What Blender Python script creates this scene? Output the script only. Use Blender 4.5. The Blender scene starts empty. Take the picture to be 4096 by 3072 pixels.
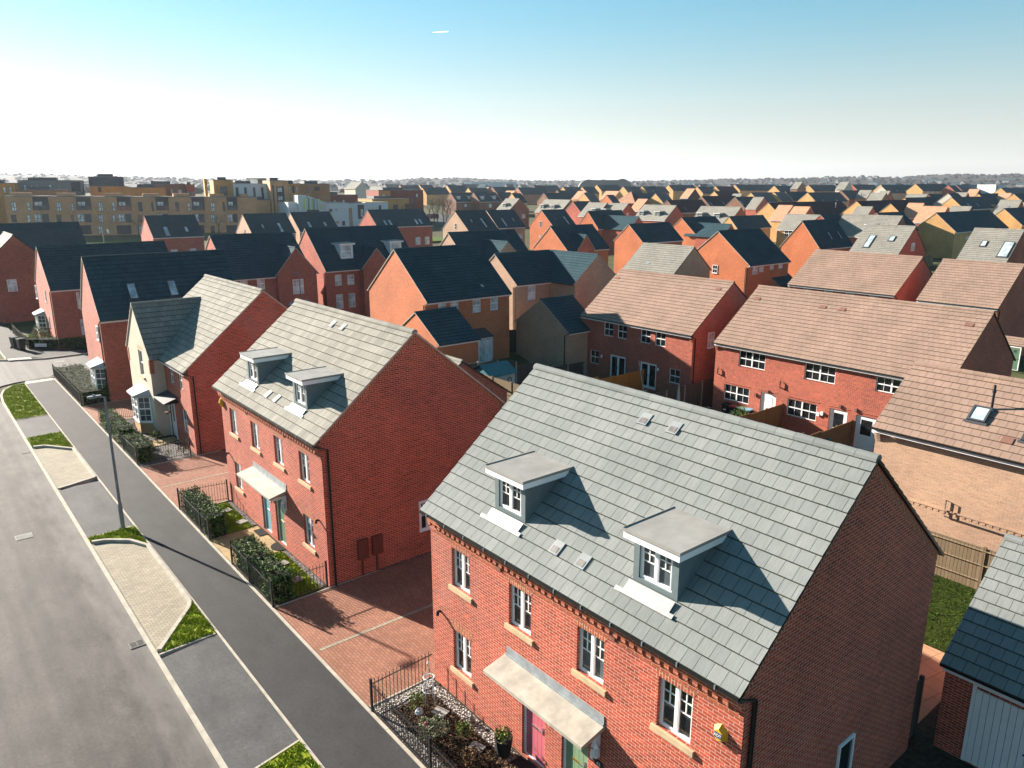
import bpy, math, random
from mathutils import Vector, Matrix, Euler
random.seed(7)
C = bpy.context.scene.collection
R = math.radians
H = 14.0
SKYS, SKYD, SKYH, SKYSAT, EXPO, HAZE, TINT, ALB, DB, GAM, BRK, HZB, HZC = .05, .1, .482, 1.4, 2.05, .00008, (.93,.98,1.0), .75, 3, .82, 1.15, .85, (.86,.865,.865)
SEL, SAZ = 19.5, -16.5

# ------------------------------------------------------------------ helpers
def ss(t):
    t = min(1., max(0., t)); return t*t*(3-2*t)
def G(x, y):                                  # height of the land
    d = math.hypot(x, y)
    z = -1.5*ss((x-32)/8)*ss((52-y)/8)*ss((130-x)/40)
    if d > 190: z += (min(d, 620)-190)*.021+max(0, d-620)*.0015
    return z

class MB:                                     # collects faces of ONE mesh
    def __init__(s): s.v = []; s.f = []; s.m = []; s.uv = []
    def face(s, pts, mi=0, uv=None):
        b = len(s.v); s.v += [tuple(p) for p in pts]; s.f.append(tuple(range(b, b+len(pts)))); s.m.append(mi)
        if uv is None:
            p = [Vector(q) for q in pts]; n = Vector((0, 0, 0))
            for i in range(len(p)):
                a, c = p[i], p[(i+1) % len(p)]
                n += Vector(((a.y-c.y)*(a.z+c.z), (a.z-c.z)*(a.x+c.x), (a.x-c.x)*(a.y+c.y)))
            if n.length < 1e-12: n = Vector((0, 0, 1))
            n.normalize()
            if abs(n.z) > .98: uv = [(q.x, q.y) for q in p]
            else:
                t = Vector((-n.y, n.x, 0)).normalized(); w = n.cross(t)
                uv = [(q.dot(t), q.dot(w)) for q in p]
        s.uv.append(uv)
    def box(s, x0, y0, z0, x1, y1, z1, mi=0, skip=''):
        P = [(x0,y0,z0),(x1,y0,z0),(x1,y1,z0),(x0,y1,z0),(x0,y0,z1),(x1,y0,z1),(x1,y1,z1),(x0,y1,z1)]
        for k, q in (('b',(3,2,1,0)),('t',(4,5,6,7)),('f',(0,1,5,4)),('r',(1,2,6,5)),('k',(2,3,7,6)),('l',(3,0,4,7))):
            if k not in skip: s.face([P[i] for i in q], mi)
    def tube(s, pts, r, n=6, mi=0, caps=True, r2=None):
        rings = []; N = len(pts)
        for i, p in enumerate(pts):
            p = Vector(p); d = Vector(pts[min(i+1, N-1)])-Vector(pts[max(i-1, 0)]); d.normalize()
            a = Vector((0, 0, 1)) if abs(d.z) < .9 else Vector((1, 0, 0))
            u = d.cross(a).normalized(); w = d.cross(u)
            rr = r if r2 is None else r+(r2-r)*i/(N-1)
            rings.append([p+(u*math.cos(k*2*math.pi/n)+w*math.sin(k*2*math.pi/n))*rr for k in range(n)])
        for i in range(N-1):
            for k in range(n): s.face([rings[i][k], rings[i][(k+1)%n], rings[i+1][(k+1)%n], rings[i+1][k]], mi)
        if caps: s.face(rings[0][::-1], mi); s.face(rings[-1], mi)
    def lathe(s, prof, n=12, mi=0, c=(0,0,0)):
        for i in range(len(prof)-1):
            (r0, z0), (r1, z1) = prof[i], prof[i+1]
            for k in range(n):
                a, b = 2*math.pi*k/n, 2*math.pi*(k+1)/n
                q = [(c[0]+r*math.cos(t), c[1]+r*math.sin(t), c[2]+z) for r, z, t in ((r0,z0,a),(r0,z0,b),(r1,z1,b),(r1,z1,a))]
                if r0 < 1e-6: q = q[1:]
                elif r1 < 1e-6: q = q[:3]
                s.face(q, mi)
    def prism(s, poly, z0, z1, mi=0, mside=None):        # poly ccw in xy
        s.face([(x, y, z1) for x, y in poly], mi); s.face([(x, y, z0) for x, y in poly[::-1]], mi)
        for i in range(len(poly)):
            a, b = poly[i], poly[(i+1) % len(poly)]
            s.face([(*a, z0), (*b, z0), (*b, z1), (*a, z1)], mi if mside is None else mside)
    def data(s, name, mats, smooth=False):
        me = bpy.data.meshes.new(name); me.from_pydata(s.v, [], s.f)
        for m in mats: me.materials.append(m)
        me.polygons.foreach_set('material_index', s.m)
        if smooth: me.polygons.foreach_set('use_smooth', [True]*len(s.f))
        ul = me.uv_layers.new(name='UVMap'); flat = []
        for u in s.uv:
            for a, b in u: flat += [a, b]
        ul.data.foreach_set('uv', flat); me.update(); return me
    def obj(s, name, mats, parent=None, loc=None, rot=None, smooth=False):
        if not isinstance(mats, (list, tuple)): mats = [mats]
        return link(name, s.data(name, mats, smooth), parent, loc, rot)
def link(name, me, parent=None, loc=None, rot=None):
    o = bpy.data.objects.new(name, me); C.objects.link(o)
    if parent: o.parent = parent
    if loc is not None: o.location = loc
    if rot is not None: o.rotation_euler = (0, 0, rot)
    return o
def thing(name, label, cat, loc=(0,0,0), rot=0., group=None):
    o = bpy.data.objects.new(name, None); C.objects.link(o); o.empty_display_size = .3
    o.location = loc; o.rotation_euler = (0, 0, rot); tag(o, label, cat, group); return o
def tag(o, label, cat, group=None, kind=None):
    if label: o['label'] = label
    if cat: o['category'] = cat
    if group: o['group'] = group
    if kind: o['kind'] = kind
    return o
def struct(o): o['kind'] = 'structure'; return o

# ------------------------------------------------------------------ materials
class NT:
    def __init__(s, name):
        s.m = bpy.data.materials.new(name); s.m.use_nodes = True; s.t = s.m.node_tree
        s.b = s.t.nodes['Principled BSDF']
    def n(s, kind, **k):
        o = s.t.nodes.new('ShaderNode'+kind)
        for a, v in k.items():
            if a.startswith('i_'): o.inputs[a[2:].replace('_', ' ')].default_value = v
            else: setattr(o, a, v)
        return o
    def l(s, a, b): s.t.links.new(a, b)
    def pos(s): return s.n('NewGeometry').outputs['Position']
    def uv(s): return s.n('UVMap').outputs[0]
    def mapv(s, vec, sc=(1,1,1), loc=(0,0,0), rot=(0,0,0)):
        o = s.n('Mapping'); o.inputs['Scale'].default_value = sc; o.inputs['Location'].default_value = loc; o.inputs['Rotation'].default_value = rot
        s.l(vec, o.inputs[0]); return o.outputs[0]
    def noise(s, vec, scale, detail=4, rough=.55):
        o = s.n('TexNoise', i_Scale=scale, i_Detail=detail, i_Roughness=rough); s.l(vec, o.inputs['Vector']); return o.outputs[0]
    def ramp(s, fac, stops):
        o = s.n('ValToRGB'); e = o.color_ramp.elements
        e[0].position, e[0].color = stops[0][0], c4(stops[0][1]); e[1].position, e[1].color = stops[-1][0], c4(stops[-1][1])
        for p, c in stops[1:-1]: q = e.new(p); q.color = c4(c)
        s.l(fac, o.inputs[0]); return o.outputs[0]
    def mix(s, a, b, fac, mode='MIX'):
        o = s.n('Mix', data_type='RGBA', blend_type=mode)
        for v, i in ((fac, 0), (a, 6), (b, 7)):
            if isinstance(v, (int, float)): o.inputs[i].default_value = v
            elif isinstance(v, tuple): o.inputs[i].default_value = c4(v)
            else: s.l(v, o.inputs[i])
        return o.outputs[2]
    def math(s, op, a, b=0.):
        o = s.n('Math', operation=op)
        for v, i in ((a, 0), (b, 1)):
            if isinstance(v, (int, float)): o.inputs[i].default_value = v
            else: s.l(v, o.inputs[i])
        return o.outputs[0]
    def bump(s, h, dist, strength=1.):
        o = s.n('Bump'); o.inputs['Distance'].default_value = dist; o.inputs['Strength'].default_value = strength
        s.l(h, o.inputs['Height']); s.l(o.outputs[0], s.b.inputs['Normal'])
    def out(s, col, rough=.8, spec=.3, metal=0.):
        if isinstance(col, tuple): s.b.inputs['Base Color'].default_value = c4(mul(col, ALB))
        else: s.l(s.mix(col, (ALB, ALB, ALB), 1., 'MULTIPLY'), s.b.inputs['Base Color'])
        if isinstance(rough, (int, float)): s.b.inputs['Roughness'].default_value = rough
        else: s.l(rough, s.b.inputs['Roughness'])
        s.b.inputs['Specular IOR Level'].default_value = spec; s.b.inputs['Metallic'].default_value = metal
        return s.m
def c4(c): return (c[0], c[1], c[2], 1.)
def mul(c, k): return (c[0]*k, c[1]*k, c[2]*k)

def plain(name, col, rough=.6, spec=.3, var=.12, scale=3., metal=0.):
    t = NT(name); n = t.noise(t.pos(), scale)
    return t.out(t.ramp(n, [(.3, mul(col, 1-var)), (.7, mul(col, 1+var))]), rough, spec, metal)
def brick(name, a, b, mortar, odd, bw=.225, bh=.075, rotate=False, k=1.):
    t = NT(name); uv = t.uv()
    if rotate: uv = t.mapv(uv, rot=(0, 0, math.pi/2))
    o = t.n('TexBrick', offset=.5); t.l(uv, o.inputs['Vector'])
    o.inputs['Color1'].default_value = c4(a); o.inputs['Color2'].default_value = c4(b); o.inputs['Mortar'].default_value = c4(mortar)
    o.inputs['Scale'].default_value = 1.; o.inputs['Mortar Size'].default_value = .009; o.inputs['Mortar Smooth'].default_value = .2
    o.inputs['Bias'].default_value = 0.; o.inputs['Brick Width'].default_value = bw; o.inputs['Row Height'].default_value = bh
    # odd pale / dark bricks
    w = t.n('TexWhiteNoise', noise_dimensions='2D')
    sx = t.n('SeparateXYZ'); t.l(uv, sx.inputs[0])
    row = t.math('FLOOR', t.math('DIVIDE', sx.outputs[1], bh))
    par = t.math('MULTIPLY', t.math('MODULO', t.math('ABSOLUTE', row), 2.), .5)
    col = t.math('FLOOR', t.math('ADD', t.math('DIVIDE', sx.outputs[0], bw), par))
    cx = t.n('CombineXYZ'); t.l(col, cx.inputs[0]); t.l(row, cx.inputs[1]); t.l(cx.outputs[0], w.inputs['Vector'])
    dark = t.ramp(w.outputs['Value'], [(0., (1-.30*k,)*3), (.35, (1.,1.,1.)), (.93, (1+.12*k,1+.08*k,1+.04*k)), (1., odd)])
    big = t.noise(t.pos(), .35, 5, .6)
    cc = t.mix(o.outputs['Color'], dark, 1., 'MULTIPLY')
    cc = t.mix(cc, o.outputs['Color'], o.outputs['Fac'])
    cc = t.mix(cc, t.ramp(big, [(.3, (.8,.8,.82)), (.7, (1.12,1.1,1.08))]), 1., 'MULTIPLY')
    st = t.noise(t.mapv(t.pos(), (1, 1, .6), (3., 1., 2.)), .22, 6, .7)
    if k > 1.: cc = t.mix(cc, (.34,.25,.22), t.ramp(st, [(.56, (0.,)*3), (.74, (.45,)*3)]))
    fine = t.noise(t.pos(), 22., 4, .7)
    cc = t.mix(cc, t.ramp(fine, [(.3, (.85,.85,.85)), (.7, (1.13,1.13,1.13))]), 1., 'MULTIPLY')
    t.bump(t.math('SUBTRACT', t.math('MULTIPLY', fine, .35), o.outputs['Fac']), .008)
    cc = t.mix(cc, (BRK, BRK, BRK), 1., 'MULTIPLY')
    return t.out(cc, .85, .2)
def tiles(name, a, b, joint, moss, var=.2):
    t = NT(name); uv = t.uv()
    o = t.n('TexBrick', offset=.5); t.l(uv, o.inputs['Vector'])
    o.inputs['Color1'].default_value = c4(a); o.inputs['Color2'].default_value = c4(b); o.inputs['Mortar'].default_value = c4(joint)
    o.inputs['Scale'].default_value = 1.; o.inputs['Mortar Size'].default_value = .02; o.inputs['Mortar Smooth'].default_value = .3
    o.inputs['Bias'].default_value = -.1; o.inputs['Brick Width'].default_value = 1.; o.inputs['Row Height'].default_value = 1.
    streak = t.noise(t.mapv(uv, (7., .7, 1)), 1., 5, .7)
    big = t.noise(t.pos(), .45, 5, .65)
    cc = t.mix(o.outputs['Color'], t.ramp(streak, [(.3, (1-var,)*3), (.7, (1+var,)*3)]), 1., 'MULTIPLY')
    cc = t.mix(cc, t.ramp(big, [(.3, (.84,.86,.84)), (.72, (1.14,1.13,1.1))]), 1., 'MULTIPLY')
    sx = t.n('SeparateXYZ'); t.l(uv, sx.inputs[0]); fr = t.math('FRACT', sx.outputs[1])
    lip = t.math('LESS_THAN', fr, .038)
    mm = t.math('MULTIPLY', lip, t.ramp(t.noise(t.pos(), 5., 4, .7), [(.3, (.55,)*3), (.6, (1.,)*3)]))
    cc = t.mix(cc, moss, mm)
    sp = t.ramp(t.noise(t.pos(), 2.6, 6, .75), [(.66, (0.,)*3), (.74, (.5,)*3)])
    cc = t.mix(cc, (a[0]*1.25, a[1]*1.25, a[2]*.95), sp)
    fine = t.noise(t.pos(), 30., 3, .7)
    t.bump(t.math('SUBTRACT', t.math('MULTIPLY', fine, .4), t.math('ADD', lip, o.outputs['Fac'])), .012)
    return t.out(cc, .88, .1)
def paving(name, a, b, joint, bw, bh, rot=0., ms=.006, spots=None):
    t = NT(name); p = t.mapv(t.pos(), rot=(0, 0, rot))
    o = t.n('TexBrick', offset=.5); t.l(p, o.inputs['Vector'])
    o.inputs['Color1'].default_value = c4(a); o.inputs['Color2'].default_value = c4(b); o.inputs['Mortar'].default_value = c4(joint)
    o.inputs['Scale'].default_value = 1.; o.inputs['Mortar Size'].default_value = ms; o.inputs['Brick Width'].default_value = bw; o.inputs['Row Height'].default_value = bh
    o.inputs['Mortar Smooth'].default_value = .3
    big = t.noise(t.pos(), .6, 5, .65); fine = t.noise(t.pos(), 25., 4, .7)
    cc = t.mix(o.outputs['Color'], t.ramp(big, [(.3, (.85,)*3), (.7, (1.12,)*3)]), 1., 'MULTIPLY')
    cc = t.mix(cc, t.ramp(fine, [(.3, (.86,)*3), (.7, (1.12,)*3)]), 1., 'MULTIPLY')
    t.bump(t.math('SUBTRACT', t.math('MULTIPLY', fine, .3), o.outputs['Fac']), .006)
    return t.out(cc, .85, .2)
def tarmac(name, col, warm, scale=.5, stain=.3, cracks=True, dust=False):
    t = NT(name); p = t.pos()
    big = t.noise(p, scale, 6, .62); mid = t.noise(t.mapv(p, (1.6, .5, 1)), .9, 5, .65); fine = t.noise(p, 42., 3, .75)
    cc = t.mix(col, warm, t.ramp(big, [(.35, (0.,)*3), (.68, (1.,)*3)]))
    cc = t.mix(cc, t.ramp(mid, [(.28, (1-stain,)*3), (.5, (1.,)*3), (.75, (1+stain*.8,)*3)]), 1., 'MULTIPLY')
    cc = t.mix(cc, t.ramp(fine, [(.25, (.6,)*3), (.75, (1.4,)*3)]), 1., 'MULTIPLY'); gr = t.noise(p, 9., 5, .8); cc = t.mix(cc, t.ramp(gr, [(.3, (.72,)*3), (.7, (1.28,)*3)]), 1., 'MULTIPLY')
    v = t.n('TexVoronoi', feature='DISTANCE_TO_EDGE'); v.inputs['Scale'].default_value = .22
    t.l(t.mix(p, t.n('TexNoise', i_Scale=.7, i_Detail=5.).outputs[1], .12), v.inputs['Vector'])
    crack = t.math('LESS_THAN', v.outputs['Distance'], .0016)
    if cracks: cc = t.mix(cc, mul(col, .6), t.math('MULTIPLY', crack, .45))
    if dust:                                       # pale grit washed along the kerb, old wheel tracks, spots
        sx = t.n('SeparateXYZ'); t.l(p, sx.inputs[0])
        w = t.math('ADD', sx.outputs[0], t.math('MULTIPLY', t.math('SUBTRACT', mid, .5), 3.2))
        cc = t.mix(cc, (.21, .195, .18), t.ramp(t.math('DIVIDE', t.math('SUBTRACT', w, 2.6), 2.), [(.25, (0.,)*3), (1., (.6,)*3)]))
        tr = t.noise(t.mapv(p, (2.2, .05, 1)), 1., 3, .5); cc = t.mix(cc, t.ramp(tr, [(.4, (.82,)*3), (.6, (1.1,)*3)]), 1., 'MULTIPLY')
        sp = t.noise(p, 2.3, 3, .8); cc = t.mix(cc, (.30, .28, .26), t.ramp(sp, [(.72, (0.,)*3), (.76, (.7,)*3)]))
        dk = t.noise(p, 1.1, 4, .7); cc = t.mix(cc, (.03, .028, .027), t.ramp(dk, [(.62, (0.,)*3), (.72, (.55,)*3)]))
    t.bump(fine, .006)
    return t.out(cc, .78, .22)
def pebble(name, a, b, gap, scale):
    t = NT(name); v = t.n('TexVoronoi'); v.inputs['Scale'].default_value = scale; t.l(t.pos(), v.inputs['Vector'])
    hsv = t.n('SeparateColor'); t.l(v.outputs['Color'], hsv.inputs[0])
    cc = t.mix(a, b, hsv.outputs[0]); e = t.ramp(v.outputs['Distance'], [(.25, (1.,)*3), (.62, gap)])
    cc = t.mix(cc, e, 1., 'MULTIPLY'); t.bump(t.math('SUBTRACT', 1., v.outputs['Distance']), .03)
    return t.out(cc, .85, .2)
def foliage(name, cols, rough=.5, spec=.35):
    t = NT(name); n = t.noise(t.pos(), 9., 3, .7); g = t.n('NewGeometry')
    f = t.math('ADD', t.math('MULTIPLY', n, .5), t.math('MULTIPLY', g.outputs['Random Per Island'], .5))
    t.b.inputs['Subsurface Weight'].default_value = 0.
    return t.out(t.ramp(f, [(.2+.6*i/(len(cols)-1), c) for i, c in enumerate(cols)]), rough, spec)
def wood(name, a, b):
    t = NT(name); uv = t.uv(); sx = t.n('SeparateXYZ'); t.l(uv, sx.inputs[0])
    fr = t.math('FRACT', t.math('DIVIDE', sx.outputs[0], .125)); gap = t.math('LESS_THAN', fr, .09)
    w = t.n('TexWhiteNoise', noise_dimensions='1D'); t.l(t.math('FLOOR', t.math('DIVIDE', sx.outputs[0], .125)), w.inputs['W'])
    gr = t.noise(t.mapv(uv, (14., 1.2, 1)), 2., 5, .7)
    cc = t.mix(a, b, t.math('ADD', t.math('MULTIPLY', w.outputs['Value'], .55), t.math('MULTIPLY', gr, .45)))
    cc = t.mix(cc, mul(a, .25), gap); t.bump(t.math('SUBTRACT', gr, gap), .01)
    return t.out(cc, .85, .15)
def glassm(name, col, rough=.04, spec=.6, blinds=False):
    t = NT(name); n = t.noise(t.pos(), 1.4, 3)
    cc = t.ramp(n, [(.35, mul(col, .6)), (.65, mul(col, 1.35))])
    return t.out(cc, rough, spec)

M = {}
M['red'] = brick('red_brick', (.45,.088,.05), (.35,.066,.040), (.60,.34,.26), (1.5,1.35,1.25), k=1.2)
M['orange'] = brick('orange_brick', (.60,.165,.06), (.50,.13,.05), (.62,.35,.21), (1.2,1.1,1.1), k=.6)
M['buff'] = brick('buff_brick', (.53,.34,.23), (.45,.285,.195), (.54,.41,.30), (1.1,1.1,1.05), k=.5)
M['yellow'] = brick('yellow_brick', (.72,.40,.15), (.63,.35,.13), (.66,.44,.25), (1.1,1.05,1.05), k=.4)
M['brown'] = brick('brown_brick', (.26,.13,.08), (.21,.10,.065), (.34,.23,.17), (1.2,1.1,1.1))
M['palebuff'] = brick('pale_buff_brick', (.60,.38,.19), (.52,.33,.165), (.62,.44,.27), (1.05,1.05,1.04), k=.25)
M['ybrick'] = brick('flats_brick', (.70,.35,.17), (.60,.295,.145), (.66,.42,.25), (1.2,1.1,1.))
M['ybrick2'] = brick('tower_brick', (.60,.31,.09), (.52,.265,.08), (.55,.34,.15), (1.2,1.1,1.))
M['obrick'] = brick('orange_flats_brick', (.62,.27,.06), (.54,.23,.05), (.58,.33,.13), (1.2,1.1,1.))
M['obrick2'] = brick('brown_flats_brick', (.44,.20,.08), (.38,.17,.07), (.43,.26,.15), (1.2,1.1,1.))
M['obrick3'] = brick('low_block_brick', (.52,.27,.07), (.46,.24,.06), (.5,.32,.14), (1.2,1.1,1.))
M['rbrick'] = brick('dark_red_brick', (.27,.07,.055), (.22,.06,.05), (.3,.12,.09), (1.2,1.1,1.))
M['salmonw'] = brick('salmon_brick', (.46,.2,.13), (.4,.17,.11), (.5,.3,.22), (1.2,1.1,1.))
M['purple'] = plain('dark_purple_tile', (.05,.03,.04), .8)
M['soldier'] = brick('soldier_brick', (.40,.095,.045), (.30,.07,.035), (.60,.40,.28), (1.4,1.3,1.2), rotate=True)
M['stretcher'] = brick('band_brick', (.40,.10,.05), (.33,.075,.04), (.5,.3,.2), (1.3,1.2,1.1))
MOSS = (.035,.04,.012)
RT = {}
RT['grey'] = tiles('grey_roof_tile', (.265,.278,.275), (.225,.242,.243), (.10,.11,.11), (.045,.05,.025), .13)
RT['warm'] = tiles('warm_grey_roof_tile', (.31,.295,.265), (.26,.25,.225), (.12,.115,.10), (.07,.065,.045), .14)
RT['pale'] = tiles('pale_roof_tile', (.32,.305,.272), (.24,.232,.21), (.13,.125,.11), (.05,.055,.03), .2)
RT['slate'] = tiles('shaded_slate_tile', (.034,.082,.105), (.028,.068,.088), (.010,.022,.03), (.006,.013,.016), .12)  # dark teal tone carries the shade of slopes turned from the sun
RT['tan'] = tiles('tan_roof_tile', (.36,.245,.195), (.315,.212,.17), (.15,.105,.085), (.075,.06,.04), .12)
RT['salmon'] = tiles('salmon_roof_tile', (.62,.34,.22), (.52,.28,.18), (.25,.15,.1), (.2,.12,.08), .12)
RT['purple'] = tiles('purple_roof_tile', (.055,.042,.052), (.040,.031,.040), (.015,.012,.015), (.012,.011,.010), .12)
RT['bluegrey'] = tiles('blue_grey_roof_tile', (.12,.145,.165), (.09,.11,.13), (.04,.05,.06), (.03,.035,.035), .12)
RT['brown'] = tiles('brown_roof_tile', (.14,.10,.075), (.10,.075,.06), (.04,.03,.025), (.03,.03,.02), .12)
M['upvc'] = plain('white_plastic', (1.,1.,1.), .35, .4, .05)
M['whitepaint'] = plain('white_board', (.92,.92,.92), .5, .3, .1, 2.)
M['black'] = plain('black_plastic', (.012,.013,.015), .4, .4, .2)
M['iron'] = plain('black_iron', (.018,.018,.02), .45, .45, .3)
M['glass'] = glassm('dark_glass', (.018,.022,.026), .03, .6)
M['glassmid'] = glassm('half_curtained_glass', (.09,.11,.12), .05, .55)
M['glasspale'] = glassm('curtained_glass', (.62,.68,.70), .15, .4)
M['glasswhite'] = glassm('bright_curtained_glass', (.78,.80,.80), .2, .4)
M['skyglass'] = glassm('skylight_glass', (.50,.60,.65), .05, .8)  # pale base colour holds the sky's reflection
M['render'] = plain('cream_render', (.64,.56,.45), .9, .1, .07, 1.2)
M['cream'] = plain('cream_wall', (.66,.60,.50), .9, .1, .06)
M['stone'] = plain('sandstone_sill', (.60,.45,.28), .8, .2, .12, 4.)
M['lead'] = plain('grey_lead', (.28,.31,.33), .55, .5, .25, 5.)
M['apron'] = plain('bright_lead', (.36,.375,.385), .45, .5, .15, 5.)
M['ventgrey'] = plain('roof_vent_grey', (.30,.32,.33), .7, .2, .1)
M['grp'] = plain('weathered_grey_roof', (.34,.325,.30), .55, .4, .16, 2.)
M['canopy'] = plain('stained_canopy', (.42,.385,.32), .6, .35, .22, 3.)
M['dormer'] = plain('grey_green_cladding', (.16,.205,.215), .6, .35, .1, 4.)
M['greyr'] = plain('grey_render', (.27,.255,.25), .85, .15, .06, 1.)
M['dgrey'] = plain('dark_grey_cladding', (.11,.115,.125), .7, .25, .12, .6)
M['whitec'] = plain('pale_cladding', (.62,.70,.74), .6, .3, .05, .5)
M['dpanel'] = plain('charcoal_panel', (.055,.06,.07), .6, .35, .2, 1.)
M['terracotta'] = plain('terracotta', (.24,.12,.09), .8, .2, .15)
M['galv'] = plain('galvanised_steel', (.20,.23,.26), .45, .5, .2, 4.)
M['flatroof'] = plain('flat_roof_felt', (.20,.20,.20), .85, .2, .2, .8)
M['concrete'] = plain('pale_concrete', (.50,.455,.38), .85, .2, .16, 2.5)
M['concpost'] = plain('concrete_post', (.34,.33,.30), .85, .2, .16, 5.)
M['darkwood'] = wood('dark_fence_wood', (.07,.062,.055), (.115,.10,.085))
M['oldwood'] = wood('weathered_fence_wood', (.20,.145,.09), (.29,.22,.14))
M['orangewood'] = wood('orange_fence_wood', (.58,.22,.035), (.66,.27,.05))
M['brownwood'] = wood('brown_fence_wood', (.22,.115,.05), (.30,.165,.075))
M['bark'] = plain('bark', (.11,.085,.065), .9, .1, .3, 6.)
M['twig'] = plain('bare_twigs', (.20,.15,.105), .9, .1, .3, 4.)
M['leafhedge'] = foliage('hedge_leaf', [(.018,.045,.014), (.045,.115,.022), (.11,.22,.04), (.34,.38,.16)], .7, .08)
M['leaflight'] = foliage('yellow_green_leaf', [(.05,.08,.012), (.13,.18,.02), (.30,.34,.05)], .65, .2)
M['leafpale'] = foliage('pale_blossom_leaf', [(.06,.09,.03), (.25,.28,.16), (.52,.50,.38)], .7, .2)
M['leafdry'] = foliage('dry_leaf', [(.05,.028,.012), (.16,.09,.04), (.27,.17,.08)], .8, .15)
M['leafconifer'] = foliage('conifer_leaf', [(.014,.03,.018), (.03,.06,.03), (.06,.09,.04)], .7, .2)
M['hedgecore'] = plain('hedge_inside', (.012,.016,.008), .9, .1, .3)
M['grassblade'] = foliage('grass_blade', [(.12,.19,.006), (.26,.36,.012), (.42,.50,.03), (.55,.50,.12)], .7, .1)
M['lawnblade'] = foliage('lawn_blade', [(.13,.22,.006), (.26,.38,.012), (.44,.54,.03)], .7, .1)
M['turf'] = plain('turf', (.20,.25,.012), .95, .1, .45, 3.)
M['backblade'] = foliage('shade_toned_blade', [(.02,.035,.004), (.04,.07,.006), (.07,.10,.012)], .8, .1)  # blade colours darkened to carry the shade on the back lawn
M['backturf'] = plain('shade_toned_turf', (.03,.05,.005), .95, .1, .4, 3.)  # darker copy of the turf, shade behind the house in its colour
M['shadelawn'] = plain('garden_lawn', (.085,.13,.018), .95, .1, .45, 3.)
M['road'] = tarmac('road_asphalt', (.066,.060,.056), (.098,.087,.079), .35, .4, True, True)
M['path'] = tarmac('footway_asphalt', (.030,.031,.033), (.044,.044,.046), .6, .3, False)
M['cross'] = tarmac('crossover_asphalt', (.062,.064,.068), (.098,.097,.097), .55, .36, False)
M['bay'] = paving('bay_block', (.46,.40,.30), (.36,.315,.235), (.13,.115,.085), .2, .1, 0.)
M['drive'] = paving('red_block', (.42,.195,.125), (.33,.15,.095), (.11,.055,.04), .2, .1, math.pi/2)
M['slab'] = paving('buff_slab', (.52,.37,.18), (.45,.32,.16), (.18,.13,.07), .6, .45, 0., .008)
M['patio'] = paving('peach_slab', (.56,.33,.19), (.50,.29,.17), (.25,.15,.09), .6, .6, .2, .01)
M['gravel'] = pebble('white_gravel', (.72,.70,.66), (.44,.40,.36), (.14,.12,.11), 17.)
M['shingle'] = pebble('grey_shingle', (.50,.48,.46), (.24,.22,.21), (.08,.07,.065), 26.)
M['mulch'] = pebble('bark_mulch', (.10,.055,.03), (.03,.018,.011), (.05,.03,.02), 20.)
M['mulchchip'] = foliage('bark_chip', [(.02,.011,.006), (.07,.038,.02), (.2,.12,.065)], .85, .15)
M['tactile'] = paving('tactile_slab', (.66,.62,.54), (.58,.545,.47), (.3,.28,.24), .4, .4)
M['cast'] = plain('cast_iron', (.16,.15,.14), .6, .4, .3, 8.)
M['binplastic'] = plain('dark_green_plastic', (.022,.035,.034), .45, .4, .2)
M['redplastic'] = plain('red_plastic', (.5,.04,.03), .4, .4, .1)
M['greenplastic'] = plain('pale_green_plastic', (.3,.42,.25), .4, .4, .1)
M['blueplastic'] = plain('pale_blue_plastic', (.25,.5,.68), .4, .4, .1)
M['yellowp'] = plain('yellow_plastic', (.86,.46,.015), .35, .45, .05)
M['bluelabel'] = plain('blue_label', (.03,.10,.24), .4, .4, .05)
M['pink'] = plain('pink_paint', (.62,.16,.20), .45, .4, .05)
M['sage'] = plain('sage_green_paint', (.22,.34,.20), .45, .4, .05)
M['tealdoor'] = plain('pale_teal_paint', (.20,.44,.50), .45, .4, .05)
M['greendoor'] = plain('green_paint', (.13,.24,.16), .45, .4, .05)
M['brass'] = plain('brass', (.6,.38,.1), .35, .5, .1, 4., .8)
M['steel'] = plain('bright_steel', (.6,.6,.6), .3, .5, .05, 4., .9)
M['matfibre'] = plain('mat_fibre', (.035,.032,.03), .95, .1, .5, 30.)
M['tealroof'] = plain('teal_felt', (.05,.18,.20), .8, .2, .1)
M['shedwhite'] = plain('shed_white_boards', (.42,.50,.50), .7, .2, .1)
M['vanred'] = plain('maroon_paint', (.12,.02,.025), .3, .5, .1)
M['rubber'] = plain('rubber', (.015,.015,.015), .8, .2, .1)
M['cgreen'] = plain('lime_panel', (.42,.68,.12), .5, .4, .04)
M['cgreen2'] = plain('mint_panel', (.55,.75,.45), .5, .4, .04)
M['cgrey'] = plain('slate_blue_panel', (.22,.32,.38), .5, .4, .04)
M['cpale'] = plain('pale_grey_panel', (.55,.63,.66), .5, .4, .04)
M['ccoral'] = plain('coral_panel', (.60,.20,.13), .5, .4, .04)
M['sack'] = plain('blue_grey_sack', (.14,.20,.30), .4, .4, .3, 8.)
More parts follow.
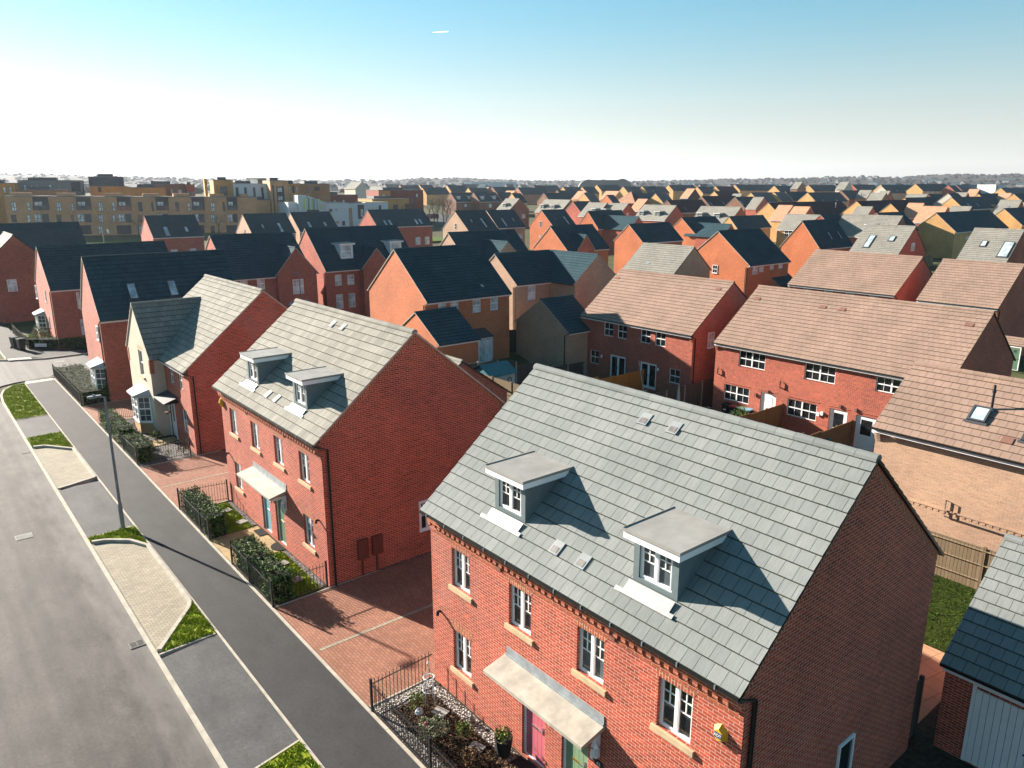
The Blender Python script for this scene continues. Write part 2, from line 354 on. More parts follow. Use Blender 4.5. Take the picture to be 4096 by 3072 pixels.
# ------------------------------------------------------------------ windows and doors
WC = {}
def bars(mb, w, h, style, mi=0):
    f = .05; y0, y1 = 0., .06
    mb.box(0, y0, 0, f, y1, h, mi); mb.box(w-f, y0, 0, w, y1, h, mi); mb.box(f, y0, 0, w-f, y1, f, mi); mb.box(f, y0, h-f, w-f, y1, h, mi)
    b = .022
    def grid(x0, x1, z0, z1, nx, nz, yy=.012):
        for i in range(1, nx): x = x0+(x1-x0)*i/nx; mb.box(x-b/2, yy, z0, x+b/2, yy+.02, z1, mi)
        for i in range(1, nz): z = z0+(z1-z0)*i/nz; mb.box(x0, yy+.002, z-b/2, x1, yy+.022, z+b/2, mi)
    if style == 'C':
        mb.box(w/2-.03, -.012, f, w/2+.03, y1, h-f, mi)
        for a, c in ((f, w/2-.03), (w/2+.03, w-f)):
            mb.box(a, -.008, f, a+.024, y1-.004, h-f, mi); mb.box(c-.024, -.008, f, c, y1-.004, h-f, mi)
            mb.box(a+.024, -.008, f, c-.024, y1-.004, f+.03, mi); mb.box(a+.024, -.008, h-f-.03, c-.024, y1-.004, h-f, mi)
            zc = f+(h-2*f)*.5; mb.box(a, .012, zc-b/2, c, .036, zc+b/2, mi)
            grid(a, c, zc, h-f, 2, 2)
    elif style == 'S':
        mb.box(f, -.015, h/2-.03, w-f, y1, h/2+.03, mi); grid(f, w-f, f, h/2, 2, 1); grid(f, w-f, h/2, h-f, 2, 1)
    elif style == 'G':
        mb.box(f, -.015, h/2-.03, w-f, y1, h/2+.03, mi); grid(f, w-f, f, h/2, 3, 2); grid(f, w-f, h/2, h-f, 3, 2)
    elif style == 'Q':
        mb.box(w/2-.045, -.012, f, w/2+.045, y1, h-f, mi)
        for a, c in ((f, w/2-.045), (w/2+.045, w-f)):
            mb.box(a, -.01, h/2-.03, c, y1-.003, h/2+.03, mi); grid(a, c, f, h/2, 2, 1); grid(a, c, h/2, h-f, 2, 1)
def win_data(w, h, style, far, glass):
    k = (round(w, 2), round(h, 2), style, far, glass)
    if k not in WC:
        mb = MB(); bars(mb, w, h, style)
        if far:
            mb.face([(.03, .03, .03), (w-.03, .03, .03), (w-.03, .03, h-.03), (.03, .03, h-.03)], 1)
            WC[k] = (mb.data('window', [M['upvc'], M[glass]]), None, None)
        else:
            p = MB(); p.face([(.03, .035, .03), (w-.03, .035, .03), (w-.03, .035, h-.03), (.03, .035, h-.03)])
            s = MB(); s.box(-.02, -.05, -.04, w+.02, .04, -.001)
            WC[k] = (mb.data('window', [M['upvc']]), p.data('pane', [M[glass]]), s.data('sill', [M['upvc']]))
    return WC[k]
def add_window(parent, x, y, z, w, h, style='S', rot=0., glass='glass', far=False, recess=.07, stone=False, name='window'):
    f, p, s = win_data(w, h, style, far, glass)
    o = link(name, f, parent, (x-math.sin(rot)*recess, y+math.cos(rot)*recess, z), rot)
    if p:
        link('pane', p, o)
        if stone:
            mb = MB(); mb.box(-.11, -recess-.06, -.13, w+.11, -recess+.01, -.003); mb.box(0, -recess+.01, -.1, w, .03, -.003)
            mb.obj('sill', M['stone'], o)
        else: link('sill', s, o)
    return o
def add_door(parent, x, y, z, w, h, rot, mat, kind='plank', recess=.08):
    """door leaf in a white frame: door > handle, letterbox, pane, frame"""
    o = MB(); d = .05
    if kind == 'plank':
        n = 5
        for i in range(n):
            a, b = .07+(w-.14)*i/n, .07+(w-.14)*(i+1)/n; o.box(a+.004, 0, .03, b-.004, .04, h-.07)
        o.box(.07, .012, .03, w-.07, .05, h-.07)
    else:
        o.box(.07, 0, .03, w-.07, .045, h-.07)
    ob = o.obj('door', M[mat], parent, (x-math.sin(rot)*recess, y+math.cos(rot)*recess, z), rot)
    f = MB(); f.box(0, -.02, 0, .07, .07, h); f.box(w-.07, -.02, 0, w, .07, h); f.box(.07, -.02, h-.07, w-.07, .07, h); f.box(.07, -.03, 0, w-.07, .06, .03)
    f.obj('frame', M['upvc'], ob)
    if kind == 'plank':
        g = MB(); g.box(w/2-.14, -.012, h*.74, w/2+.14, -.001, h*.74+.3); g.obj('door_surround', M[mat], ob)
        g = MB(); g.box(w/2-.10, -.02, h*.74+.04, w/2+.10, -.013, h*.74+.26); g.obj('pane', M['glassmid'], ob)
        g = MB(); g.box(w/2-.13, -.02, h*.46, w/2+.13, -.001, h*.46+.05); g.obj('letterbox', M['steel' if mat in ('pink', 'tealdoor') else 'brass'], ob)
        g = MB(); g.box(w-.17, -.02, h*.45, w-.13, -.001, h*.45+.2); g.tube([(w-.15, -.05, h*.5), (w-.27, -.05, h*.5)], .012); g.obj('handle', M['steel'], ob)
    elif kind == 'glazed':
        g = MB(); g.box(w*.24, -.012, h*.42, w*.76, -.001, h*.88); g.obj('pane', M['glass'], ob)
        g = MB()
        for a in (.16, .54):
            g.box(w*a, -.012, h*.1, w*(a+.3), -.001, h*.34)
        g.obj('panel', M[mat], ob)
        g = MB(); g.tube([(w-.14, -.05, h*.47), (w-.14, -.05, h*.55)], .014); g.obj('handle', M['black'], ob)
    elif kind == 'blank':
        g = MB(); g.box(w*.26, -.012, h*.3, w*.74, -.001, h*.88); g.obj('panel', M['whitepaint'], ob)
    return ob
def french_door(parent, x, y, z, w, h, rot, recess=.08):
    f = MB(); f.box(0, 0, 0, .06, .07, h); f.box(w-.06, 0, 0, w, .07, h); f.box(.06, 0, h-.06, w-.06, .07, h); f.box(.06, 0, 0, w-.06, .07, .06)
    for a, c in ((.06, w/2), (w/2, w-.06)):
        f.box(a, -.015, .06, a+.09, .05, h-.06); f.box(c-.09, -.015, .06, c, .05, h-.06); f.box(a+.09, -.015, .06, c-.09, .05, .22); f.box(a+.09, -.015, h-.15, c-.09, .05, h-.06)
    o = f.obj('door', M['upvc'], parent, (x-math.sin(rot)*recess, y+math.cos(rot)*recess, z), rot)
    for a in (.06, w/2):
        p = MB(); p.box(a+.09, .01, .22, a+w/2-.15, .03, h-.15); p.obj('pane', M['glass'], o)
    g = MB()
    for a in (-.06, .04): g.tube([(w/2+a, -.05, h*.46), (w/2+a, -.05, h*.56)], .013)
    g.obj('handle', M['black'], o)
    return o

# ------------------------------------------------------------------ houses
OV = .28
def panel(mb, p0, dx, w, z0, z1, holes=(), depth=.09, mi=0):
    """upright wall piece with window openings and their reveals"""
    nx, ny = dx[1], -dx[0]                                  # outward
    P = lambda u, z, d=0.: (p0[0]+dx[0]*u-nx*d, p0[1]+dx[1]*u-ny*d, z)
    U = lambda u, z: (u+p0[0]*abs(dx[0])+p0[1]*abs(dx[1]), z)
    hs = [(max(.01, a), min(w-.01, b), max(z0, c), min(z1-.01, d)) for a, b, c, d in holes if b > .05 and a < w-.05]
    xs = sorted({0., w, *[h[0] for h in hs], *[h[1] for h in hs]}); zs = sorted({z0, z1, *[h[2] for h in hs], *[h[3] for h in hs]})
    for i in range(len(xs)-1):
        for j in range(len(zs)-1):
            cx, cz = (xs[i]+xs[i+1])/2, (zs[j]+zs[j+1])/2
            if any(h[0] < cx < h[1] and h[2] < cz < h[3] for h in hs): continue
            q = [(xs[i], zs[j]), (xs[i+1], zs[j]), (xs[i+1], zs[j+1]), (xs[i], zs[j+1])]
            mb.face([P(*a) for a in q], mi, [U(*a) for a in q])
    for a, b, c, d in hs:
        for q in (((a,c),(a,d)), ((b,d),(b,c)), ((a,d),(b,d)), ((b,c),(a,c))):
            mb.face([P(*q[0]), P(*q[0], depth), P(*q[1], depth), P(*q[1])][::-1], mi)
def slope(mb, x0, x1, ye, yr, ze, zr, lod=0, axis='x', mi=0, me=1, off=0., gauge=.345, tw=.3):
    """one roof slope from eave line y=ye up to ridge y=yr, laid in overlapping courses (axis 'y': ridge runs along y)"""
    run = yr-ye; S = math.hypot(run, zr-ze); c, s = run/S, (zr-ze)/S; sg = 1 if run > 0 else -1
    nh, nv = -s*sg, abs(c)
    def P(x, d, h):
        yy, zz = ye+c*d+nh*h*1., ze+s*d+nv*h
        return (x, yy, zz) if axis == 'x' else (yy, x, zz)
    flip = (sg < 0) != (axis == 'y')
    def F(p, m, uv=None):
        if flip: p = p[::-1]; uv = uv[::-1] if uv else None
        mb.face(p, m, uv)
    n = max(1, round(S/gauge)) if lod < 2 else 1; g = S/n
    for i in range(n):
        a, b = i*g, (i+1)*g; h0, h1 = (.046+off, .026+off) if lod < 2 else (.04+off, .04+off)
        v0, v1 = (i, i+.999) if lod < 2 else (0, S/gauge)
        F([P(x0, a, h0), P(x1, a, h0), P(x1, b, h1), P(x0, b, h1)], mi, [(x0/tw, v0), (x1/tw, v0), (x1/tw, v1), (x0/tw, v1)])
        lo = -.03 if i == 0 else .02+off
        F([P(x0, a, lo), P(x1, a, lo), P(x1, a, h0), P(x0, a, h0)], mi, [(x0/tw, v0), (x1/tw, v0), (x1/tw, v0+.05), (x0/tw, v0+.05)])
        F([P(x1, a, -.03), P(x1, b, -.03), P(x1, b, h1), P(x1, a, h0)], me)
        F([P(x0, b, -.03), P(x0, a, -.03), P(x0, a, h0), P(x0, b, h1)], me)
    F([P(x0, 0, -.03), P(x0, S, -.03), P(x1, S, -.03), P(x1, 0, -.03)], me)
def ridge(parent, x0, x1, y, z, mat, lod, axis='x', name='ridge_tiles'):
    mb = MB(); n = max(1, round((x1-x0)/.45)) if lod < 2 else 1; st = (x1-x0)/n; m = 7 if lod < 1 else 5
    for i in range(n):
        a, b = x0+st*i+.006, x0+st*(i+1)-.006; rings = []
        for x, r in ((a, .135), (b, .128)):
            rings.append([((x, y-r*math.cos(t), z-.05+r*math.sin(t)) if axis == 'x' else (y+r*math.cos(t), x, z-.05+r*math.sin(t))) for t in [math.pi*k/(m-1) for k in range(m)]])
        for k in range(m-1): mb.face([rings[0][k], rings[1][k], rings[1][k+1], rings[0][k+1]][::-1], 0, [(.3+i*7, .4)]*4)
        mb.face(rings[0], 0, [(.3, .4)]*m); mb.face(rings[1][::-1], 0, [(.3, .4)]*m)
    return mb.obj(name, mat, parent, smooth=False)
def skylight(parent, x0, x1, s0, s1, half, ze, Zr):
    S = math.hypot(half, Zr-ze); c, s = half/S, (Zr-ze)/S
    P = lambda x, f, h: (x, -half+c*f*S-s*h, ze+s*f*S+c*h)
    a, b = MB(), MB(); e = .07/S; h = .13
    q = [(x0, s0), (x1, s0), (x1, s1), (x0, s1)]; i = [(x0+.07, s0+e), (x1-.07, s0+e), (x1-.07, s1-e), (x0+.07, s1-e)]
    for k in range(4):
        k2 = (k+1) % 4
        a.face([P(*q[k], h), P(*q[k2], h), P(*i[k2], h), P(*i[k], h)]); a.face([P(*q[k], 0), P(*q[k2], 0), P(*q[k2], h), P(*q[k], h)])
        a.face([P(*i[k], h), P(*i[k2], h), P(*i[k2], h-.03), P(*i[k], h-.03)])
    a.face([P(x0-.08, s0-.10/S, .06), P(x1+.08, s0-.10/S, .06), P(x1+.08, s0+.02/S, .075), P(x0-.08, s0+.02/S, .075)])
    o = a.obj('skylight', M['dpanel'], parent)
    b.face([P(*p, h-.02) for p in i]); b.obj('pane', M['skyglass'], o); return o
def tile_vent(parent, x, s0, half, ze, Zr, w=.31, l=.42, mat='apron'):
    S = math.hypot(half, Zr-ze); c, s = half/S, (Zr-ze)/S
    P = lambda x, f, h: (x, -half+c*f-s*h, ze+s*f+c*h)
    d = s0*S; a = MB(); h = .075
    a.face([P(x, d, h), P(x+w, d, h), P(x+w, d+l, h-.02), P(x, d+l, h-.02)]); a.face([P(x, d, 0), P(x+w, d, 0), P(x+w, d, h), P(x, d, h)])
    a.face([P(x+w, d, 0), P(x+w, d+l, 0), P(x+w, d+l, h-.02), P(x+w, d, h)]); a.face([P(x, d+l, 0), P(x, d, 0), P(x, d, h), P(x, d+l, h-.02)])
    o = a.obj('roof_vent', M['ventgrey' if mat == 'apron' else mat], parent)
    if mat == 'apron':
        b = MB(); b.face([P(x+.05, d+.04, h+.006), P(x+w-.05, d+.04, h+.006), P(x+w-.05, d+.2, h-.004), P(x+.05, d+.2, h-.004)]); b.obj('grille', M['cast'], o)
def dormer(parent, x0, x1, half, ze, Zr, hf, zt, far=False, glass='glass', style='C', white=False, wide=.15):
    """flat topped dormer: dormer > dormer_roof, fascia, window, apron"""
    m = (Zr-ze)/half; yf = -half+hf; zb = ze+m*hf; zu = zt-.2
    yb = -half+(zt-ze)/m; yu = -half+(zu-ze)/m
    w = x1-x0; c = MB()
    c.face([(x1, yf, zb-.05), (x1, yu, zu), (x1, yf, zu)]); c.face([(x0, yf, zu), (x0, yu, zu), (x0, yf, zb-.05)])
    ww = w-.3; wz = zb+.16; wh = zu-.03-wz
    panel(c, (x0, yf), (1, 0), w, zb-.05, zu, [(.15, w-.15, wz, wz+wh)], .06)
    o = c.obj('dormer', M['dormer' if not white else 'whitepaint'], parent)
    add_window(o, x0+.15, yf, wz, ww, wh, style, 0, glass, True, .04)
    r = MB(); r.prism([(x0-wide, yf-.2), (x1+wide, yf-.2), (x1+wide, yb), (x0-wide, yb)], zt-.03, zt+.0); r.box(x0-wide-.015, yf-.215, zt-.05, x1+wide+.015, yf-.2, zt+.02); r.box(x1+wide, yf-.2, zt-.05, x1+wide+.015, yb, zt+.02); r.box(x0-wide-.015, yf-.2, zt-.05, x0-wide, yb, zt+.02)
    r.obj('dormer_roof', M['grp'], o)
    f = MB(); f.box(x0-wide+.01, yf-.19, zu, x1+wide-.01, yf+.02, zt-.052); f.box(x0-wide+.01, yf+.02, zu, x0+.02, yb, zt-.052); f.box(x1-.02, yf+.02, zu, x1+wide-.01, yb, zt-.052)
    f.obj('fascia', M['upvc'], o)
    if not far:
        S = math.hypot(half, Zr-ze); cc, s = half/S, (Zr-ze)/S; a = MB(); P = lambda x, f, h: (x, -half+cc*f-s*h, ze+s*f+cc*h)
        d1 = hf/cc; d0 = d1-.34
        a.face([P(x0-.25, d0, .075), P(x1+.12, d0, .075), P(x1+.12, d0+.1, .078), P(x0-.25, d0+.1, .078)])
        a.face([P(x0-.05, d0+.1, .078), P(x1, d0+.1, .078), P(x1, d1, .09), P(x0-.05, d1, .09)])
        a.obj('apron', M['apron'], o)
    return o

def house(rec, name='brick_house', cat='house', group='houses of the brick estate', lod=None, holesF=True, glassF=None, rmat=None, extra=None):
    hid, k, bx, by, L, half, ze, Zr, roof, wall, label, wins, wings = rec
    rot = 0. if k == 'X' else -math.pi/2
    d = math.hypot(bx, by)
    if lod is None: lod = 0 if d < 80 else 1 if d < 172 else 2
    ca, sa = math.cos(rot), math.sin(rot)
    W = lambda x, y: (bx+ca*x-sa*y, by+sa*x+ca*y)
    gz = min(G(*W(x, y)) for x in (0, L) for y in (-half, half)); z0 = gz
    T = thing(name, label, cat, (bx, by, gz), rot, group)
    ze -= gz; Zr -= gz; base = -.4
    m = (Zr-ze)/half; hw = half-OV; zw = ze+m*OV-.05
    wm = M[wall]; rm = rmat or RT['warm' if roof == 'grey' and d > 40 else roof]
    # walls
    mb = MB(); F = [w for w in wins if w[0] == 'F']
    gp = [(g[0]-g[2]+OV, g[0]+g[2]-OV) for g in wings]
    holes = []
    for w in F:
        x0, x1, a, b = w[2], w[3], w[4]-gz, min(w[5]-gz, zw-.12)
        if w[1] in ('doorg', 'door2', 'blank'): a = max(.02, b-2.05)
        if x1-x0 > .2 and b-a > .12 and x0 > .05 and x1 < L-.05: holes.append((x0, x1, a, b, w[1]))
    panel(mb, (0, -hw), (1, 0), L, base, zw, [h[:4] for h in holes] if lod < 2 else (), .09)
    panel(mb, (L, hw), (-1, 0), L, base, zw)
    for x, sgn in ((0, -1), (L, 1)):
        q = [(x, hw, base), (x, -hw, base), (x, -hw, zw), (x, 0, Zr-.05), (x, hw, zw)]
        if sgn > 0: q = [(x, -hw, base), (x, hw, base), (x, hw, zw), (x, 0, Zr-.05), (x, -hw, zw)]
        mb.face(q, 0, [(p[1], p[2]) for p in q])
    mb.obj('wall', wm, T)
    # roof
    r = MB(); e = .06
    slope(r, -e, L+e, -half, 0, ze, Zr, lod); slope(r, -e, L+e, half, 0, ze, Zr, lod)
    ro = r.obj('roof', [rm, M['black'] if roof in ('grey', 'tan') and k == 'Y' else M['concrete']], T)
    if d < 330: ridge(ro, -e, L+e, 0, Zr+.03, rm, lod)
    far = d > 95
    if d < 330 and hid not in ('H1', 'H2'):           # fascia, gutter
        f = MB(); f.box(.0, -half+.03, ze-.16, L, -half+.055, ze-.02); f.obj('fascia', M['whitepaint'], T)
    if d < 120:
        f = MB(); f.box(-.05, -half-.045, ze-.045, L+.05, -half+.028, ze+.02); f.obj('gutter', M['black'], T)
        f = MB(); x = -.06 if k == 'X' else L+.06
        f.tube([(x, -half-.02, ze-.03), (x, -hw+.22, ze-.25), (x, -hw+.22, 0.)], .045); f.obj('downpipe', M['black'], T)
        if k == 'Y' and roof == 'tan':
            f = MB()
            for x0 in (-.003, L-.22):
                for i in range(5): f.box(x0, -hw-.05-.035*i, ze-.5+.075*i, x0+.223, -hw-.002, ze-.425+.075*i-.002)
            f.obj('corbel', M['stretcher'] if wall == 'red' else wm, T)
    # wings
    for gi, (gx, proj, ghw, za, gw) in enumerate(wings):
        za -= gz; proj = max(proj, hw+.6); g = MB(); a, b = gx-ghw+OV, gx+ghw-OV; gm = (za-ze)/ghw; zgw = ze+gm*OV-.05; yf = -proj
        gh = []
        for w in wins:
            if w[0] == 'W': gh.append((w[2]-a, w[3]-a, w[4]-gz, w[5]-gz, w[1]))
        panel(g, (a, yf), (1, 0), b-a, base, zgw, [h[:4] for h in gh])
        g.face([(a, yf, zgw), (b, yf, zgw), (gx, yf, za-.05)])
        panel(g, (a, -hw), (0, -1), proj-hw, base, zgw); panel(g, (b, yf), (0, 1), proj-hw, base, zgw)
        go = g.obj('wing_wall', M[gw], T)
        for h in gh: add_window(T, a+h[0], yf, h[2], h[1]-h[0], h[3]-h[2], h[4], 0, glassF or 'glass', far)
        yb = -(Zr-za)/m; r = MB()
        slope(r, yf-.06, min(yb, -.02) if yb < -.02 else -.02, gx-ghw, gx, ze, za, lod, 'y'); slope(r, yf-.06, min(yb, -.02) if yb < -.02 else -.02, gx+ghw, gx, ze, za, lod, 'y')
        r2 = r.obj('wing_roof', [rm, M['concrete']], T)
        ridge(r2, yf-.06, yb, gx, za+.03, rm, lod, 'y')
    # openings
    gl = glassF or ('glasspale' if k == 'X' else 'glass')
    for (x0, x1, a, b, st) in holes:
        if st == 'skip': continue
        if st == 'door2': french_door(T, x0, -hw, a, x1-x0, b-a, 0)
        elif st == 'doorg': add_door(T, x0, -hw, a, x1-x0, b-a, 0, 'upvc', 'glazed')
        elif st == 'blank': add_door(T, x0, -hw, a, x1-x0, b-a, 0, 'upvc', 'blank')
        else: add_window(T, x0, -hw, a, x1-x0, b-a, st, 0, gl, far, .05 if lod < 2 else -.045)
    for w in wins:
        pl, st, x0, x1, a, b = w
        if pl == 'L' and x1-x0 > .2: add_window(T, -.0, x1, a-gz, x1-x0, b-a, st, -math.pi/2, 'glass', far, -.05)
        elif pl == 'R' and x1-x0 > .2: add_window(T, L, x0, a-gz, x1-x0, b-a, st, math.pi/2, 'glasspale', far, -.05)
        elif pl == 'S' and st == 'sky':
            a, b = max(.05, a), min(.92, b)
            if b-a > .05: skylight(T, max(.1, x0), min(L-.1, x1), a, b, half, ze, Zr)
        elif pl == 'S' and st == 'vent': tile_vent(T, x0, a, half, ze, Zr, min(.45, max(.25, x1-x0)), .3, 'terracotta' if roof == 'tan' else 'lead')
    return T, dict(half=half, hw=hw, ze=ze, Zr=Zr, zw=zw, m=m, L=L, gz=gz, lod=lod, rm=rm)
# ------------------------------------------------------------------ land, road, paving
def sheet(name, polys, z, mat, thick=.2, kind=True):
    mb = MB()
    for p in polys: mb.prism(p, z-thick, z)
    o = mb.obj(name, mat)
    return struct(o) if kind else o
def rect(x0, y0, x1, y1): return [(x0, y0), (x1, y0), (x1, y1), (x0, y1)]
t = NT('open_land'); p = t.pos()
n1 = t.noise(p, .02, 5, .6); n2 = t.noise(p, .3, 5, .7)
cc = t.mix(t.ramp(n1, [(.35, (.10,.085,.05)), (.5, (.085,.095,.035)), (.65, (.12,.105,.075))]), t.ramp(n2, [(.3, (.6,)*3), (.7, (1.3,)*3)]), 1., 'MULTIPLY')
M['land'] = t.out(cc, .95, .1)
def grid_land():
    ax = [-3000, -1500, -700, -300, -120, -40, 0, 20, 30, 32, 34, 36, 38, 40, 44, 50, 70, 90, 110, 130, 160, 190]+list(range(220, 700, 40))+[800, 1000, 1300, 1700, 2200, 3000, 4000]
    ay = [-300, -100, -30, 0, 20, 40, 42, 44, 46, 48, 50, 52, 60, 80, 110, 140, 165, 190]+list(range(220, 700, 40))+[800, 1000, 1300, 1700, 2200, 3000, 4000]
    v = [(x, y, G(x, y)-.16) for y in ay for x in ax]; nx = len(ax)
    f = [(j*nx+i, j*nx+i+1, (j+1)*nx+i+1, (j+1)*nx+i) for j in range(len(ay)-1) for i in range(nx-1)]
    me = bpy.data.meshes.new('ground'); me.from_pydata(v, [], f); me.materials.append(M['land']); me.polygons.foreach_set('use_smooth', [True]*len(f))
    struct(link('ground', me))
grid_land()
vd = [(4.42, 64.2), (5.0, 65.1), (5.9, 65.6), (7.2, 65.9), (9.2, 66.2), (34, 66.4), (34, 73.9), (9.0, 73.2), (7.4, 74.0), (5.6, 74.9), (4.42, 76.2)]
sheet('road', [rect(-9, -12, 4.42, 175), vd], -.09, M['road'])
sheet('pavement', [rect(6.42, -10, 8.25, 64.9)+[], [(6.36, 74.9), (8.25, 74.2), (9.0, 73.4), (34, 74.1), (34, 75.2), (12.8, 75.0), (8.45, 78.5), (8.45, 120), (6.4, 120)]], 0., M['path'])
sheet('crossover', [rect(4.55, 49.85, 6.3, 54.2), rect(4.55, 33.3, 6.3, 39.85), [(4.55, 16.2), (6.32, 16.55), (6.32, 22.8), (4.55, 22.55)]], -.01, M['cross'])
sheet('parking_bay', [[(4.55,39.95),(6.2,40.5),(6.2,45.9),(5.1,47.4),(4.55,47.55)], [(4.55,23.1),(6.2,25.25),(6.22,30.95),(5.8,31.75),(5.05,32.38),(4.55,32.55)]], -.05, M['bay'])
sheet('tactile_paving', [[(6.45,74.1),(8.1,73.72),(8.05,74.6),(6.45,74.95)], [(6.45,64.2),(8.22,64.3),(8.24,65.05),(6.45,65.0)]], .004, M['tactile'], .03)
sheet('driveway', [rect(8.37, 16.55, 18.2, 23.12), rect(8.37, 33.4, 19.5, 40.45), rect(8.37, 50.1, 20, 54.95)], 0., M['drive'])
sheet('driveway_line', [rect(8.5, 19.80, 18, 19.93), rect(8.5, 36.9, 18, 37.0)], .004, M['bay'], .03)
garden = [rect(8.37, -8, 30, 16.50), rect(8.37, 23.2, 30, 33.33), rect(8.37, 40.53, 30, 50.04), rect(8.37, 55.02, 34, 66.15)]
sheet('garden_ground', garden, -.012, plain('garden_soil', (.075,.055,.038), .95, .1, .4, 6.))
# kerbs and edgings, laid stone by stone
def stones(mb, pts, w, z0, z1, ln):
    for a, b in zip(pts[:-1], pts[1:]):
        a, b = Vector((*a, 0)), Vector((*b, 0)); d = b-a; n = max(1, round(d.length/ln)); d.normalize(); q = Vector((-d.y, d.x, 0))*w/2; st = (b-a).length/n
        for i in range(n):
            s, e = a+d*(i*st+.004), a+d*((i+1)*st-.004); mb.prism([(s-q).to_tuple()[:2], (e-q).to_tuple()[:2], (e+q).to_tuple()[:2], (s+q).to_tuple()[:2]], z0, z1+random.uniform(-.003, .003))
k = MB()
stones(k, [(4.485, -8), (4.485, 59.6), (4.62, 61.8), (4.95, 63.4), (5.5, 64.35), (6.4, 64.75)], .13, -.3, -.02, .915)
stones(k, [(6.5, 65.12), (8.3, 65.35), (9.3, 66.05), (34, 66.28)], .12, -.3, .02, .915)
stones(k, [(4.485, 100), (4.485, 77), (5.6, 75.05), (7.3, 73.9), (9.0, 73.27), (34, 73.98)], .12, -.3, .02, .915)
stones(k, [(4.62, 23.02), (6.1, 25.0), (6.26, 25.4), (6.28, 30.9), (5.85, 31.82), (5.1, 32.47), (4.6, 32.64)], .13, -.3, .055, .6)
stones(k, [(4.58, 39.9), (5.4, 40.15), (6.26, 40.45), (6.27, 45.95), (5.15, 47.5), (4.6, 47.66)], .13, -.3, .055, .6)
struct(k.obj('kerb', M['concrete']))
k = MB()
stones(k, [(6.37, -8), (6.37, 64.6)], .07, -.2, .008, .9); stones(k, [(8.31, -8), (8.31, 64.9)], .09, -.2, .012, .9)
for y in (33.25, 54.25, 49.8, 22.85): stones(k, [(4.56, y-.05), (6.3, y)], .06, -.2, .012, .9)
stones(k, [(4.56, 16.15), (6.32, 16.5)], .06, -.2, .02, .9)
for y in (16.52, 23.16, 33.36, 40.49, 50.07, 54.98): stones(k, [(8.4, y), (12.5, y)], .06, -.2, .015, .9)
stones(k, [(6.38, 75.0), (6.38, 118)], .06, -.2, .02, .9)
struct(k.obj('edging', M['concrete']))
# turf with upright blades
def pip(x, y, poly):
    c = False; j = len(poly)-1
    for i in range(len(poly)):
        if (poly[i][1] > y) != (poly[j][1] > y) and x < (poly[j][0]-poly[i][0])*(y-poly[i][1])/(poly[j][1]-poly[i][1])+poly[i][0]: c = not c
        j = i
    return c
def grass(name, poly, z, per, h, mat, label, bare=.15, turf='turf'):
    b = MB(); b.prism(poly, z-.2, z); b.m = [0]*len(b.f)
    xs = [p[0] for p in poly]; ys = [p[1] for p in poly]; A = (max(xs)-min(xs))*(max(ys)-min(ys))
    for i in range(int(A*per)):
        x, y = random.uniform(min(xs), max(xs)), random.uniform(min(ys), max(ys))
        if not pip(x, y, poly): continue
        g = math.sin(x*5.1+1.3)*math.sin(y*4.3)+.6*math.sin(x*11+y*7)
        if g < -1.0+bare and random.random() < .75: continue
        a = random.uniform(0, 6.28); w = random.uniform(.012, .028); l = h*random.uniform(.5, 1.3)*(1.25 if g > .5 else .85)
        dx, dy = math.cos(a)*w, math.sin(a)*w; tx, ty = random.gauss(0, .5)*l, random.gauss(0, .5)*l
        b.face([(x-dx, y-dy, z), (x+dx, y+dy, z), (x+tx, y+ty, z+l)], 1, [(0, 0)]*3)
    o = b.obj(name, [M[turf], M[mat]]); return tag(o, label, 'grass', None, 'stuff')
grass('grass_verge', [(4.56,54.25),(6.3,54.5),(6.32,64.55),(5.55,64.2),(5.05,63.2),(4.72,61.6),(4.56,59.5)], .0, 420, .09, 'grassblade', 'long patch of verge grass beside the road junction')
grass('grass_verge', [(4.56,47.85),(5.2,47.62),(6.3,46.4),(6.3,49.75),(4.56,49.7)], .01, 520, .09, 'grassblade', 'small patch of verge grass above the far parking bay')
grass('grass_verge', [(4.56,32.78),(5.15,32.6),(5.95,31.9),(6.33,31.1),(6.33,33.2),(4.56,33.15)], .01, 900, .09, 'grassblade', 'little grass patch at the foot of the near street lamp')
grass('grass_verge', [(4.66,22.88),(6.32,22.9),(6.32,25.3),(6.25,25.15)], .01, 1100, .08, 'grassblade', 'triangular grass patch at the near end of the parking bay', .35)
grass('grass_verge', [(4.56,9),(6.32,9),(6.32,16.42),(4.56,16.05)], .01, 700, .08, 'grassblade', 'grass patch at the bottom edge of the picture', .35)
grass('lawn', [(9.2,29.95),(10.2,29.9),(10.25,33.2),(9.2,33.25)], .02, 900, .07, 'lawnblade', 'strip of lawn left of the teal and green doors', 0)
grass('lawn', [(9.2,23.35),(10.2,23.35),(10.25,26.9),(9.2,26.95)], .02, 1000, .07, 'lawnblade', 'strip of lawn right of the teal and green doors', 0)
grass('lawn', [(8.6,79.6),(10.4,78.4),(10.4,86),(8.6,86)], .0, 200, .1, 'lawnblade', 'lawn behind the bins at the side street corner', 0)
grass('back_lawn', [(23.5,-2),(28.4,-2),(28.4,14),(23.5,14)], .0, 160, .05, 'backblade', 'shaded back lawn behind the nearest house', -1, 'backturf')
sheet('patio', [rect(18.4, 6.55, 23.45, 16), ], -.004, M['patio'], .15)
sheet('garden_path', [[(8.38,27.05),(10.4,27.05),(10.4,29.85),(8.38,29.85)], [(8.9,9.2),(10.4,9.2),(10.4,13.0),(8.9,13.0)], [(9.6,43.35),(11.2,43.9),(11.2,44.7),(9.5,44.6)]], .004, M['slab'], .05)
def gravel(name, polys, mat, label, z=.006): return tag(sheet(name, polys, z, M[mat], .03, False), label, 'gravel', None, 'stuff')
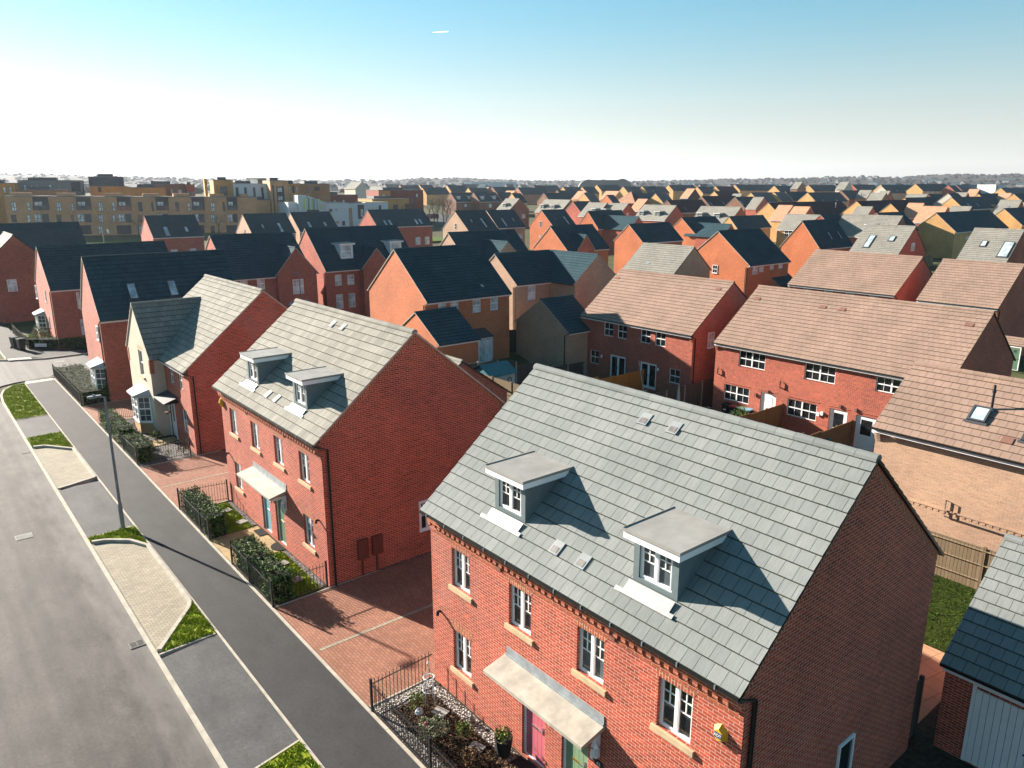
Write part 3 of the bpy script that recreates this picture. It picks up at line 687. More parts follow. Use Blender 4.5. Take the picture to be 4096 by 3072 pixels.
gravel('gravel_bed', [rect(8.40, 8, 8.75, 16.46), rect(8.75, 15.95, 10.42, 16.46), rect(10.05, 9, 10.43, 15.95)], 'gravel', 'white gravel border round the bark covered front garden')
gravel('gravel_bed', [[(8.4,40.6),(11.1,40.6),(11.1,43.3),(9.4,43.25),(9.3,44.6),(11.0,45.0),(10.3,45.1),(10.3,49.9),(9.2,49.95),(9.2,44.0),(8.4,43.9)]], 'shingle', 'grey shingle round the bay window of the cream gabled house')
gravel('gravel_strip', [rect(10.5, 23.125, 18.2, 23.4)], 'shingle', 'thin shingle strip along the second grey roofed house', .012)
gravel('gravel_strip', [rect(10.2, 23.4, 10.44, 26.95), rect(10.25, 30, 10.44, 33.2)], 'shingle', 'thin shingle strip under the front windows of the second grey roofed house', .012)
# bark mulch with loose chips
mb = MB(); mb.prism([(8.75, 8), (10.05, 8), (10.05, 15.95), (8.75, 15.95)], -.15, .02)
for i in range(5200):
    x, y = random.uniform(8.75, 10.05), random.uniform(11.5, 15.95); a = random.uniform(0, 6.28); l, w = random.uniform(.03, .09), random.uniform(.012, .03); tz = random.uniform(-.02, .03)
    ca, sa = math.cos(a), math.sin(a); z = .025+random.uniform(0, .05)
    mb.face([(x-ca*l/2, y-sa*l/2, z-tz), (x+sa*w, y-ca*w, z), (x+ca*l/2, y+sa*l/2, z+tz), (x-sa*w, y+ca*w, z)], 1, [(0, 0)]*4)
tag(mb.obj('bark_mulch', [M['mulch'], M['mulchchip']]), 'brown bark mulch in the railed front garden', 'mulch', None, 'stuff')
for x, y, w, l in ((9.75, 15.02, .3, .42), (9.72, 13.3, .28, .38)):
    b = MB(); b.box(-w/2, -l/2, 0, w/2, l/2, .05); o = b.obj('stepping_stone', M['concpost'], None, (x, y, .035), .3)
    tag(o, 'square grey stepping stone in the bark mulch, '+('by the white plant obelisk' if y > 14 else 'nearer the bottom of the picture'), 'stone', 'stepping stones in the bark mulch')
for x, y in ((9.85, 25.9), (9.75, 24.4)):
    b = MB(); b.box(-.2, -.18, 0, .2, .18, .05); tag(b.obj('stepping_stone', M['concpost'], None, (x, y, .02), .2), 'pale stepping stone in the right lawn, '+('nearer the green door' if y > 25 else 'nearer the brick corner'), 'stone', 'stepping stones in the lawns')
for x, y in ((9.9, 32.2), (10.0, 30.6)):
    b = MB(); b.box(-.2, -.18, 0, .2, .18, .05); tag(b.obj('stepping_stone', M['concpost'], None, (x, y, .02), .2), 'pale stepping stone in the left lawn, '+('farther from the teal door' if y > 31.5 else 'nearer the teal door'), 'stone', 'stepping stones in the lawns')
# manholes and gully
b = MB(); b.box(-.31, -.27, 0, .31, .27, .012)
for i in range(6):
    for j in range(5): b.box(-.27+i*.095, -.23+j*.095, .012, -.2+i*.095, -.16+j*.095, .018)
tag(b.obj('manhole_cover', M['concpost'], None, (2.55, 35.2, -.088), .0), 'pale rectangular manhole cover in the near road', 'manhole cover')
b = MB(); b.box(-.34, -.26, 0, .34, .26, .012); tag(b.obj('manhole_cover', M['concpost'], None, (9.75, 71.4, -.088), 0), 'pale manhole cover in the side street', 'manhole cover')
T = thing('drain_grate', 'iron gully grate in the road beside the kerb', 'drain', (4.19, 23.97, -.088))
b = MB(); b.box(-.2, -.17, 0, .2, .17, .004); b.obj('pit', M['rubber'], T)
b = MB(); b.box(-.22, -.19, 0, .22, -.16, .02); b.box(-.22, .16, 0, .22, .19, .02); b.box(-.22, -.16, 0, -.19, .16, .02); b.box(.19, -.16, 0, .22, .16, .02); b.box(-.01, -.16, .004, .01, .16, .02)
for i in range(7): b.box(-.19, -.135+i*.042, .004, -.012, -.118+i*.042, .018); b.box(.012, -.135+i*.042, .004, .19, -.118+i*.042, .018)
b.obj('grille', M['cast'], T)
b = MB()
for i in range(5): b.box(-.19, -.18+i*.075, 0, .19, -.13+i*.075, .014)
tag(b.obj('drain_grate', M['cast'], None, (4.17, 47.2, -.088)), 'small iron gully grate by the kerb of the far parking bay', 'drain')

# ------------------------------------------------------------------ planting
def leafquads(b, n, samp, s0, s1, mi=1):
    for i in range(n):
        p, nrm = samp(); p = Vector(p); u = Vector((random.gauss(0, 1), random.gauss(0, 1), random.gauss(0, 1))); u.normalize()
        if nrm is not None: nn = (Vector(nrm)*1.1+u).normalized()
        else: nn = u
        t = nn.orthogonal().normalized(); q = Matrix.Rotation(random.uniform(0, 6.28), 3, nn) @ t; w = nn.cross(q); s = random.uniform(s0, s1)
        b.face([p-q*s*.5, p+w*s*.32, p+q*s*.5, p-w*s*.32], mi, [(0, 0)]*4)
def hedge(x0, y0, x1, y1, h, label, den=330, mat='leafhedge', z=0., group='clipped hedges along the street', rot=0.):
    T = thing('hedge', label, 'hedge', ((x0+x1)/2, (y0+y1)/2, z), rot, group); dx, dy = (x1-x0)/2, (y1-y0)/2
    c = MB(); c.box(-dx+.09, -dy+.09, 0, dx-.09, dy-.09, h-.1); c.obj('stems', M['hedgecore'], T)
    def samp():
        a = [4*dx*dy, 2*dy*h, 2*dy*h, 2*dx*h, 2*dx*h]; r = random.uniform(0, sum(a)); i = 0
        while r > a[i]: r -= a[i]; i += 1
        X, Y, Z = random.uniform(-dx, dx), random.uniform(-dy, dy), random.uniform(.04, h); j = random.gauss(0, .035)-.03
        bump = .05*math.sin(X*4+Y*3.1)+.04*math.sin(Y*7.3+X*5)
        if i == 0: return (X, Y, h+j+bump), (0, 0, 1)
        if i == 1: return (dx+j+bump, Y, Z), (1, 0, .2)
        if i == 2: return (-dx-j-bump, Y, Z), (-1, 0, .2)
        if i == 3: return (X, dy+j+bump, Z), (0, 1, .2)
        return (X, -dy-j-bump, Z), (0, -1, .2)
    b = MB(); leafquads(b, int((4*dx*dy+4*(dx+dy)*h)*den), samp, .05, .105, 0); b.obj('leaves', M[mat], T); return T
hedge(8.42, 29.8, 9.15, 33.6, .98, 'clipped dark hedge left of the path to the teal and green doors')
hedge(8.42, 23.3, 9.25, 27.1, 1.0, 'clipped dark hedge right of the path to the teal and green doors')
hedge(8.4, 44.75, 9.2, 49.9, .95, 'longer low hedge in front of the cream gabled house', 260)
hedge(8.42, 41.0, 9.2, 43.9, .95, 'shorter low hedge ending at the black gate rail by the cream gabled house', 260)
hedge(8.45, 55.15, 10.2, 64.6, .95, 'broad low hedge round the corner house with two skylights', 130)
hedge(9.9, 55.2, 10.35, 57.1, 1.25, 'tall clump of hedge against the brick corner below the bay window', 200)
hedge(8.1, 77.15, 13.3, 78.25, .9, 'dark hedge behind the street name sign', 150, 'leafhedge', rot=-.68)
hedge(11.0, 77.5, 15.5, 78.4, .95, 'shaded hedge under the side wall of the far corner house', 110)
def bush(x, y, z, r, h, label, mat, n=500, s=.06, name='bush', cat='bush', group=None):
    T = thing(name, label, cat, (x, y, z), 0, group)
    def samp():
        a, e = random.uniform(0, 6.28), math.acos(random.uniform(-.3, 1)); k = (.55+.45*random.random()**.4)*(1+.25*math.sin(3*a+2*e))
        return (r*k*math.sin(e)*math.cos(a), r*k*math.sin(e)*math.sin(a), h*.45+h*.55*k*math.cos(e)), None
    b = MB(); leafquads(b, n, samp, s*.7, s*1.3, 0); b.obj('leaves', M[mat], T)
    b = MB()
    for i in range(5):
        a = random.uniform(0, 6.28); b.tube([(0, 0, 0), (r*.3*math.cos(a), r*.3*math.sin(a), h*.35), (r*.7*math.cos(a), r*.7*math.sin(a), h*.8)], .012, 4, r2=.004)
    b.obj('stems', M['bark'], T); return T
bush(9.35, 15.6, .03, .22, .5, 'small green bush beside the white plant obelisk', 'leaflight', 500, .045)
bush(9.05, 14.38, .03, .38, .55, 'pale grey green bush in the middle of the bark mulch', 'leafpale', 900, .05)
bush(9.73, 13.88, .03, .22, .4, 'yellow green bush right of the pale bush in the mulch', 'leaflight', 450, .045)
bush(9.35, 13.05, .03, .25, .35, 'dry brown plant low in the bark mulch', 'leafdry', 300, .06)
bush(9.15, 15.0, .03, .14, .2, 'tiny dry plant by the round solar lamp', 'leafdry', 140, .05)
bush(8.85, 12.3, .03, .3, .45, 'green bush behind the front railing at the bottom edge', 'leaflight', 500, .05)
bush(10.25, 44.85, .0, .38, .45, 'bright yellow green shrub at the foot of the cream wall', 'leaflight', 450, .07)
bush(9.9, 47.9, .0, .2, .3, 'small green plant under the cream bay window', 'leaflight', 200, .06)
bush(9.95, 41.2, .0, .18, .4, 'thin yellow plant in the shingle by the black railing', 'leaflight', 160, .05)
bush(10.75, 41.3, .0, .32, .55, 'dark shrub against the brick corner inside the railing', 'leafdry', 350, .06)
bush(9.8, 81.3, .0, .75, 1.5, 'dark blossoming shrub beside the far bay window', 'leafpale', 700, .12)
bush(9.0, 80.2, .0, .6, .8, 'yellow green shrub inside the low rail by the bins', 'leaflight', 500, .11)
bush(10.4, 79.4, .0, .6, .8, 'bright green shrub right of the street name sign', 'leaflight', 500, .11)
bush(12.3, 107.2, 0, 1.25, 3.0, 'round pale blossoming tree by the brick garden wall', 'leafpale', 1500, .16, 'blossom_tree', 'tree')
bush(40.9, 26.7, -1.5, .7, 1.7, 'dark evergreen bush beside the brown garden fence', 'leafhedge', 900, .09)
bush(150.5, 66, 0, 1.6, 2.6, 'shrub at the corner of the pale yellow gabled house', 'leaflight', 500, .3)

# ------------------------------------------------------------------ railings and fences
def railing(x0, y0, x1, y1, posts, label, h=.95, hoop=True):
    L = math.hypot(x1-x0, y1-y0); T = thing('railing', label, 'railing', (x0, y0, 0), math.atan2(y1-y0, x1-x0), 'black iron garden railings')
    for u in posts:
        b = MB(); b.box(-.03, -.03, 0, .03, .03, h+.06); b.box(-.035, -.035, h+.06, .035, .035, h+.075); b.obj('post', M['iron'], T, (u*L, 0, 0))
    b = MB(); b.box(0, -.018, h-.1, L, .018, h-.085); b.box(0, -.018, .1, L, .018, .115); n = max(2, int(L/.115))
    for i in range(1, n):
        u = L*i/n; b.box(u-.007, -.007, .03, u+.007, .007, h+.02); b.lathe([(.013, h+.02), (.013, h+.035), (0, h+.05)], 5, 0, (u, 0, 0))
    b.obj('bars', M['iron'], T); return T
railing(8.36, 16.3, 10.42, 16.4, (0,), 'black railing from the pavement to the wall left of the pink door garden')
railing(8.36, 6, 8.36, 16.25, (.12, .72), 'black railing along the pavement in front of the bark mulch garden')
railing(8.36, 33.75, 10.44, 33.4, (0, .985), 'black railing left of the teal door garden, running to the wall')
railing(8.37, 29.75, 8.36, 33.7, (0, .27, ), 'black railing along the pavement left of the teal door path')
railing(8.36, 23.2, 8.37, 27.15, (0, .55, 1), 'black railing along the pavement right of the teal door path')
railing(9.3, 23.3, 10.44, 23.3, (.99,), 'black railing from the hedge to the brick corner of the second house')
railing(8.37, 41, 8.37, 43.85, (0, 1), 'black railing along the pavement by the shorter low hedge')
railing(9.3, 40.85, 11.0, 40.75, (.98,), 'black railing across the shingle to the brick corner')
railing(9.25, 51.0, 10.4, 49.9, (.98,), 'black railing left of the cream bay window')
railing(8.37, 55.1, 8.4, 65.3, (0, .3, 1), 'low black railing along the broad corner hedge')
railing(8.5, 78.2, 8.45, 88, (0, .4, 1), 'dark green low railing behind the bins')
def fence(pts, h, mat, label, rails=0, post='concpost', gz=None):
    """boarded fence: fence > post (each), panel"""
    x0, y0 = pts[0]; T = thing('fence', label, 'fence', (x0, y0, G(x0, y0)), 0, 'boarded garden fences'); z0 = G(x0, y0)
    b = MB(); r = MB(); cuts = []
    for a, c in zip(pts[:-1], pts[1:]):
        L = math.hypot(c[0]-a[0], c[1]-a[1]); n = max(1, round(L/1.83)); d = ((c[0]-a[0])/L, (c[1]-a[1])/L)
        for i in range(n+1):
            u = L*i/n; x, y = a[0]+d[0]*u, a[1]+d[1]*u; z = G(x, y)-z0
            cuts.append((x-x0, y-y0, z))
            if i < n:
                x2, y2 = a[0]+d[0]*L*(i+1)/n, a[1]+d[1]*L*(i+1)/n; z2 = (z+G(x2, y2)-z0)/2
                q = [(x-x0, y-y0), (x2-x0, y2-y0)]; nx, ny = -d[1]*.015, d[0]*.015; u0 = u
                for sgn in (1, -1):
                    P = [(q[0][0]+nx*sgn, q[0][1]+ny*sgn, z2-.25), (q[1][0]+nx*sgn, q[1][1]+ny*sgn, z2-.25), (q[1][0]+nx*sgn, q[1][1]+ny*sgn, z2+h), (q[0][0]+nx*sgn, q[0][1]+ny*sgn, z2+h)]
                    U = [(u0, 0), (u0+L/n, 0), (u0+L/n, h), (u0, h)]
                    if sgn > 0: P.reverse(); U.reverse()
                    b.face(P, 0, U)
                b.face([(q[0][0]-nx*1.6, q[0][1]-ny*1.6, z2+h), (q[1][0]-nx*1.6, q[1][1]-ny*1.6, z2+h), (q[1][0]+nx*1.6, q[1][1]+ny*1.6, z2+h), (q[0][0]+nx*1.6, q[0][1]+ny*1.6, z2+h)])
                if rails:
                    for zz in (.35, .95, 1.5)[:rails]:
                        for sg in (-1, 1):
                            P = [(q[0][0]+nx*2.6*sg, q[0][1]+ny*2.6*sg), (q[1][0]+nx*2.6*sg, q[1][1]+ny*2.6*sg)]
                            r.tube([(*P[0], z2+zz), (*P[1], z2+zz)], .035, 4)
    b.obj('panel', M[mat], T)
    if rails: r.obj('rails', M[mat], T)
    pm = MB(); pm.box(-.05, -.05, -.3, .05, .05, h+.06); pd = pm.data('post', [M[post]])
    for c in cuts: link('post', pd, T, c)
    return T
fence([(29.9, 42.6), (42.4, 42.6)], 1.8, 'darkwood', 'long dark fence with concrete posts behind the white shed')
fence([(29.9, 34.6), (29.75, 42.4)], 1.8, 'oldwood', 'weathered fence behind the second grey roofed house', 2, 'oldwood')
fence([(35.5, 37.4), (43.8, 37.5)], 1.85, 'orangewood', 'bright orange boarded fence between the two glazed garden doors', 0, 'orangewood')
fence([(36.5, 32.5), (46.5, 32.5)], 1.8, 'darkwood', 'dark fence with concrete posts between the tan roofed pair and the terrace')
fence([(36.5, 25.6), (43.85, 25.6)], 1.75, 'brownwood', 'brown boarded fence left of the terrace back door', 0, 'brownwood')
fence([(36.5, 20.9), (43.85, 20.9)], 1.75, 'brownwood', 'brown fence with rails and posts beside the white half glazed door', 3, 'brownwood')
fence([(28.45, 6.2), (28.45, 12.5)], 1.6, 'oldwood', 'weathered fence with rails under the pale buff wall', 3, 'oldwood')
fence([(18.4, 6.45), (19.0, 6.45)], 1.7, 'darkwood', 'short dark fence between the nearest house and the garage', 0, 'darkwood')
fence([(40.5, 52.0), (42.8, 50.6)], 1.8, 'darkwood', 'dark fence between the lean-to garden and the buff garage', 0, 'darkwood')
fence([(140, 60), (150, 60)], 1.8, 'oldwood', 'far pale fence between the tan roofs on the right', 0, 'oldwood')

# ------------------------------------------------------------------ street furniture
def lamp_post(x, y, h, label, rot=math.pi, z=None):
    T = thing('street_lamp', label, 'street lamp', (x, y, G(x, y) if z is None else z), rot, 'street lamps')
    b = MB(); b.lathe([(.085, 0), (.085, 1.05), (.06, 1.15), (.048, h-.15), (.042, h)], 10)
    b.obj('pole', M['galv'], T, smooth=True)
    b = MB(); b.lathe([(.049, 2.05), (.049, 2.2)], 10); b.obj('number_band', M['whitepaint'], T)
    b = MB(); b.tube([(0, 0, h-.04), (.12, 0, h+.02), (.2, 0, h+.03)], .032, 6); b.obj('arm', M['galv'], T)
    b = MB(); b.prism([(.12, -.07), (.3, -.11), (.55, -.1), (.62, -.05), (.62, .05), (.55, .1), (.3, .11), (.12, .07)], h+.03, h+.1); b.lathe([(.06, h+.1), (.05, h+.15), (0, h+.16)], 8, 0, (.38, 0, 0)); b.obj('lantern', M['galv'], T)
    b = MB(); b.box(.3, -.08, h+.015, .58, .08, h+.029); b.obj('lens', M['glasspale'], T); return T
lamp_post(5.92, 33.3, 5.78, 'tall grey street lamp on the grass patch by the parking bay')
lamp_post(30.9, 70.6, 5.8, 'grey street lamp in front of the brick gable with the bay window', 2.6)
lamp_post(62.3, 47.5, 5.9, 'pale street lamp rising above the ridge of the tan roofed pair', 2.2)
lamp_post(142, 169.4, 6.8, 'pale street lamp beside the brown brick gable', 3.)
lamp_post(100, 72, 5.5, 'short street lamp among the dark roofs', 2.6) if False else None
T = thing('dish_pole', 'grey pole carrying a white satellite dish in front of the terrace', 'pole', (42.0, 210, G(42, 210)))
b = MB(); b.tube([(0, 0, 0), (0, 0, 4.0)], .16, 6); b.obj('pole', M['galv'], T)
b = MB(); b.lathe([(0, 0), (.35, .06), (.62, .22)], 12); o = b.obj('dish', M['whitepaint'], T, (1.0, 0, 2.9)); o.rotation_euler = (R(80), 0, R(60))
b = MB(); b.tube([(0, 0, 3.), (1.0, 0, 2.9)], .05, 5); b.obj('bracket', M['galv'], T)
def text(body, size, mat, parent, loc, rot, ext=.002, name='lettering', align='CENTER'):
    cu = bpy.data.curves.new('t', 'FONT'); cu.body = body; cu.size = size; cu.extrude = ext; cu.align_x = align; cu.align_y = 'CENTER'
    o = bpy.data.objects.new('t', cu); C.objects.link(o); bpy.context.view_layer.update()
    me = bpy.data.meshes.new_from_object(o); bpy.data.objects.remove(o); me.name = name; me.materials.clear(); me.materials.append(mat)
    q = link(name, me, parent, loc); q.rotation_euler = rot; return q
T = thing('street_name_sign', 'white street name plate in front of the dark corner hedge', 'sign', (9.35, 77.75, 0), -.68)
b = MB(); b.box(-.52, -.012, .22, .52, .012, .5); b.obj('plate', M['upvc'], T)
text('Victory Drive', .17, M['black'], T, (0, -.016, .365), (R(90), 0, 0))
for x in (-.4, .4):
    b = MB(); b.box(x-.03, .014, 0, x+.03, .06, .52); b.obj('post', M['iron'], T)
def bin_(x, y, rot, label):
    T = thing('wheelie_bin', label, 'bin', (x, y, .0), rot, 'wheelie bins')
    b = MB(); q0 = [(-.22,-.25),(.22,-.25),(.22,.25),(-.22,.25)]; q1 = [(-.28,-.34),(.28,-.34),(.28,.33),(-.28,.33)]
    for i in range(4):
        j = (i+1) % 4; b.face([(*q0[i], .06), (*q0[j], .06), (*q1[j], .98), (*q1[i], .98)])
    b.face([(*q, .06) for q in q0[::-1]]); b.obj('body', M['binplastic'], T)
    b = MB(); b.box(-.3, -.37, .98, .3, .36, 1.02); b.box(-.27, -.33, 1.02, .27, .33, 1.06); b.obj('lid', M['binplastic'], T)
    for sx in (-.26, .26):
        b = MB(); b.tube([(sx-.03, .27, .1), (sx+.03, .27, .1)], .1, 10); b.obj('wheel', M['rubber'], T)
    b = MB(); b.tube([(-.24, .4, .93), (.24, .4, .93)], .018, 6); b.obj('handle', M['binplastic'], T)
    return T
bin_(7.62, 79.5, .3, 'dark wheelie bin on the pavement, farther of two'); bin_(7.95, 78.4, .25, 'dark wheelie bin on the pavement, nearer of two')
# ------------------------------------------------------------------ the three grey roofed houses by the street
def semi(rec, doors, name='semi_detached_house'):
    T, q = house(rec, name, 'house', 'houses of the brick estate', 0, glassF='glass')
    hw, ze, Zr, half, m, L = q['hw'], q['ze'], q['Zr'], q['half'], q['m'], q['L']
    dz = rec[-3] if False else 0
    return T, q
FF = [(1.0, 1.82), (3.45, 4.28), (5.85, 6.68), (8.16, 9.0)]
def street_pair(hid, yfar, label, z, doorL, doorR, alarm):
    wins = []
    rec = (hid, 'Y', 14.4, yfar, 10.1, 4.18, 5.42+z, 8.85+z, 'pale' if hid == 'H2' else 'grey', 'red', label, [], [])
    # openings cut by hand so that each gets a stone sill and a soldier arch
    H_ = [(a, b, 3.52+z, 4.66+z, 'C') for a, b in FF]+[(a, b, .96+z, 2.18+z, 'C') for a, b in (FF[0], FF[3])]
    D_ = [(3.97, 4.83, .06, 2.12, doorL), (5.42, 6.28, .06, 2.12, doorR)]
    hooked = [('F', 'skip', h[0], h[1], h[2], h[3]) for h in H_]+[('F', 'skip', d[0], d[1], d[2], d[3]) for d in D_]
    rec = rec[:11]+(hooked, [])
    T, q = house(rec, 'semi_detached_house', 'house', 'houses of the brick estate', 0, glassF='glass')
    hw, ze, Zr, half, m, L = q['hw'], q['ze'], q['Zr'], q['half'], q['m'], q['L']; y = -hw
    for i, (a, b, c, d, st) in enumerate(H_):
        add_window(T, a, y, c, b-a, d-c, st, 0, ('glass', 'glass', 'glassmid', 'glass', 'glass', 'glass')[i], False, .09, True)
        l = MB(); hh = .185 if d > 3 else .3; l.face([(a-.02, y-.004, d), (b+.02, y-.004, d), (b+.12, y-.004, d+hh), (a-.12, y-.004, d+hh)]); l.face([(a-.02, y-.004, d), (a-.02, y+.03, d), (b+.02, y+.03, d), (b+.02, y-.004, d)]); l.obj('lintel', M['soldier'], T)
    for a, b, c, d, mt in D_: add_door(T, a, y, c, b-a, d-c, 0, mt, 'plank', .09)
    # dentil course under the eaves
    b = MB(); b.box(-.01, y-.115, ze-.31, L+.01, y-.001, ze+.05); b.box(-.01, y-.03, ze-.60, L+.01, y-.001, ze-.525)
    n = int(L/.225)
    for i in range(n): b.box(.03+i*.225, y-.11, ze-.42, .15+i*.225, y-.001, ze-.312)
    b.obj('dentil_course', M['stretcher'], T)
    b = MB()
    for i in range(12): b.box(.3+i*.85, -half-.06, ze-.06, .33+i*.85, -half+.03, ze+.03)
    b.obj('gutter_bracket', M['galv'], T)
    # canopy over the doors
    x0, x1 = 3.32, 6.78; c = MB()
    c.face([(x0, y, 2.63+z), (x0, y-.72, 2.46+z), (x1, y-.72, 2.46+z), (x1, y, 2.63+z)][::1]); c.face([(x0, y-.72, 2.38+z), (x1, y-.72, 2.38+z), (x1, y-.72, 2.46+z), (x0, y-.72, 2.46+z)])
    c.face([(x1, y-.72, 2.38+z), (x1, y, 2.52+z), (x1, y, 2.63+z), (x1, y-.72, 2.46+z)]); c.face([(x0, y, 2.52+z), (x0, y-.72, 2.38+z), (x0, y-.72, 2.46+z), (x0, y, 2.63+z)]); c.face([(x0, y, 2.52+z), (x1, y, 2.52+z), (x1, y-.72, 2.38+z), (x0, y-.72, 2.38+z)])
    co = c.obj('canopy', M['canopy'], T)
    f = MB(); f.box(x0+.05, y-.02, 2.64+z, x1-.02, y-.002, 2.86+z); f.box(x0+.05, y-.05, 2.60+z, x1-.02, y-.021, 2.66+z); f.obj('flashing', M['lead'], co)
    for x in (x0+.12, x1-.22):
        f = MB(); f.box(x, y-.55, 2.28+z, x+.1, y-.002, 2.39+z); f.box(x, y-.12, 1.75+z, x+.1, y-.002, 2.28+z); f.face([(x, y-.12, 1.95+z), (x+.1, y-.12, 1.95+z), (x+.1, y-.45, 2.28+z), (x, y-.45, 2.28+z)]); f.obj('bracket', M['upvc'], co)
    # lantern
    b = MB(); lx = 6.63; lz = 1.98+z; b.lathe([(.0, -.16), (.07, -.14), (.085, -.1)], 6, 0, (lx, y-.14, lz)); b.lathe([(.095, .1), (.085, .16), (.03, .21), (.02, .25), (0, .27)], 6, 0, (lx, y-.14, lz)); b.box(lx-.03, y-.14, lz+.02, lx+.03, y, lz+.06)
    for k in range(6): b.box(lx+.08*math.cos(k*1.047)-.008, y-.14+.08*math.sin(k*1.047)-.008, lz-.1, lx+.08*math.cos(k*1.047)+.008, y-.14+.08*math.sin(k*1.047)+.008, lz+.1)
    o = b.obj('lantern', M['upvc'], T); g = MB(); g.lathe([(.07, -.1), (.07, .1)], 6, 0, (lx, y-.14, lz)); g.obj('pane', M['glasspale'], o)
    # small wall fittings
    for x, zz in ((.4, 2.42), (9.55, 2.42)):
        b = MB(); b.tube([(x, y, zz), (x, y-.1, zz+.02)], .04, 6); b.tube([(x, y-.1, zz+.02), (x+.06, y-.16, zz-.06)], .045, 6); b.obj('wall_light', M['black'], T)
    for x, zz in ((3.12, 4.98), (6.95, 4.98)):
        b = MB(); b.box(x-.06, y-.06, zz-.11+z, x+.06, y, zz+.1+z); b.box(x-.1, y-.05, zz-.1+z, x-.065, y, zz+.08+z); b.obj('air_vent', M['terracotta'], T)
    for x in (4.98, 6.42):
        b = MB(); b.box(x-.04, y-.03, 1.55+z, x+.04, y, 1.72+z); b.obj('meter_cover', M['upvc'], T)
    dormer(T, 2.31, 3.49, half, ze, Zr, .76, 7.26+z, glass='glass'); dormer(T, 6.97, 8.13, half, ze, Zr, .76, 7.26+z, glass='glassmid')
    S = math.hypot(half, Zr-ze)
    for x, s in ((4.62, .125), (5.47, .125), (4.5, .845), (5.42, .845)): tile_vent(T, x, s, half, ze, Zr, .3, .36)
    # side gable: window, meter boxes, bargeboard lines
    add_window(T, L, -.05, 1.0+z, .68, 1.22, 'P' if hid == 'H1' else 'C', math.pi/2, 'glass', False, -.05)
    for y0 in (-2.75, -2.15):
        b = MB(); b.box(L, y0, .72, L+.12, y0+.42, 1.46); b.obj('meter_box', M['brownbox'], T); b = MB(); b.box(L+.01, y0+.15, -.1, L+.07, y0+.21, .72); b.obj('pipe', M['brownbox'], T)
    b = MB()
    for sg in (-1, 1):
        for k in range(2):
            o_ = .10+k*.1
            b.face([(L+.003, sg*(hw+.02), ze+m*(half-hw)-o_), (L+.003, 0, Zr-o_-.03), (L+.003, 0, Zr-o_-.12), (L+.003, sg*(hw+.02), ze+m*(half-hw)-o_-.09)] if sg < 0 else [(L+.003, 0, Zr-o_-.03), (L+.003, sg*(hw+.02), ze+m*(half-hw)-o_), (L+.003, sg*(hw+.02), ze+m*(half-hw)-o_-.09), (L+.003, 0, Zr-o_-.12)])
    b.obj('verge_course', M['soldier'], T)
    return T, q
M['brownbox'] = plain('brown_meter_box', (.16,.05,.035), .6, .3, .1)
T1, q1 = street_pair('H1', 16.40, 'nearest red brick pair with grey tiled roof, two dormers and pink and sage doors', -.02, 'pink', 'sage', 0)
T2, q2 = street_pair('H2', 33.32, 'second red brick pair with pale grey tiled roof, two dormers and teal and green doors', .04, 'tealdoor', 'greendoor', 0)
y = -q1['hw']
# alarm boxes
b = MB(); hexa = [(.17*math.cos(k*1.0472+.52), .2*math.sin(k*1.0472+.52)) for k in range(6)]
ax_, az_ = 16.40-6.74, 4.26
for k in range(6):
    (a0, c0), (a1, c1) = hexa[k], hexa[(k+1) % 6]
    b.face([(ax_+a0, y, az_+c0), (ax_+a1, y, az_+c1), (ax_+a1*.62, y-.1, az_+c1*.62), (ax_+a0*.62, y-.1, az_+c0*.62)][::-1])
b.face([(ax_+p*.62, y-.1, az_+r*.62) for p, r in hexa][::-1][::-1])
al = b.obj('alarm_box', M['yellowp'], T1); b = MB(); b.box(ax_-.075, y-.108, az_-.06, ax_+.075, y-.101, az_+.06); lb = b.obj('badge', M['bluelabel'], al)
text('ADT', .08, M['upvc'], lb, (ax_, y-.112, az_), (R(90), 0, 0))
b = MB(); b.lathe([(0, -.2), (.1, -.17), (.15, 0), (.1, .17), (0, .2)], 12); o = b.obj('alarm_box', M['cream_yellow'] if 'cream_yellow' in M else M['yellowp'], T2, (.2, -q2['hw']-.02, 4.75))
b = MB(); b.box(6.52, y-.02, 1.46, 6.76, y, 1.62); o = b.obj('number_plaque', M['black'], T1); text('43', .12, M['whitepaint'], o, (6.64, y-.024, 1.54), (R(90), 0, 0))
# cream gabled house
rec = ('H3', 'Y', 15.61, 50.0, 9.36, 4.63, 4.56, 8.5, 'pale', 'red', 'red brick house with a projecting cream gable, white bay window and dark door canopy',
  [('F','S',5.87,6.53,3.35,4.35), ('F','S',7.49,8.12,3.33,4.33), ('F','S',7.42,8.32,.85,2.2), ('F','skip',5.02,5.98,.05,2.12), ('W','S',2.55,3.45,3.3,4.85)], [(2.5, 5.11, 2.65, 7.45, 'render')])
T3, q3 = house(rec, 'cream_gabled_house', 'house', 'houses of the brick estate', 0, glassF='glassmid')
y = -q3['hw']
add_door(T3, 5.02, y, .05, .96, 2.07, 0, 'upvc', 'glazed')
b = MB(); b.box(4.95, y-.75, 2.36, 6.95, y, 2.44); b.face([(4.9, y-.8, 2.442), (7.0, y-.8, 2.442), (7.0, y, 2.7), (4.9, y, 2.7)]); b.obj('canopy', M['dpanel'], T3)
for x in (4.92, 6.02):
    b = MB(); b.box(x, y-.05, 0, x+.09, y-.001, 2.36); b.obj('pilaster', M['upvc'], T3)
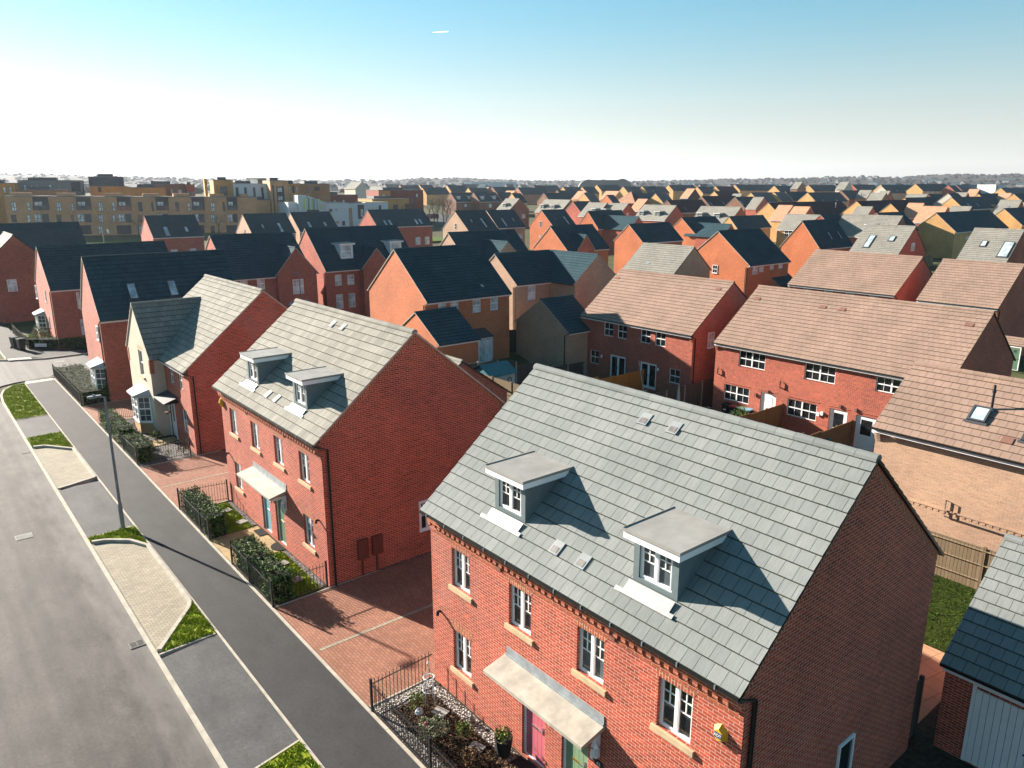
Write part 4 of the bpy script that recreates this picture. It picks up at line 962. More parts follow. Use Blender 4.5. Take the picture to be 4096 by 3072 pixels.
def bay(parent, x, y, rot, w, d, z0, z1, base, glass='glassmid', flash=True):
    """splayed bay window: bay_window (frame) > pane (each), base, canopy"""
    P = [(-w/2, 0), (-w/2+d*.75, -d), (w/2-d*.75, -d), (w/2, 0)]; f = MB(); panes = []
    for i in range(3):
        a, b_ = Vector(P[i]), Vector(P[i+1]); t_ = (b_-a).normalized(); n_ = Vector((t_.y, -t_.x)); L_ = (b_-a).length
        def pc(u0, u1, c, e, o0, o1):
            q = [a+t_*u0+n_*o1, a+t_*u1+n_*o1, a+t_*u1+n_*o0, a+t_*u0+n_*o0]; f.prism([tuple(v) for v in q][::1], c, e)
        zm = z0+(z1-z0)*.52
        for u0, u1, c, e in ((0, .07, z0, z1), (L_-.07, L_, z0, z1), (.07, L_-.07, z0, z0+.07), (.07, L_-.07, z1-.07, z1), (.07, L_-.07, zm-.035, zm+.035)): pc(u0, u1, c, e, -.03, .03)
        if L_ > .9: pc(L_/2-.035, L_/2+.035, z0+.07, z1-.07, -.025, .035)
        nb = 4 if L_ > .9 else 2
        for k in range(1, nb):
            if nb == 4 and k == 2: continue
            pc(L_*k/nb-.01, L_*k/nb+.01, z0+.07, z1-.07, 0, .02)
        for zz in (z0+(zm-z0)*.5, zm+(z1-zm)*.5): pc(.07, L_-.07, zz-.01, zz+.01, -.002, .018)
        p = MB(); q = [a+t_*.05-n_*.01, b_-t_*.05-n_*.01]; p.face([(*q[0], z0+.05), (*q[1], z0+.05), (*q[1], z1-.05), (*q[0], z1-.05)]); panes.append(p)
    o = f.obj('bay_window', M['upvc'], parent, (x, y, 0), rot)
    for p in panes: p.obj('pane', M[glass], o)
    b = MB(); e = .05; b.prism([(-w/2, 0), (-w/2+d*.75, -d), (w/2-d*.75, -d), (w/2, 0)], -.3, z0-.06); b.obj('bay_base', M[base], o)
    b = MB(); Q = [(-w/2-.06, 0), (-w/2+d*.72, -d-.06), (w/2-d*.72, -d-.06), (w/2+.06, 0)]; b.prism(Q, z0-.06, z0-.001); b.obj('sill', M['upvc'], o)
    b = MB(); Q = [(-w/2-.22, 0), (-w/2+d*.6, -d-.22), (w/2-d*.6, -d-.22), (w/2+.22, 0)]; b.prism(Q, z1+.001, z1+.1)
    up = [(-w/2+.05, 0, z1+.42), (w/2-.05, 0, z1+.42)]; q3_ = [(*c, z1+.101) for c in Q]
    b.face([q3_[0], q3_[1], up[0]]); b.face([q3_[1], q3_[2], up[1], up[0]]); b.face([q3_[2], q3_[3], up[1]])
    b.obj('bay_canopy', M['apron'], o); return o
bay(T3, 2.95, -5.11+.0, 0, 2.2, .6, .72, 2.25, 'palebuff')
b = MB(); b.box(2.5, -5.115, 4.86, 3.5, -5.101, 5.1); b.obj('lintel', M['palebuff'], T3); b = MB(); b.box(2.45, -5.2, 3.17, 3.55, -5.1, 3.27); b.obj('sill', M['stone'], T3)
for gx in (.08, 4.72):                               # brick kneelers of the cream gable
    b = MB(); b.box(gx, -5.14, 3.75, gx+.2, -4.9, 4.55); b.obj('corbel', M['stretcher'], T3)
b = MB(); b.box(.125, -5.116, .32, 4.875, -5.1, .4); b.obj('plinth_band', M['dpanel'], T3)
b = MB(); b.lathe([(0, -.14), (.14, -.02), (.17, .02), (0, .05)], 10); o = b.obj('hanging_basket', M['leafdry'], None, (10.85, 43.9, 1.72)); tag(o, 'brown hanging basket by the white front door of the cream gabled house', 'basket')
b = MB(); b.box(8.72, 4.2, 0, 8.84, 4.3, 0) if False else None

# ------------------------------------------------------------------ every other house
HREC = [
('L1', 'X', 10.14, 57.96, 9.31, 3.13, 5.5, 9.4, 'slate', 'red', 'red brick house with two skylights in dark slate roof, behind the cream gabled house', [('S', 'sky', 2.1, 2.7, 0.28, 0.54), ('S', 'sky', 4.72, 5.31, 0.28, 0.54), ('L', 'S', -1.98, -1.45, 4.05, 5.0)], []),
('L2', 'X', 10.65, 81.09, 10.9, 4.25, 5.2, 8.75, 'slate', 'red', 'red brick corner house with dark slate roof across the side street from the hedge', [('F', 'S', 1.94, 2.17, 3.42, 4.85), ('F', 'S', 1.95, 2.23, 0.97, 2.39), ('L', 'S', -0.99, -0.69, 3.86, 4.89), ('L', 'S', -0.9, -0.68, 1.49, 2.48), ('L', 'S', 4.14, 4.82, 3.55, 4.83)], []),
('L3', 'X', 10.27, 130.58, 12.71, 4.3, 5.2, 8.9, 'slate', 'red', 'red brick house with projecting brick gable and long dark roof at the far left edge', [], []),
('L3b', 'Y', 10.7, 103.98, 7.37, 3.93, 5.2, 9.04, 'grey', 'red', 'brick gable end with pale roof slope and one white window, far left edge', [('R', 'S', -1.24, -0.37, 3.16, 4.44)], []),
('L5', 'X', 37.26, 150.59, 8.77, 4.3, 5.2, 8.9, 'slate', 'red', 'dark roofed house with two skylights and white windows in front of the brick terrace', [('S', 'sky', 2.23, 3.0, -0.06, 0.47), ('S', 'sky', 5.87, 6.47, 0.21, 0.45), ('F', 'S', 2.78, 3.9, 2.29, 3.01), ('F', 'S', 6.13, 7.21, 2.27, 3.02)], []),
('L6', 'X', 25.63, 79.6, 8.64, 4.82, 5.2, 9.22, 'slate', 'red', 'red brick house with a tall brick front gable above a white bay window', [('F', 'S', 1.02, 1.77, 4.44, 5.13), ('F', 'S', 2.72, 3.52, 4.01, 5.15)], [(6.77, 4.29, 2.39, 8.0, 'red')]),
('L7', 'X', 36.33, 80.57, 11.62, 4.62, 5.2, 9.51, 'slate', 'red', 'red brick house with white flat roofed dormers in its dark slate roof', [('F', 'S', 1.12, 1.91, 3.55, 4.72), ('F', 'S', 2.6, 3.43, 3.53, 4.62), ('F', 'S', 1.12, 1.97, 0.98, 2.57), ('F', 'S', 2.63, 3.46, 1.0, 2.57)], [(5.75, 5.41, 1.98, 7.44, 'red')]),
('L8', 'X', 32.2, 54.57, 8.47, 4.8, 5.2, 9.04, 'slate', 'orange', 'red brick house with orange lit side gable and a lean-to glazed porch on its rear', [('F', 'S', 1.17, 1.95, 4.54, 5.14), ('F', 'S', 2.36, 3.17, 4.42, 5.11), ('F', 'S', 4.58, 5.42, 3.92, 5.09), ('F', 'S', 6.42, 7.25, 3.93, 5.11), ('S', 'vent', 5.93, 6.18, 0.17, 0.22)], []),
('L10', 'X', 44.63, 57.09, 6.91, 3.33, 5.2, 7.83, 'slate', 'buff', 'buff brick L-shaped house with one dark and one grey roof slope', [('F', 'S', 1.52, 2.5, 3.62, 5.03)], [(7.16, 6.58, 3.19, 7.82, 'buff')]),
('L12', 'Y', 48.68, 44.67, 11.36, 4.76, 3.6, 7.1, 'tan', 'red', 'red brick semi detached pair with pinkish tan roof and two glazed garden doors', [('F', 'S', 2.5, 3.49, 2.33, 3.43), ('F', 'S', 3.99, 4.98, 2.34, 3.46), ('F', 'S', 6.4, 7.39, 2.35, 3.44), ('F', 'S', 7.86, 8.85, 2.34, 3.44), ('F', 'S', 9.37, 10.38, -0.26, 0.84), ('F', 'S', 1.01, 1.99, -0.23, 0.9), ('F', 'door2', 3.24, 4.95, -0.56, 0.87), ('F', 'door2', 6.45, 8.12, -1.13, 0.85), ('R', 'S', -2.73, -1.99, 2.43, 3.59), ('S', 'vent', 0.2, 1.0, 0.8, 0.85), ('S', 'vent', 10.36, 11.1, 0.82, 0.86)], []),
('L13', 'Y', 48.57, 31.04, 15.27, 4.99, 3.5, 7.04, 'tan', 'red', 'long red brick terrace with tan roof and white windows behind the nearest grey roof', [('F', 'Q', 1.89, 3.91, 2.2, 3.28), ('F', 'Q', 6.74, 8.78, 2.23, 3.3), ('F', 'Q', 11.27, 13.08, 2.38, 3.26), ('F', 'Q', 0.89, 2.9, -0.38, 0.72), ('F', 'Q', 5.76, 7.81, -0.39, 0.71), ('F', 'blank', 3.78, 4.93, -0.73, 0.74), ('F', 'doorg', 8.65, 9.79, -0.39, 0.72), ('F', 'doorg', 10.35, 11.61, -1.21, 0.69), ('S', 'vent', 0.4, 1.02, 0.76, 0.81), ('S', 'vent', 5.35, 5.82, 0.76, 0.81), ('S', 'vent', 6.68, 7.19, 0.76, 0.8), ('S', 'vent', 14.27, 14.71, 0.77, 0.81)], []),
('L16', 'Y', 80.76, 44.82, 11.46, 5.2, 3.7, 7.15, 'tan', 'red', 'tan roofed red brick house with a dark side gable, behind the long terrace', [('F', 'S', 1.68, 2.61, 3.22, 3.48), ('F', 'S', 4.05, 5.0, 3.2, 3.5), ('F', 'S', 6.43, 7.38, 3.23, 3.47), ('F', 'S', 8.82, 9.81, 3.24, 3.48)], []),
('L17', 'Y', 78.95, 30.62, 6.8, 4.82, 3.7, 7.22, 'tan', 'red', 'tan roofed red brick house with a stone sill and porch roof at the right edge', [('F', 'Q', 7.86, 8.95, 2.39, 3.49), ('F', 'S', 6.43, 7.07, 2.6, 3.46), ('F', 'Q', 2.12, 3.25, 3.33, 3.43)], []),
('L18', 'Y', 70.77, 61.47, 7.53, 3.46, 4.6, 7.43, 'grey', 'buff', 'buff brick house with wide pale grey roof behind the tan roofed pair', [('S', 'vent', 2.74, 3.39, 0.26, 0.33)], []),
('L19', 'X', 76.57, 55.03, 8.55, 4.66, 5.2, 8.93, 'slate', 'orange', 'orange gabled house with dark roof and white upstairs windows, behind the tan roofed pair', [('F', 'S', 1.01, 2.14, 4.13, 5.0), ('F', 'S', 2.35, 3.33, 4.33, 5.03), ('F', 'S', 4.56, 5.49, 4.46, 4.97), ('F', 'S', 6.42, 7.43, 4.48, 4.99), ('L', 'S', -0.27, 0.45, 4.01, 4.96)], []),
('L21', 'X', 105.04, 60.94, 9.68, 3.3, 5.2, 9.14, 'slate', 'orange', 'bright orange gabled brick house with two thin skylights in its dark roof', [('S', 'sky', 4.61, 4.98, 0.31, 0.56), ('S', 'sky', 7.45, 7.78, 0.3, 0.56), ('F', 'S', -3.82, -2.11, 4.28, 4.98)], []),
('L22', 'Y', 108.64, 52.95, 6.66, 4.31, 5.2, 8.79, 'grey', 'red', 'grey roofed brick house with two skylights and a narrow gable window, behind the tan roofs', [('S', 'sky', 1.42, 2.27, 0.18, 0.62), ('S', 'sky', 4.23, 5.0, 0.45, 0.63), ('R', 'P', -0.56, 0.46, 5.53, 6.62)], []),
('L23', 'X', 165.97, 67.09, 28.17, 4.4, 5.197002982880972, 8.9, 'slate', 'yellow', 'pale yellow gabled house with a big dark roof beyond the two skylit grey roofs', [('F', 'S', -2.93, 0.34, 3.17, 4.54), ('F', 'S', 5.68, 8.08, 3.66, 4.2)], []),
('L24', 'Y', 108.08, 38.71, 5.48, 4.35, 5.2, 8.88, 'grey', 'red', 'grey roofed house with a tall double skylight at the right edge', [('S', 'sky', 1.66, 2.33, 0.44, 0.61), ('S', 'sky', 4.15, 5.29, 0.15, 0.61)], []),
('L26', 'Y', 142.53, 74.25, 11.03, 4.4, 5.196167145054157, 8.9, 'grey', 'red', 'grey roofed house with a white boxed dormer, partly hidden by the orange gabled house', [], []),
('L27', 'Y', 152.41, 92.21, 7.7, 3.46, 5.2, 8.29, 'grey', 'yellow', 'yellow brick house with grey roof and a white gridded window in the middle distance', [('F', 'Q', 1.88, 3.72, 3.82, 5.05)], []),
('L28', 'X', 137.17, 75.97, 6.75, 4.4, 5.192841918844361, 8.89, 'slate', 'red', 'dark roof joined to the right end of the small yellow brick house', [], []),
('L29', 'X', 142.52, 99.96, 12.97, 2.49, 5.2, 7.78, 'slate', 'yellow', 'dark roofed house with a narrow yellow gable behind the largest orange gable', [('F', 'S', 12.37, 13.78, 2.27, 2.97)], []),
('L30', 'X', 115.55, 91.36, 10.19, 3.86, 5.2, 8.44, 'slate', 'orange', 'dark roofed house with orange gable and a small grey cross wing mid estate', [], [(2.0, 9.53, 2.46, 7.54, 'red')]),
('L31', 'X', 95.21, 86.01, 10.24, 3.32, 5.2, 8.05, 'slate', 'orange', 'large orange gabled house with plain dark roof behind the buff house with wide grey roof', [], []),
('L32', 'X', 74.24, 82.05, 8.47, 3.81, 5.2, 8.53, 'slate', 'orange', 'orange gabled house whose dark roof carries a dark brick front gable', [('F', 'S', 7.4, 8.45, 3.27, 4.38)], [(2.78, 4.57, 1.85, 7.44, 'red')]),
('L33', 'X', 116.9, 132.28, 7.21, 4.3, 5.2, 8.9, 'slate', 'orange', 'tall orange gabled house with a small gable window and a stepped skylight', [('S', 'sky', 2.01, 2.24, 0.38, 0.55), ('S', 'sky', 4.91, 5.43, 0.13, 0.58), ('L', 'S', -0.14, 0.61, 5.18, 6.4), ('L', 'S', -0.03, 0.57, 2.8, 3.23)], []),
('L34', 'X', 119.38, 119.88, 10.7, 3.47, 5.2, 8.87, 'slate', 'orange', 'orange gabled house with white first floor windows and a grey cross wing', [('F', 'S', 1.93, 2.88, 4.66, 5.0), ('F', 'S', 4.99, 5.65, 4.68, 5.02)], [(4.05, 11.07, 2.92, 7.97, 'red')]),
('L35', 'X', 94.05, 133.94, 7.97, 4.84, 5.2, 9.11, 'slate', 'buff', 'buff gabled house with small white gable window, left one of a matching pair', [('S', 'sky', 2.2, 2.56, 0.39, 0.55), ('S', 'sky', 4.97, 5.46, 0.13, 0.58), ('L', 'S', -0.56, 0.14, 5.35, 6.54)], []),
('L36', 'X', 105.37, 137.75, 7.89, 4.3, 5.2, 8.9, 'slate', 'buff', 'buff gabled house with stepped skylights, right one of a matching pair', [('S', 'sky', 2.35, 2.87, 0.04, 0.53), ('S', 'sky', 5.49, 5.84, 0.32, 0.52), ('F', 'S', 5.87, 7.2, 2.63, 3.68)], []),
('L37', 'X', 50.25, 72.94, 9.79, 4.3, 5.2, 8.9, 'slate', 'buff', 'long dark roofed buff house with a buff front gable, in front of the matching pair', [], [(4.17, 5.69, 2.95, 8.0, 'buff')]),
('L38', 'X', 86.26, 157.37, 14.76, 4.4, 5.199742580942423, 8.9, 'slate', 'red', 'long dark roofed brick house with two pairs of skylights beside the school', [('S', 'sky', 2.26, 2.89, 0.09, 0.4), ('S', 'sky', 3.5, 4.2, 0.08, 0.39), ('S', 'sky', 10.5, 11.15, 0.08, 0.4), ('S', 'sky', 11.71, 12.35, 0.09, 0.39), ('F', 'C', 10.05, 11.33, 0.89, 2.63), ('F', 'C', 12.62, 13.84, 0.89, 2.64)], []),
('L39', 'X', 54.62, 149.21, 8.73, 4.4, 5.192860460610711, 8.89, 'slate', 'buff', 'buff gabled dark roofed house in front of the yellow brick flats', [('S', 'sky', 2.48, 2.95, 0.26, 0.46), ('S', 'sky', 5.76, 6.4, 0.01, 0.5), ('L', 'S', -0.8, -0.07, 5.13, 5.99)], []),
('L40', 'X', 65.71, 152.48, 8.72, 4.4, 5.194876929784612, 8.89, 'slate', 'buff', 'buff gabled dark roofed house in front of the coloured school panels', [('S', 'sky', 2.41, 3.05, 0.19, 0.49), ('S', 'sky', 5.92, 6.5, 0.23, 0.45)], []),
('G9', 'X', 30.98, 49.68, 3.8, 3.26, 2.5, 4.58, 'slate', 'orange', 'small dark roofed brick garage behind the second grey roofed house', [], []),
('G11', 'X', 41.82, 47.26, 3.6, 3.52, 2.5, 4.87, 'slate', 'buff', 'shaded buff brick garage with dark roof between the tan roofed pair and the L-shaped house', [], []),
('G14', 'Y', 31.47, 12.68, 5.64, 3.07, 5.0, 7.09, 'tan', 'buff', 'pale buff coach house with tan roof, skylight and black flue, right edge', [('S', 'sky', 2.79, 3.4, 0.36, 0.56), ('S', 'sky', 4.67, 5.18, 0.25, 0.42), ('S', 'vent', 4.13, 4.49, 0.18, 0.22)], []),
('G15', 'Y', 21.97, 5.94, 2.61, 3.26, 2.5, 4.93, 'grey', 'red', 'low brick garage with a white boarded door behind the nearest house', [], []),
('G2', 'Y', 23.22, 37.95, 5.3, 3.41, 2.5, 4.84, 'grey', 'red', 'small brick garage tucked behind the second grey roofed house', [], []),
('G20', 'X', 81.7, 51.68, 3.99, 2.49, 2.4, 4.2, 'slate', 'buff', 'small buff garage with dark roof in front of the three white windows', [], []),
('M1', 'Y', 165.24, 185.28, 11.82, 4.4, 6.417268293044915, 10.12, 'grey', 'red', 'grey roofed house with two dormers and a tall red brick gable, left of centre', [], []),
('M2', 'Y', 161.49, 200.43, 6.89, 4.4, 6.61081350021341, 10.31, 'grey', 'brown', 'brown brick gabled house with a pale roof slope and a white gable window', [('R', 'S', 1.16, 2.52, 4.06, 5.4)], []),
('M3', 'Y', 159.32, 159.58, 7.26, 4.4, 5.942615324637035, 9.64, 'grey', 'red', 'grey roofed house with white flat dormer, left one of two similar roofs', [], []),
('M4', 'Y', 160.46, 152.61, 7.22, 4.4, 5.8543323500264846, 9.55, 'grey', 'red', 'grey roofed house with red gable, right one of two similar roofs', [('R', 'P', -0.62, 0.19, 6.33, 7.1)], []),
('M5', 'Y', 159.79, 139.07, 10.84, 4.4, 5.6492762476419065, 9.35, 'grey', 'red', 'grey roofed house with two white dormers casting shadows and a red brick gable', [], []),
('M6', 'Y', 163.54, 123.27, 11.87, 4.4, 5.503370046581401, 9.2, 'grey', 'red', 'grey roofed house with two white dormers behind the dark roof with orange gable', [], []),
('M7', 'X', 224.98, 169.67, 19.81, 4.4, 7.125820643899263, 10.83, 'purple', 'brown', 'purplish dark roof with four small skylights behind a dormered grey roof', [('S', 'sky', -0.97, -0.4, 0.19, 0.45), ('S', 'sky', 1.39, 1.88, 0.18, 0.44), ('S', 'sky', 8.83, 9.27, 0.19, 0.44), ('S', 'sky', 11.39, 11.75, 0.18, 0.43)], []),
('M8', 'X', 225.65, 156.39, 11.48, 4.4, 6.972362318905087, 10.67, 'slate', 'brown', 'dark roofed house with a brown brick wall and one bright skylight', [('S', 'sky', -0.1, 0.94, 0.28, 0.66), ('F', 'S', 2.15, 3.56, 5.51, 6.48)], []),
('M10', 'X', 193.21, 122.85, 40.1, 4.4, 6.011285693809932, 9.71, 'purple', 'yellow', 'long purplish dark roof with a narrow yellow gable behind two salmon roofs', [], []),
('S1', 'Y', 182.22, 112.71, 4.0, 4.4, 5.678154527891965, 9.38, 'salmon', 'yellow', 'narrow salmon roof, left one of two side by side', [('F', 'S', 0.35, 1.09, 5.48, 5.83)], []),
('S2', 'Y', 177.54, 105.47, 4.32, 4.4, 5.542214422075996, 9.24, 'salmon', 'red', 'salmon roof with dark red gable, right one of two side by side', [('F', 'S', -2.19, -1.25, 5.33, 5.74)], []),
('S3', 'Y', 213.79, 93.68, 4.0, 4.4, 6.103913691779382, 9.8, 'salmon', 'red', 'small salmon roof left of the wide salmon roof', [], []),
('S4', 'Y', 198.07, 83.39, 5.83, 4.4, 5.719992044477723, 9.42, 'salmon', 'orange', 'wide salmon roof over a sunlit brick front with small white windows', [('F', 'S', -0.33, 0.09, 5.12, 5.72), ('F', 'S', 0.4, 0.82, 5.09, 5.65), ('F', 'S', 1.5, 2.02, 4.52, 5.55), ('F', 'S', 2.2, 2.72, 4.45, 5.52), ('F', 'S', 2.1, 2.79, 2.24, 3.17)], []),
('R25', 'Y', 201.97, 78.21, 4.45, 4.4, 5.757127244117094, 9.46, 'grey', 'red', 'grey roof with small red gable just right of the wide salmon roof', [], []),
('R26', 'Y', 187.39, 94.43, 4.0, 4.4, 5.605148093741657, 9.31, 'grey', 'red', 'small grey roof with dark red gable in front of the long purplish roof', [], []),
('R27', 'X', 155.62, 74.22, 11.27, 4.4, 5.1985825747062036, 8.9, 'slate', 'red', 'dark roof squeezed between a grey roof and the small salmon roof', [], []),
('R21', 'X', 218.43, 110.34, 36.97, 4.4, 6.342747475753252, 10.04, 'purple', 'yellow', 'purplish dark roof with steep yellow gable at the right of the estate', [], []),
('R22', 'X', 208.48, 96.01, 12.94, 4.4, 6.0201542831542545, 9.72, 'purple', 'yellow', 'shorter purplish roof with pointed yellow gable left of the salmon roofs', [], []),
('R14', 'X', 262.86, 102.28, 24.28, 4.4, 7.128330449058676, 10.83, 'slate', 'yellow', 'dark roof with two skylights and a yellow gable, above the pale yellow gabled house', [('S', 'sky', 6.03, 6.82, 0.25, 0.47), ('S', 'sky', 13.17, 13.94, 0.22, 0.44)], []),
('R19', 'Y', 248.54, 83.48, 5.33, 4.4, 6.711698625906634, 10.41, 'grey', 'red', 'beige grey roof with long skylights at the right edge', [('S', 'sky', -0.51, 0.01, 0.31, 0.57), ('S', 'sky', 2.83, 3.14, 0.39, 0.55)], []),
('R20', 'X', 196.95, 65.22, 19.28, 4.4, 5.55696637638271, 9.26, 'slate', 'yellow', 'dark roofed house with yellow gable at the right edge, above the double skylight roof', [], []),
('R12', 'X', 250.52, 111.33, 23.23, 4.4, 6.9649439456904725, 10.66, 'slate', 'yellow', 'long dark roof behind the small salmon roof', [], []),
('R13', 'X', 265.52, 104.5, 7.72, 4.4, 8.295941726153778, 12.0, 'slate', 'cream', 'narrow house with a tall white gable in the right of the estate', [], []),
('R10', 'Y', 288.79, 127.36, 7.02, 4.4, 7.8354792507008595, 11.54, 'grey', 'yellow', 'pale grey roof in front of the long dark roof on the right', [], []),
('R11', 'X', 289.61, 120.67, 10.89, 4.4, 7.79219651801225, 11.49, 'slate', 'red', 'dark roof at the right end of a pale grey roof', [], []),
('R15', 'Y', 316.66, 121.63, 4.0, 4.4, 8.32090186033981, 12.02, 'grey', 'red', 'small pale roof with red gable edged in white', [], []),
('R16', 'X', 301.81, 108.74, 26.2, 4.4, 7.9452698409366525, 11.65, 'slate', 'yellow', 'dark roof with two tiny skylights left of the white trimmed gable', [('S', 'sky', 0.0, 0.46, 0.43, 0.6), ('S', 'sky', 12.66, 12.95, 0.39, 0.57)], []),
('R17', 'Y', 315.82, 106.87, 4.0, 4.4, 8.186453012540866, 11.89, 'salmon', 'yellow', 'steep narrow gable with white trim near the right edge', [], []),
('R18', 'X', 306.81, 99.31, 25.82, 4.4, 7.9805466972522074, 11.68, 'slate', 'yellow', 'dark roof running off the right edge beside the white trimmed gable', [], []),
('R4', 'Y', 332.16, 166.71, 5.19, 4.4, 9.010197232668379, 12.71, 'grey', 'yellow', 'pale roof with a small flue, left one of a stepped pair', [], []),
('R4b', 'Y', 298.53, 145.21, 5.65, 4.4, 8.179227765364498, 11.88, 'grey', 'brown', 'pale roof with orange brown gable, right one of a stepped pair', [], []),
('R5', 'Y', 324.66, 154.21, 4.0, 4.4, 8.740981618694665, 12.44, 'grey', 'red', 'small red gable with white verge behind the stepped pair', [], []),
('Q10', 'X', 323.09, 170.76, 16.05, 4.4, 8.884067387925832, 12.58, 'slate', 'brown', 'dark roof over a sunlit brown brick wall right of the dormered dark roof', [], []),
('Q8', 'X', 294.02, 179.38, 16.8, 4.4, 8.440702504389819, 12.14, 'slate', 'yellow', 'dark roof with sharp yellow gable, left one of two alike in a row', [], []),
('Q9', 'X', 285.74, 164.68, 25.0, 4.4, 8.130245002032453, 11.83, 'slate', 'yellow', 'dark roof with sharp yellow gable, right one of two alike in a row', [('S', 'sky', -0.72, -0.38, 0.11, 0.29), ('S', 'sky', 5.58, 5.98, 0.09, 0.28), ('S', 'sky', 15.81, 16.79, 0.03, 0.25)], []),
('Q12', 'Y', 229.34, 151.52, 4.0, 4.4, 6.955260768633571, 10.66, 'grey', 'red', 'big plain red brick gable with a narrow white roof slope', [], []),
('Q11', 'X', 272.92, 181.84, 15.13, 4.4, 8.093961473638348, 11.79, 'bluegrey', 'yellow', 'blue grey roof behind the big plain red gable', [], []),
('Q13', 'Y', 255.93, 178.22, 4.0, 4.4, 7.742427917122206, 11.44, 'grey', 'yellow', 'tiny pale roof slope left of the blue grey roof', [], []),
('Q14', 'X', 281.84, 206.07, 16.08, 4.4, 8.537494691412672, 12.24, 'purple', 'yellow', 'dull purplish roof behind the roof with four small skylights', [], []),
('Q15', 'X', 286.04, 179.85, 9.09, 4.4, 8.30554427777724, 12.01, 'bluegrey', 'yellow', 'blue grey roof left of the two sharp yellow gables', [], []),
('O17', 'X', 188.02, 154.58, 17.07, 4.4, 6.320598606680622, 10.02, 'purple', 'brown', 'broad purplish roof with one bright skylight behind a dormered grey roof', [('S', 'sky', 5.09, 5.35, 0.17, 0.45)], []),
('O20', 'Y', 191.14, 169.03, 4.0, 4.4, 6.519404675464917, 10.22, 'salmon', 'red', 'narrow salmon slope with a dark red gable left of a dormered grey roof', [], []),
('O15', 'X', 232.97, 210.43, 14.77, 4.4, 7.802188238394565, 11.5, 'slate', 'yellow', 'dark roof behind the narrow salmon slope', [], []),
('O16', 'X', 239.94, 203.39, 6.96, 4.4, 7.810486616340097, 11.51, 'bluegrey', 'yellow', 'blue grey roof with yellow gable and a row of small windows', [('F', 'S', -2.36, -1.51, 7.58, 8.52), ('F', 'S', -0.5, 0.36, 7.55, 8.5), ('F', 'S', 1.23, 2.04, 7.53, 8.48)], []),
('O12', 'X', 160.72, 167.83, 7.0, 4.4, 6.084423587000301, 9.78, 'slate', 'red', 'dark roof between two grey roofed houses left of centre', [], []),
('O1', 'X', 270.39, 325.8, 18.98, 4.4, 10.100928721456611, 13.8, 'slate', 'salmonw', 'big dark roof with a pale verge at its right end', [], []),
('O3', 'X', 211.73, 238.2, 12.29, 4.4, 7.898683965490311, 11.6, 'slate', 'brown', 'dark roof just behind the left dormered grey roof', [], []),
('O4', 'X', 244.33, 265.57, 12.5, 4.4, 8.785331857122195, 12.49, 'slate', 'brown', 'dark roof over a pink brown wall, left of the yellow gable', [], []),
('O6', 'X', 223.79, 227.33, 5.59, 4.4, 7.904517121849444, 11.6, 'bluegrey', 'yellow', 'broad yellow gable with a blue grey roof beside it', [], []),
('O7', 'Y', 243.72, 250.96, 5.14, 4.4, 8.55269727314198, 12.25, 'salmon', 'yellow', 'salmon roof slope just left of the broad yellow gable', [], []),
('O11', 'X', 211.73, 202.97, 4.0, 4.4, 7.367163399694735, 11.07, 'slate', 'orange', 'small orange gable in front of a salmon slope', [], []),
('O10', 'Y', 252.54, 242.41, 8.08, 4.4, 8.557870634287376, 12.26, 'salmon', 'yellow', 'salmon roof slope left of the dark hipped roof', [], []),
('O9', 'X', 327.63, 322.18, 18.32, 4.4, 11.55788988743425, 15.26, 'slate', 'yellow', 'dark roof with a leaning yellow gable on the far skyline row', [('F', 'S', 0.2, 1.39, 10.34, 11.27)], []),
('M9b', 'Y', 256.41, 200.76, 4.0, 4.4, 9.61002045732669, 13.31, 'salmon', 'purple', 'steep dark gable with a thin sunlit slope, left of the purplish skylight roof', [], []),  # salmon paints the sunlit slope, purple the shaded hip of one roof
('O2', 'X', 313.95, 362.66, 19.29, 4.4, 11.28238236463515, 14.98, 'slate', 'brown', 'wide dark roof behind the big roof with a pale verge', [], []),
('O5', 'X', 295.9, 317.01, 13.17, 4.4, 10.314656328792672, 14.01, 'slate', 'yellow', 'dark roof with a small yellow gable, left of two on the far row', [], []),
('O8', 'X', 306.48, 312.73, 9.64, 4.4, 10.40268721871464, 14.1, 'slate', 'yellow', 'dark roof with a small yellow gable, right of two on the far row', [], []),
('O13', 'X', 326.94, 300.7, 15.76, 4.4, 10.5365083548057, 14.24, 'slate', 'yellow', 'dark far roof directly in front of the arched building', [], []),
('O14', 'X', 338.93, 297.28, 19.44, 4.4, 10.673602425158723, 14.37, 'slate', 'yellow', 'dark far roof with a yellow sliver of gable right of the arched building', [('S', 'sky', 5.48, 6.47, 0.2, 0.36)], []),
('O18', 'X', 379.97, 312.05, 24.72, 4.4, 11.530518073616307, 15.23, 'slate', 'yellow', 'long dark far roof right of centre on the skyline row', [], []),
('Q1', 'X', 352.83, 269.49, 13.61, 4.4, 10.532339582394318, 14.23, 'slate', 'yellow', 'dark far roof behind the dull purplish roof', [], []),
('Q2', 'X', 363.92, 265.47, 16.76, 4.4, 10.666221552145707, 14.37, 'purple', 'yellow', 'purplish far roof left of the pointed yellow gable', [], []),
('Q3', 'X', 413.46, 287.39, 44.28, 4.4, 11.77967795477009, 15.48, 'slate', 'yellow', 'very long dark far roof with a pointed yellow gable', [], []),
('Q4', 'X', 393.95, 247.67, 21.3, 4.4, 10.981736790026865, 14.68, 'slate', 'yellow', 'dark far roof with a squat yellow gable left of the beige gabled house', [], []),
('Q5', 'Y', 371.98, 221.68, 4.0, 4.4, 12.891182055232207, 16.59, 'grey', 'brown', 'beige roof with brown gable rising above the far row, left of two', [], []),
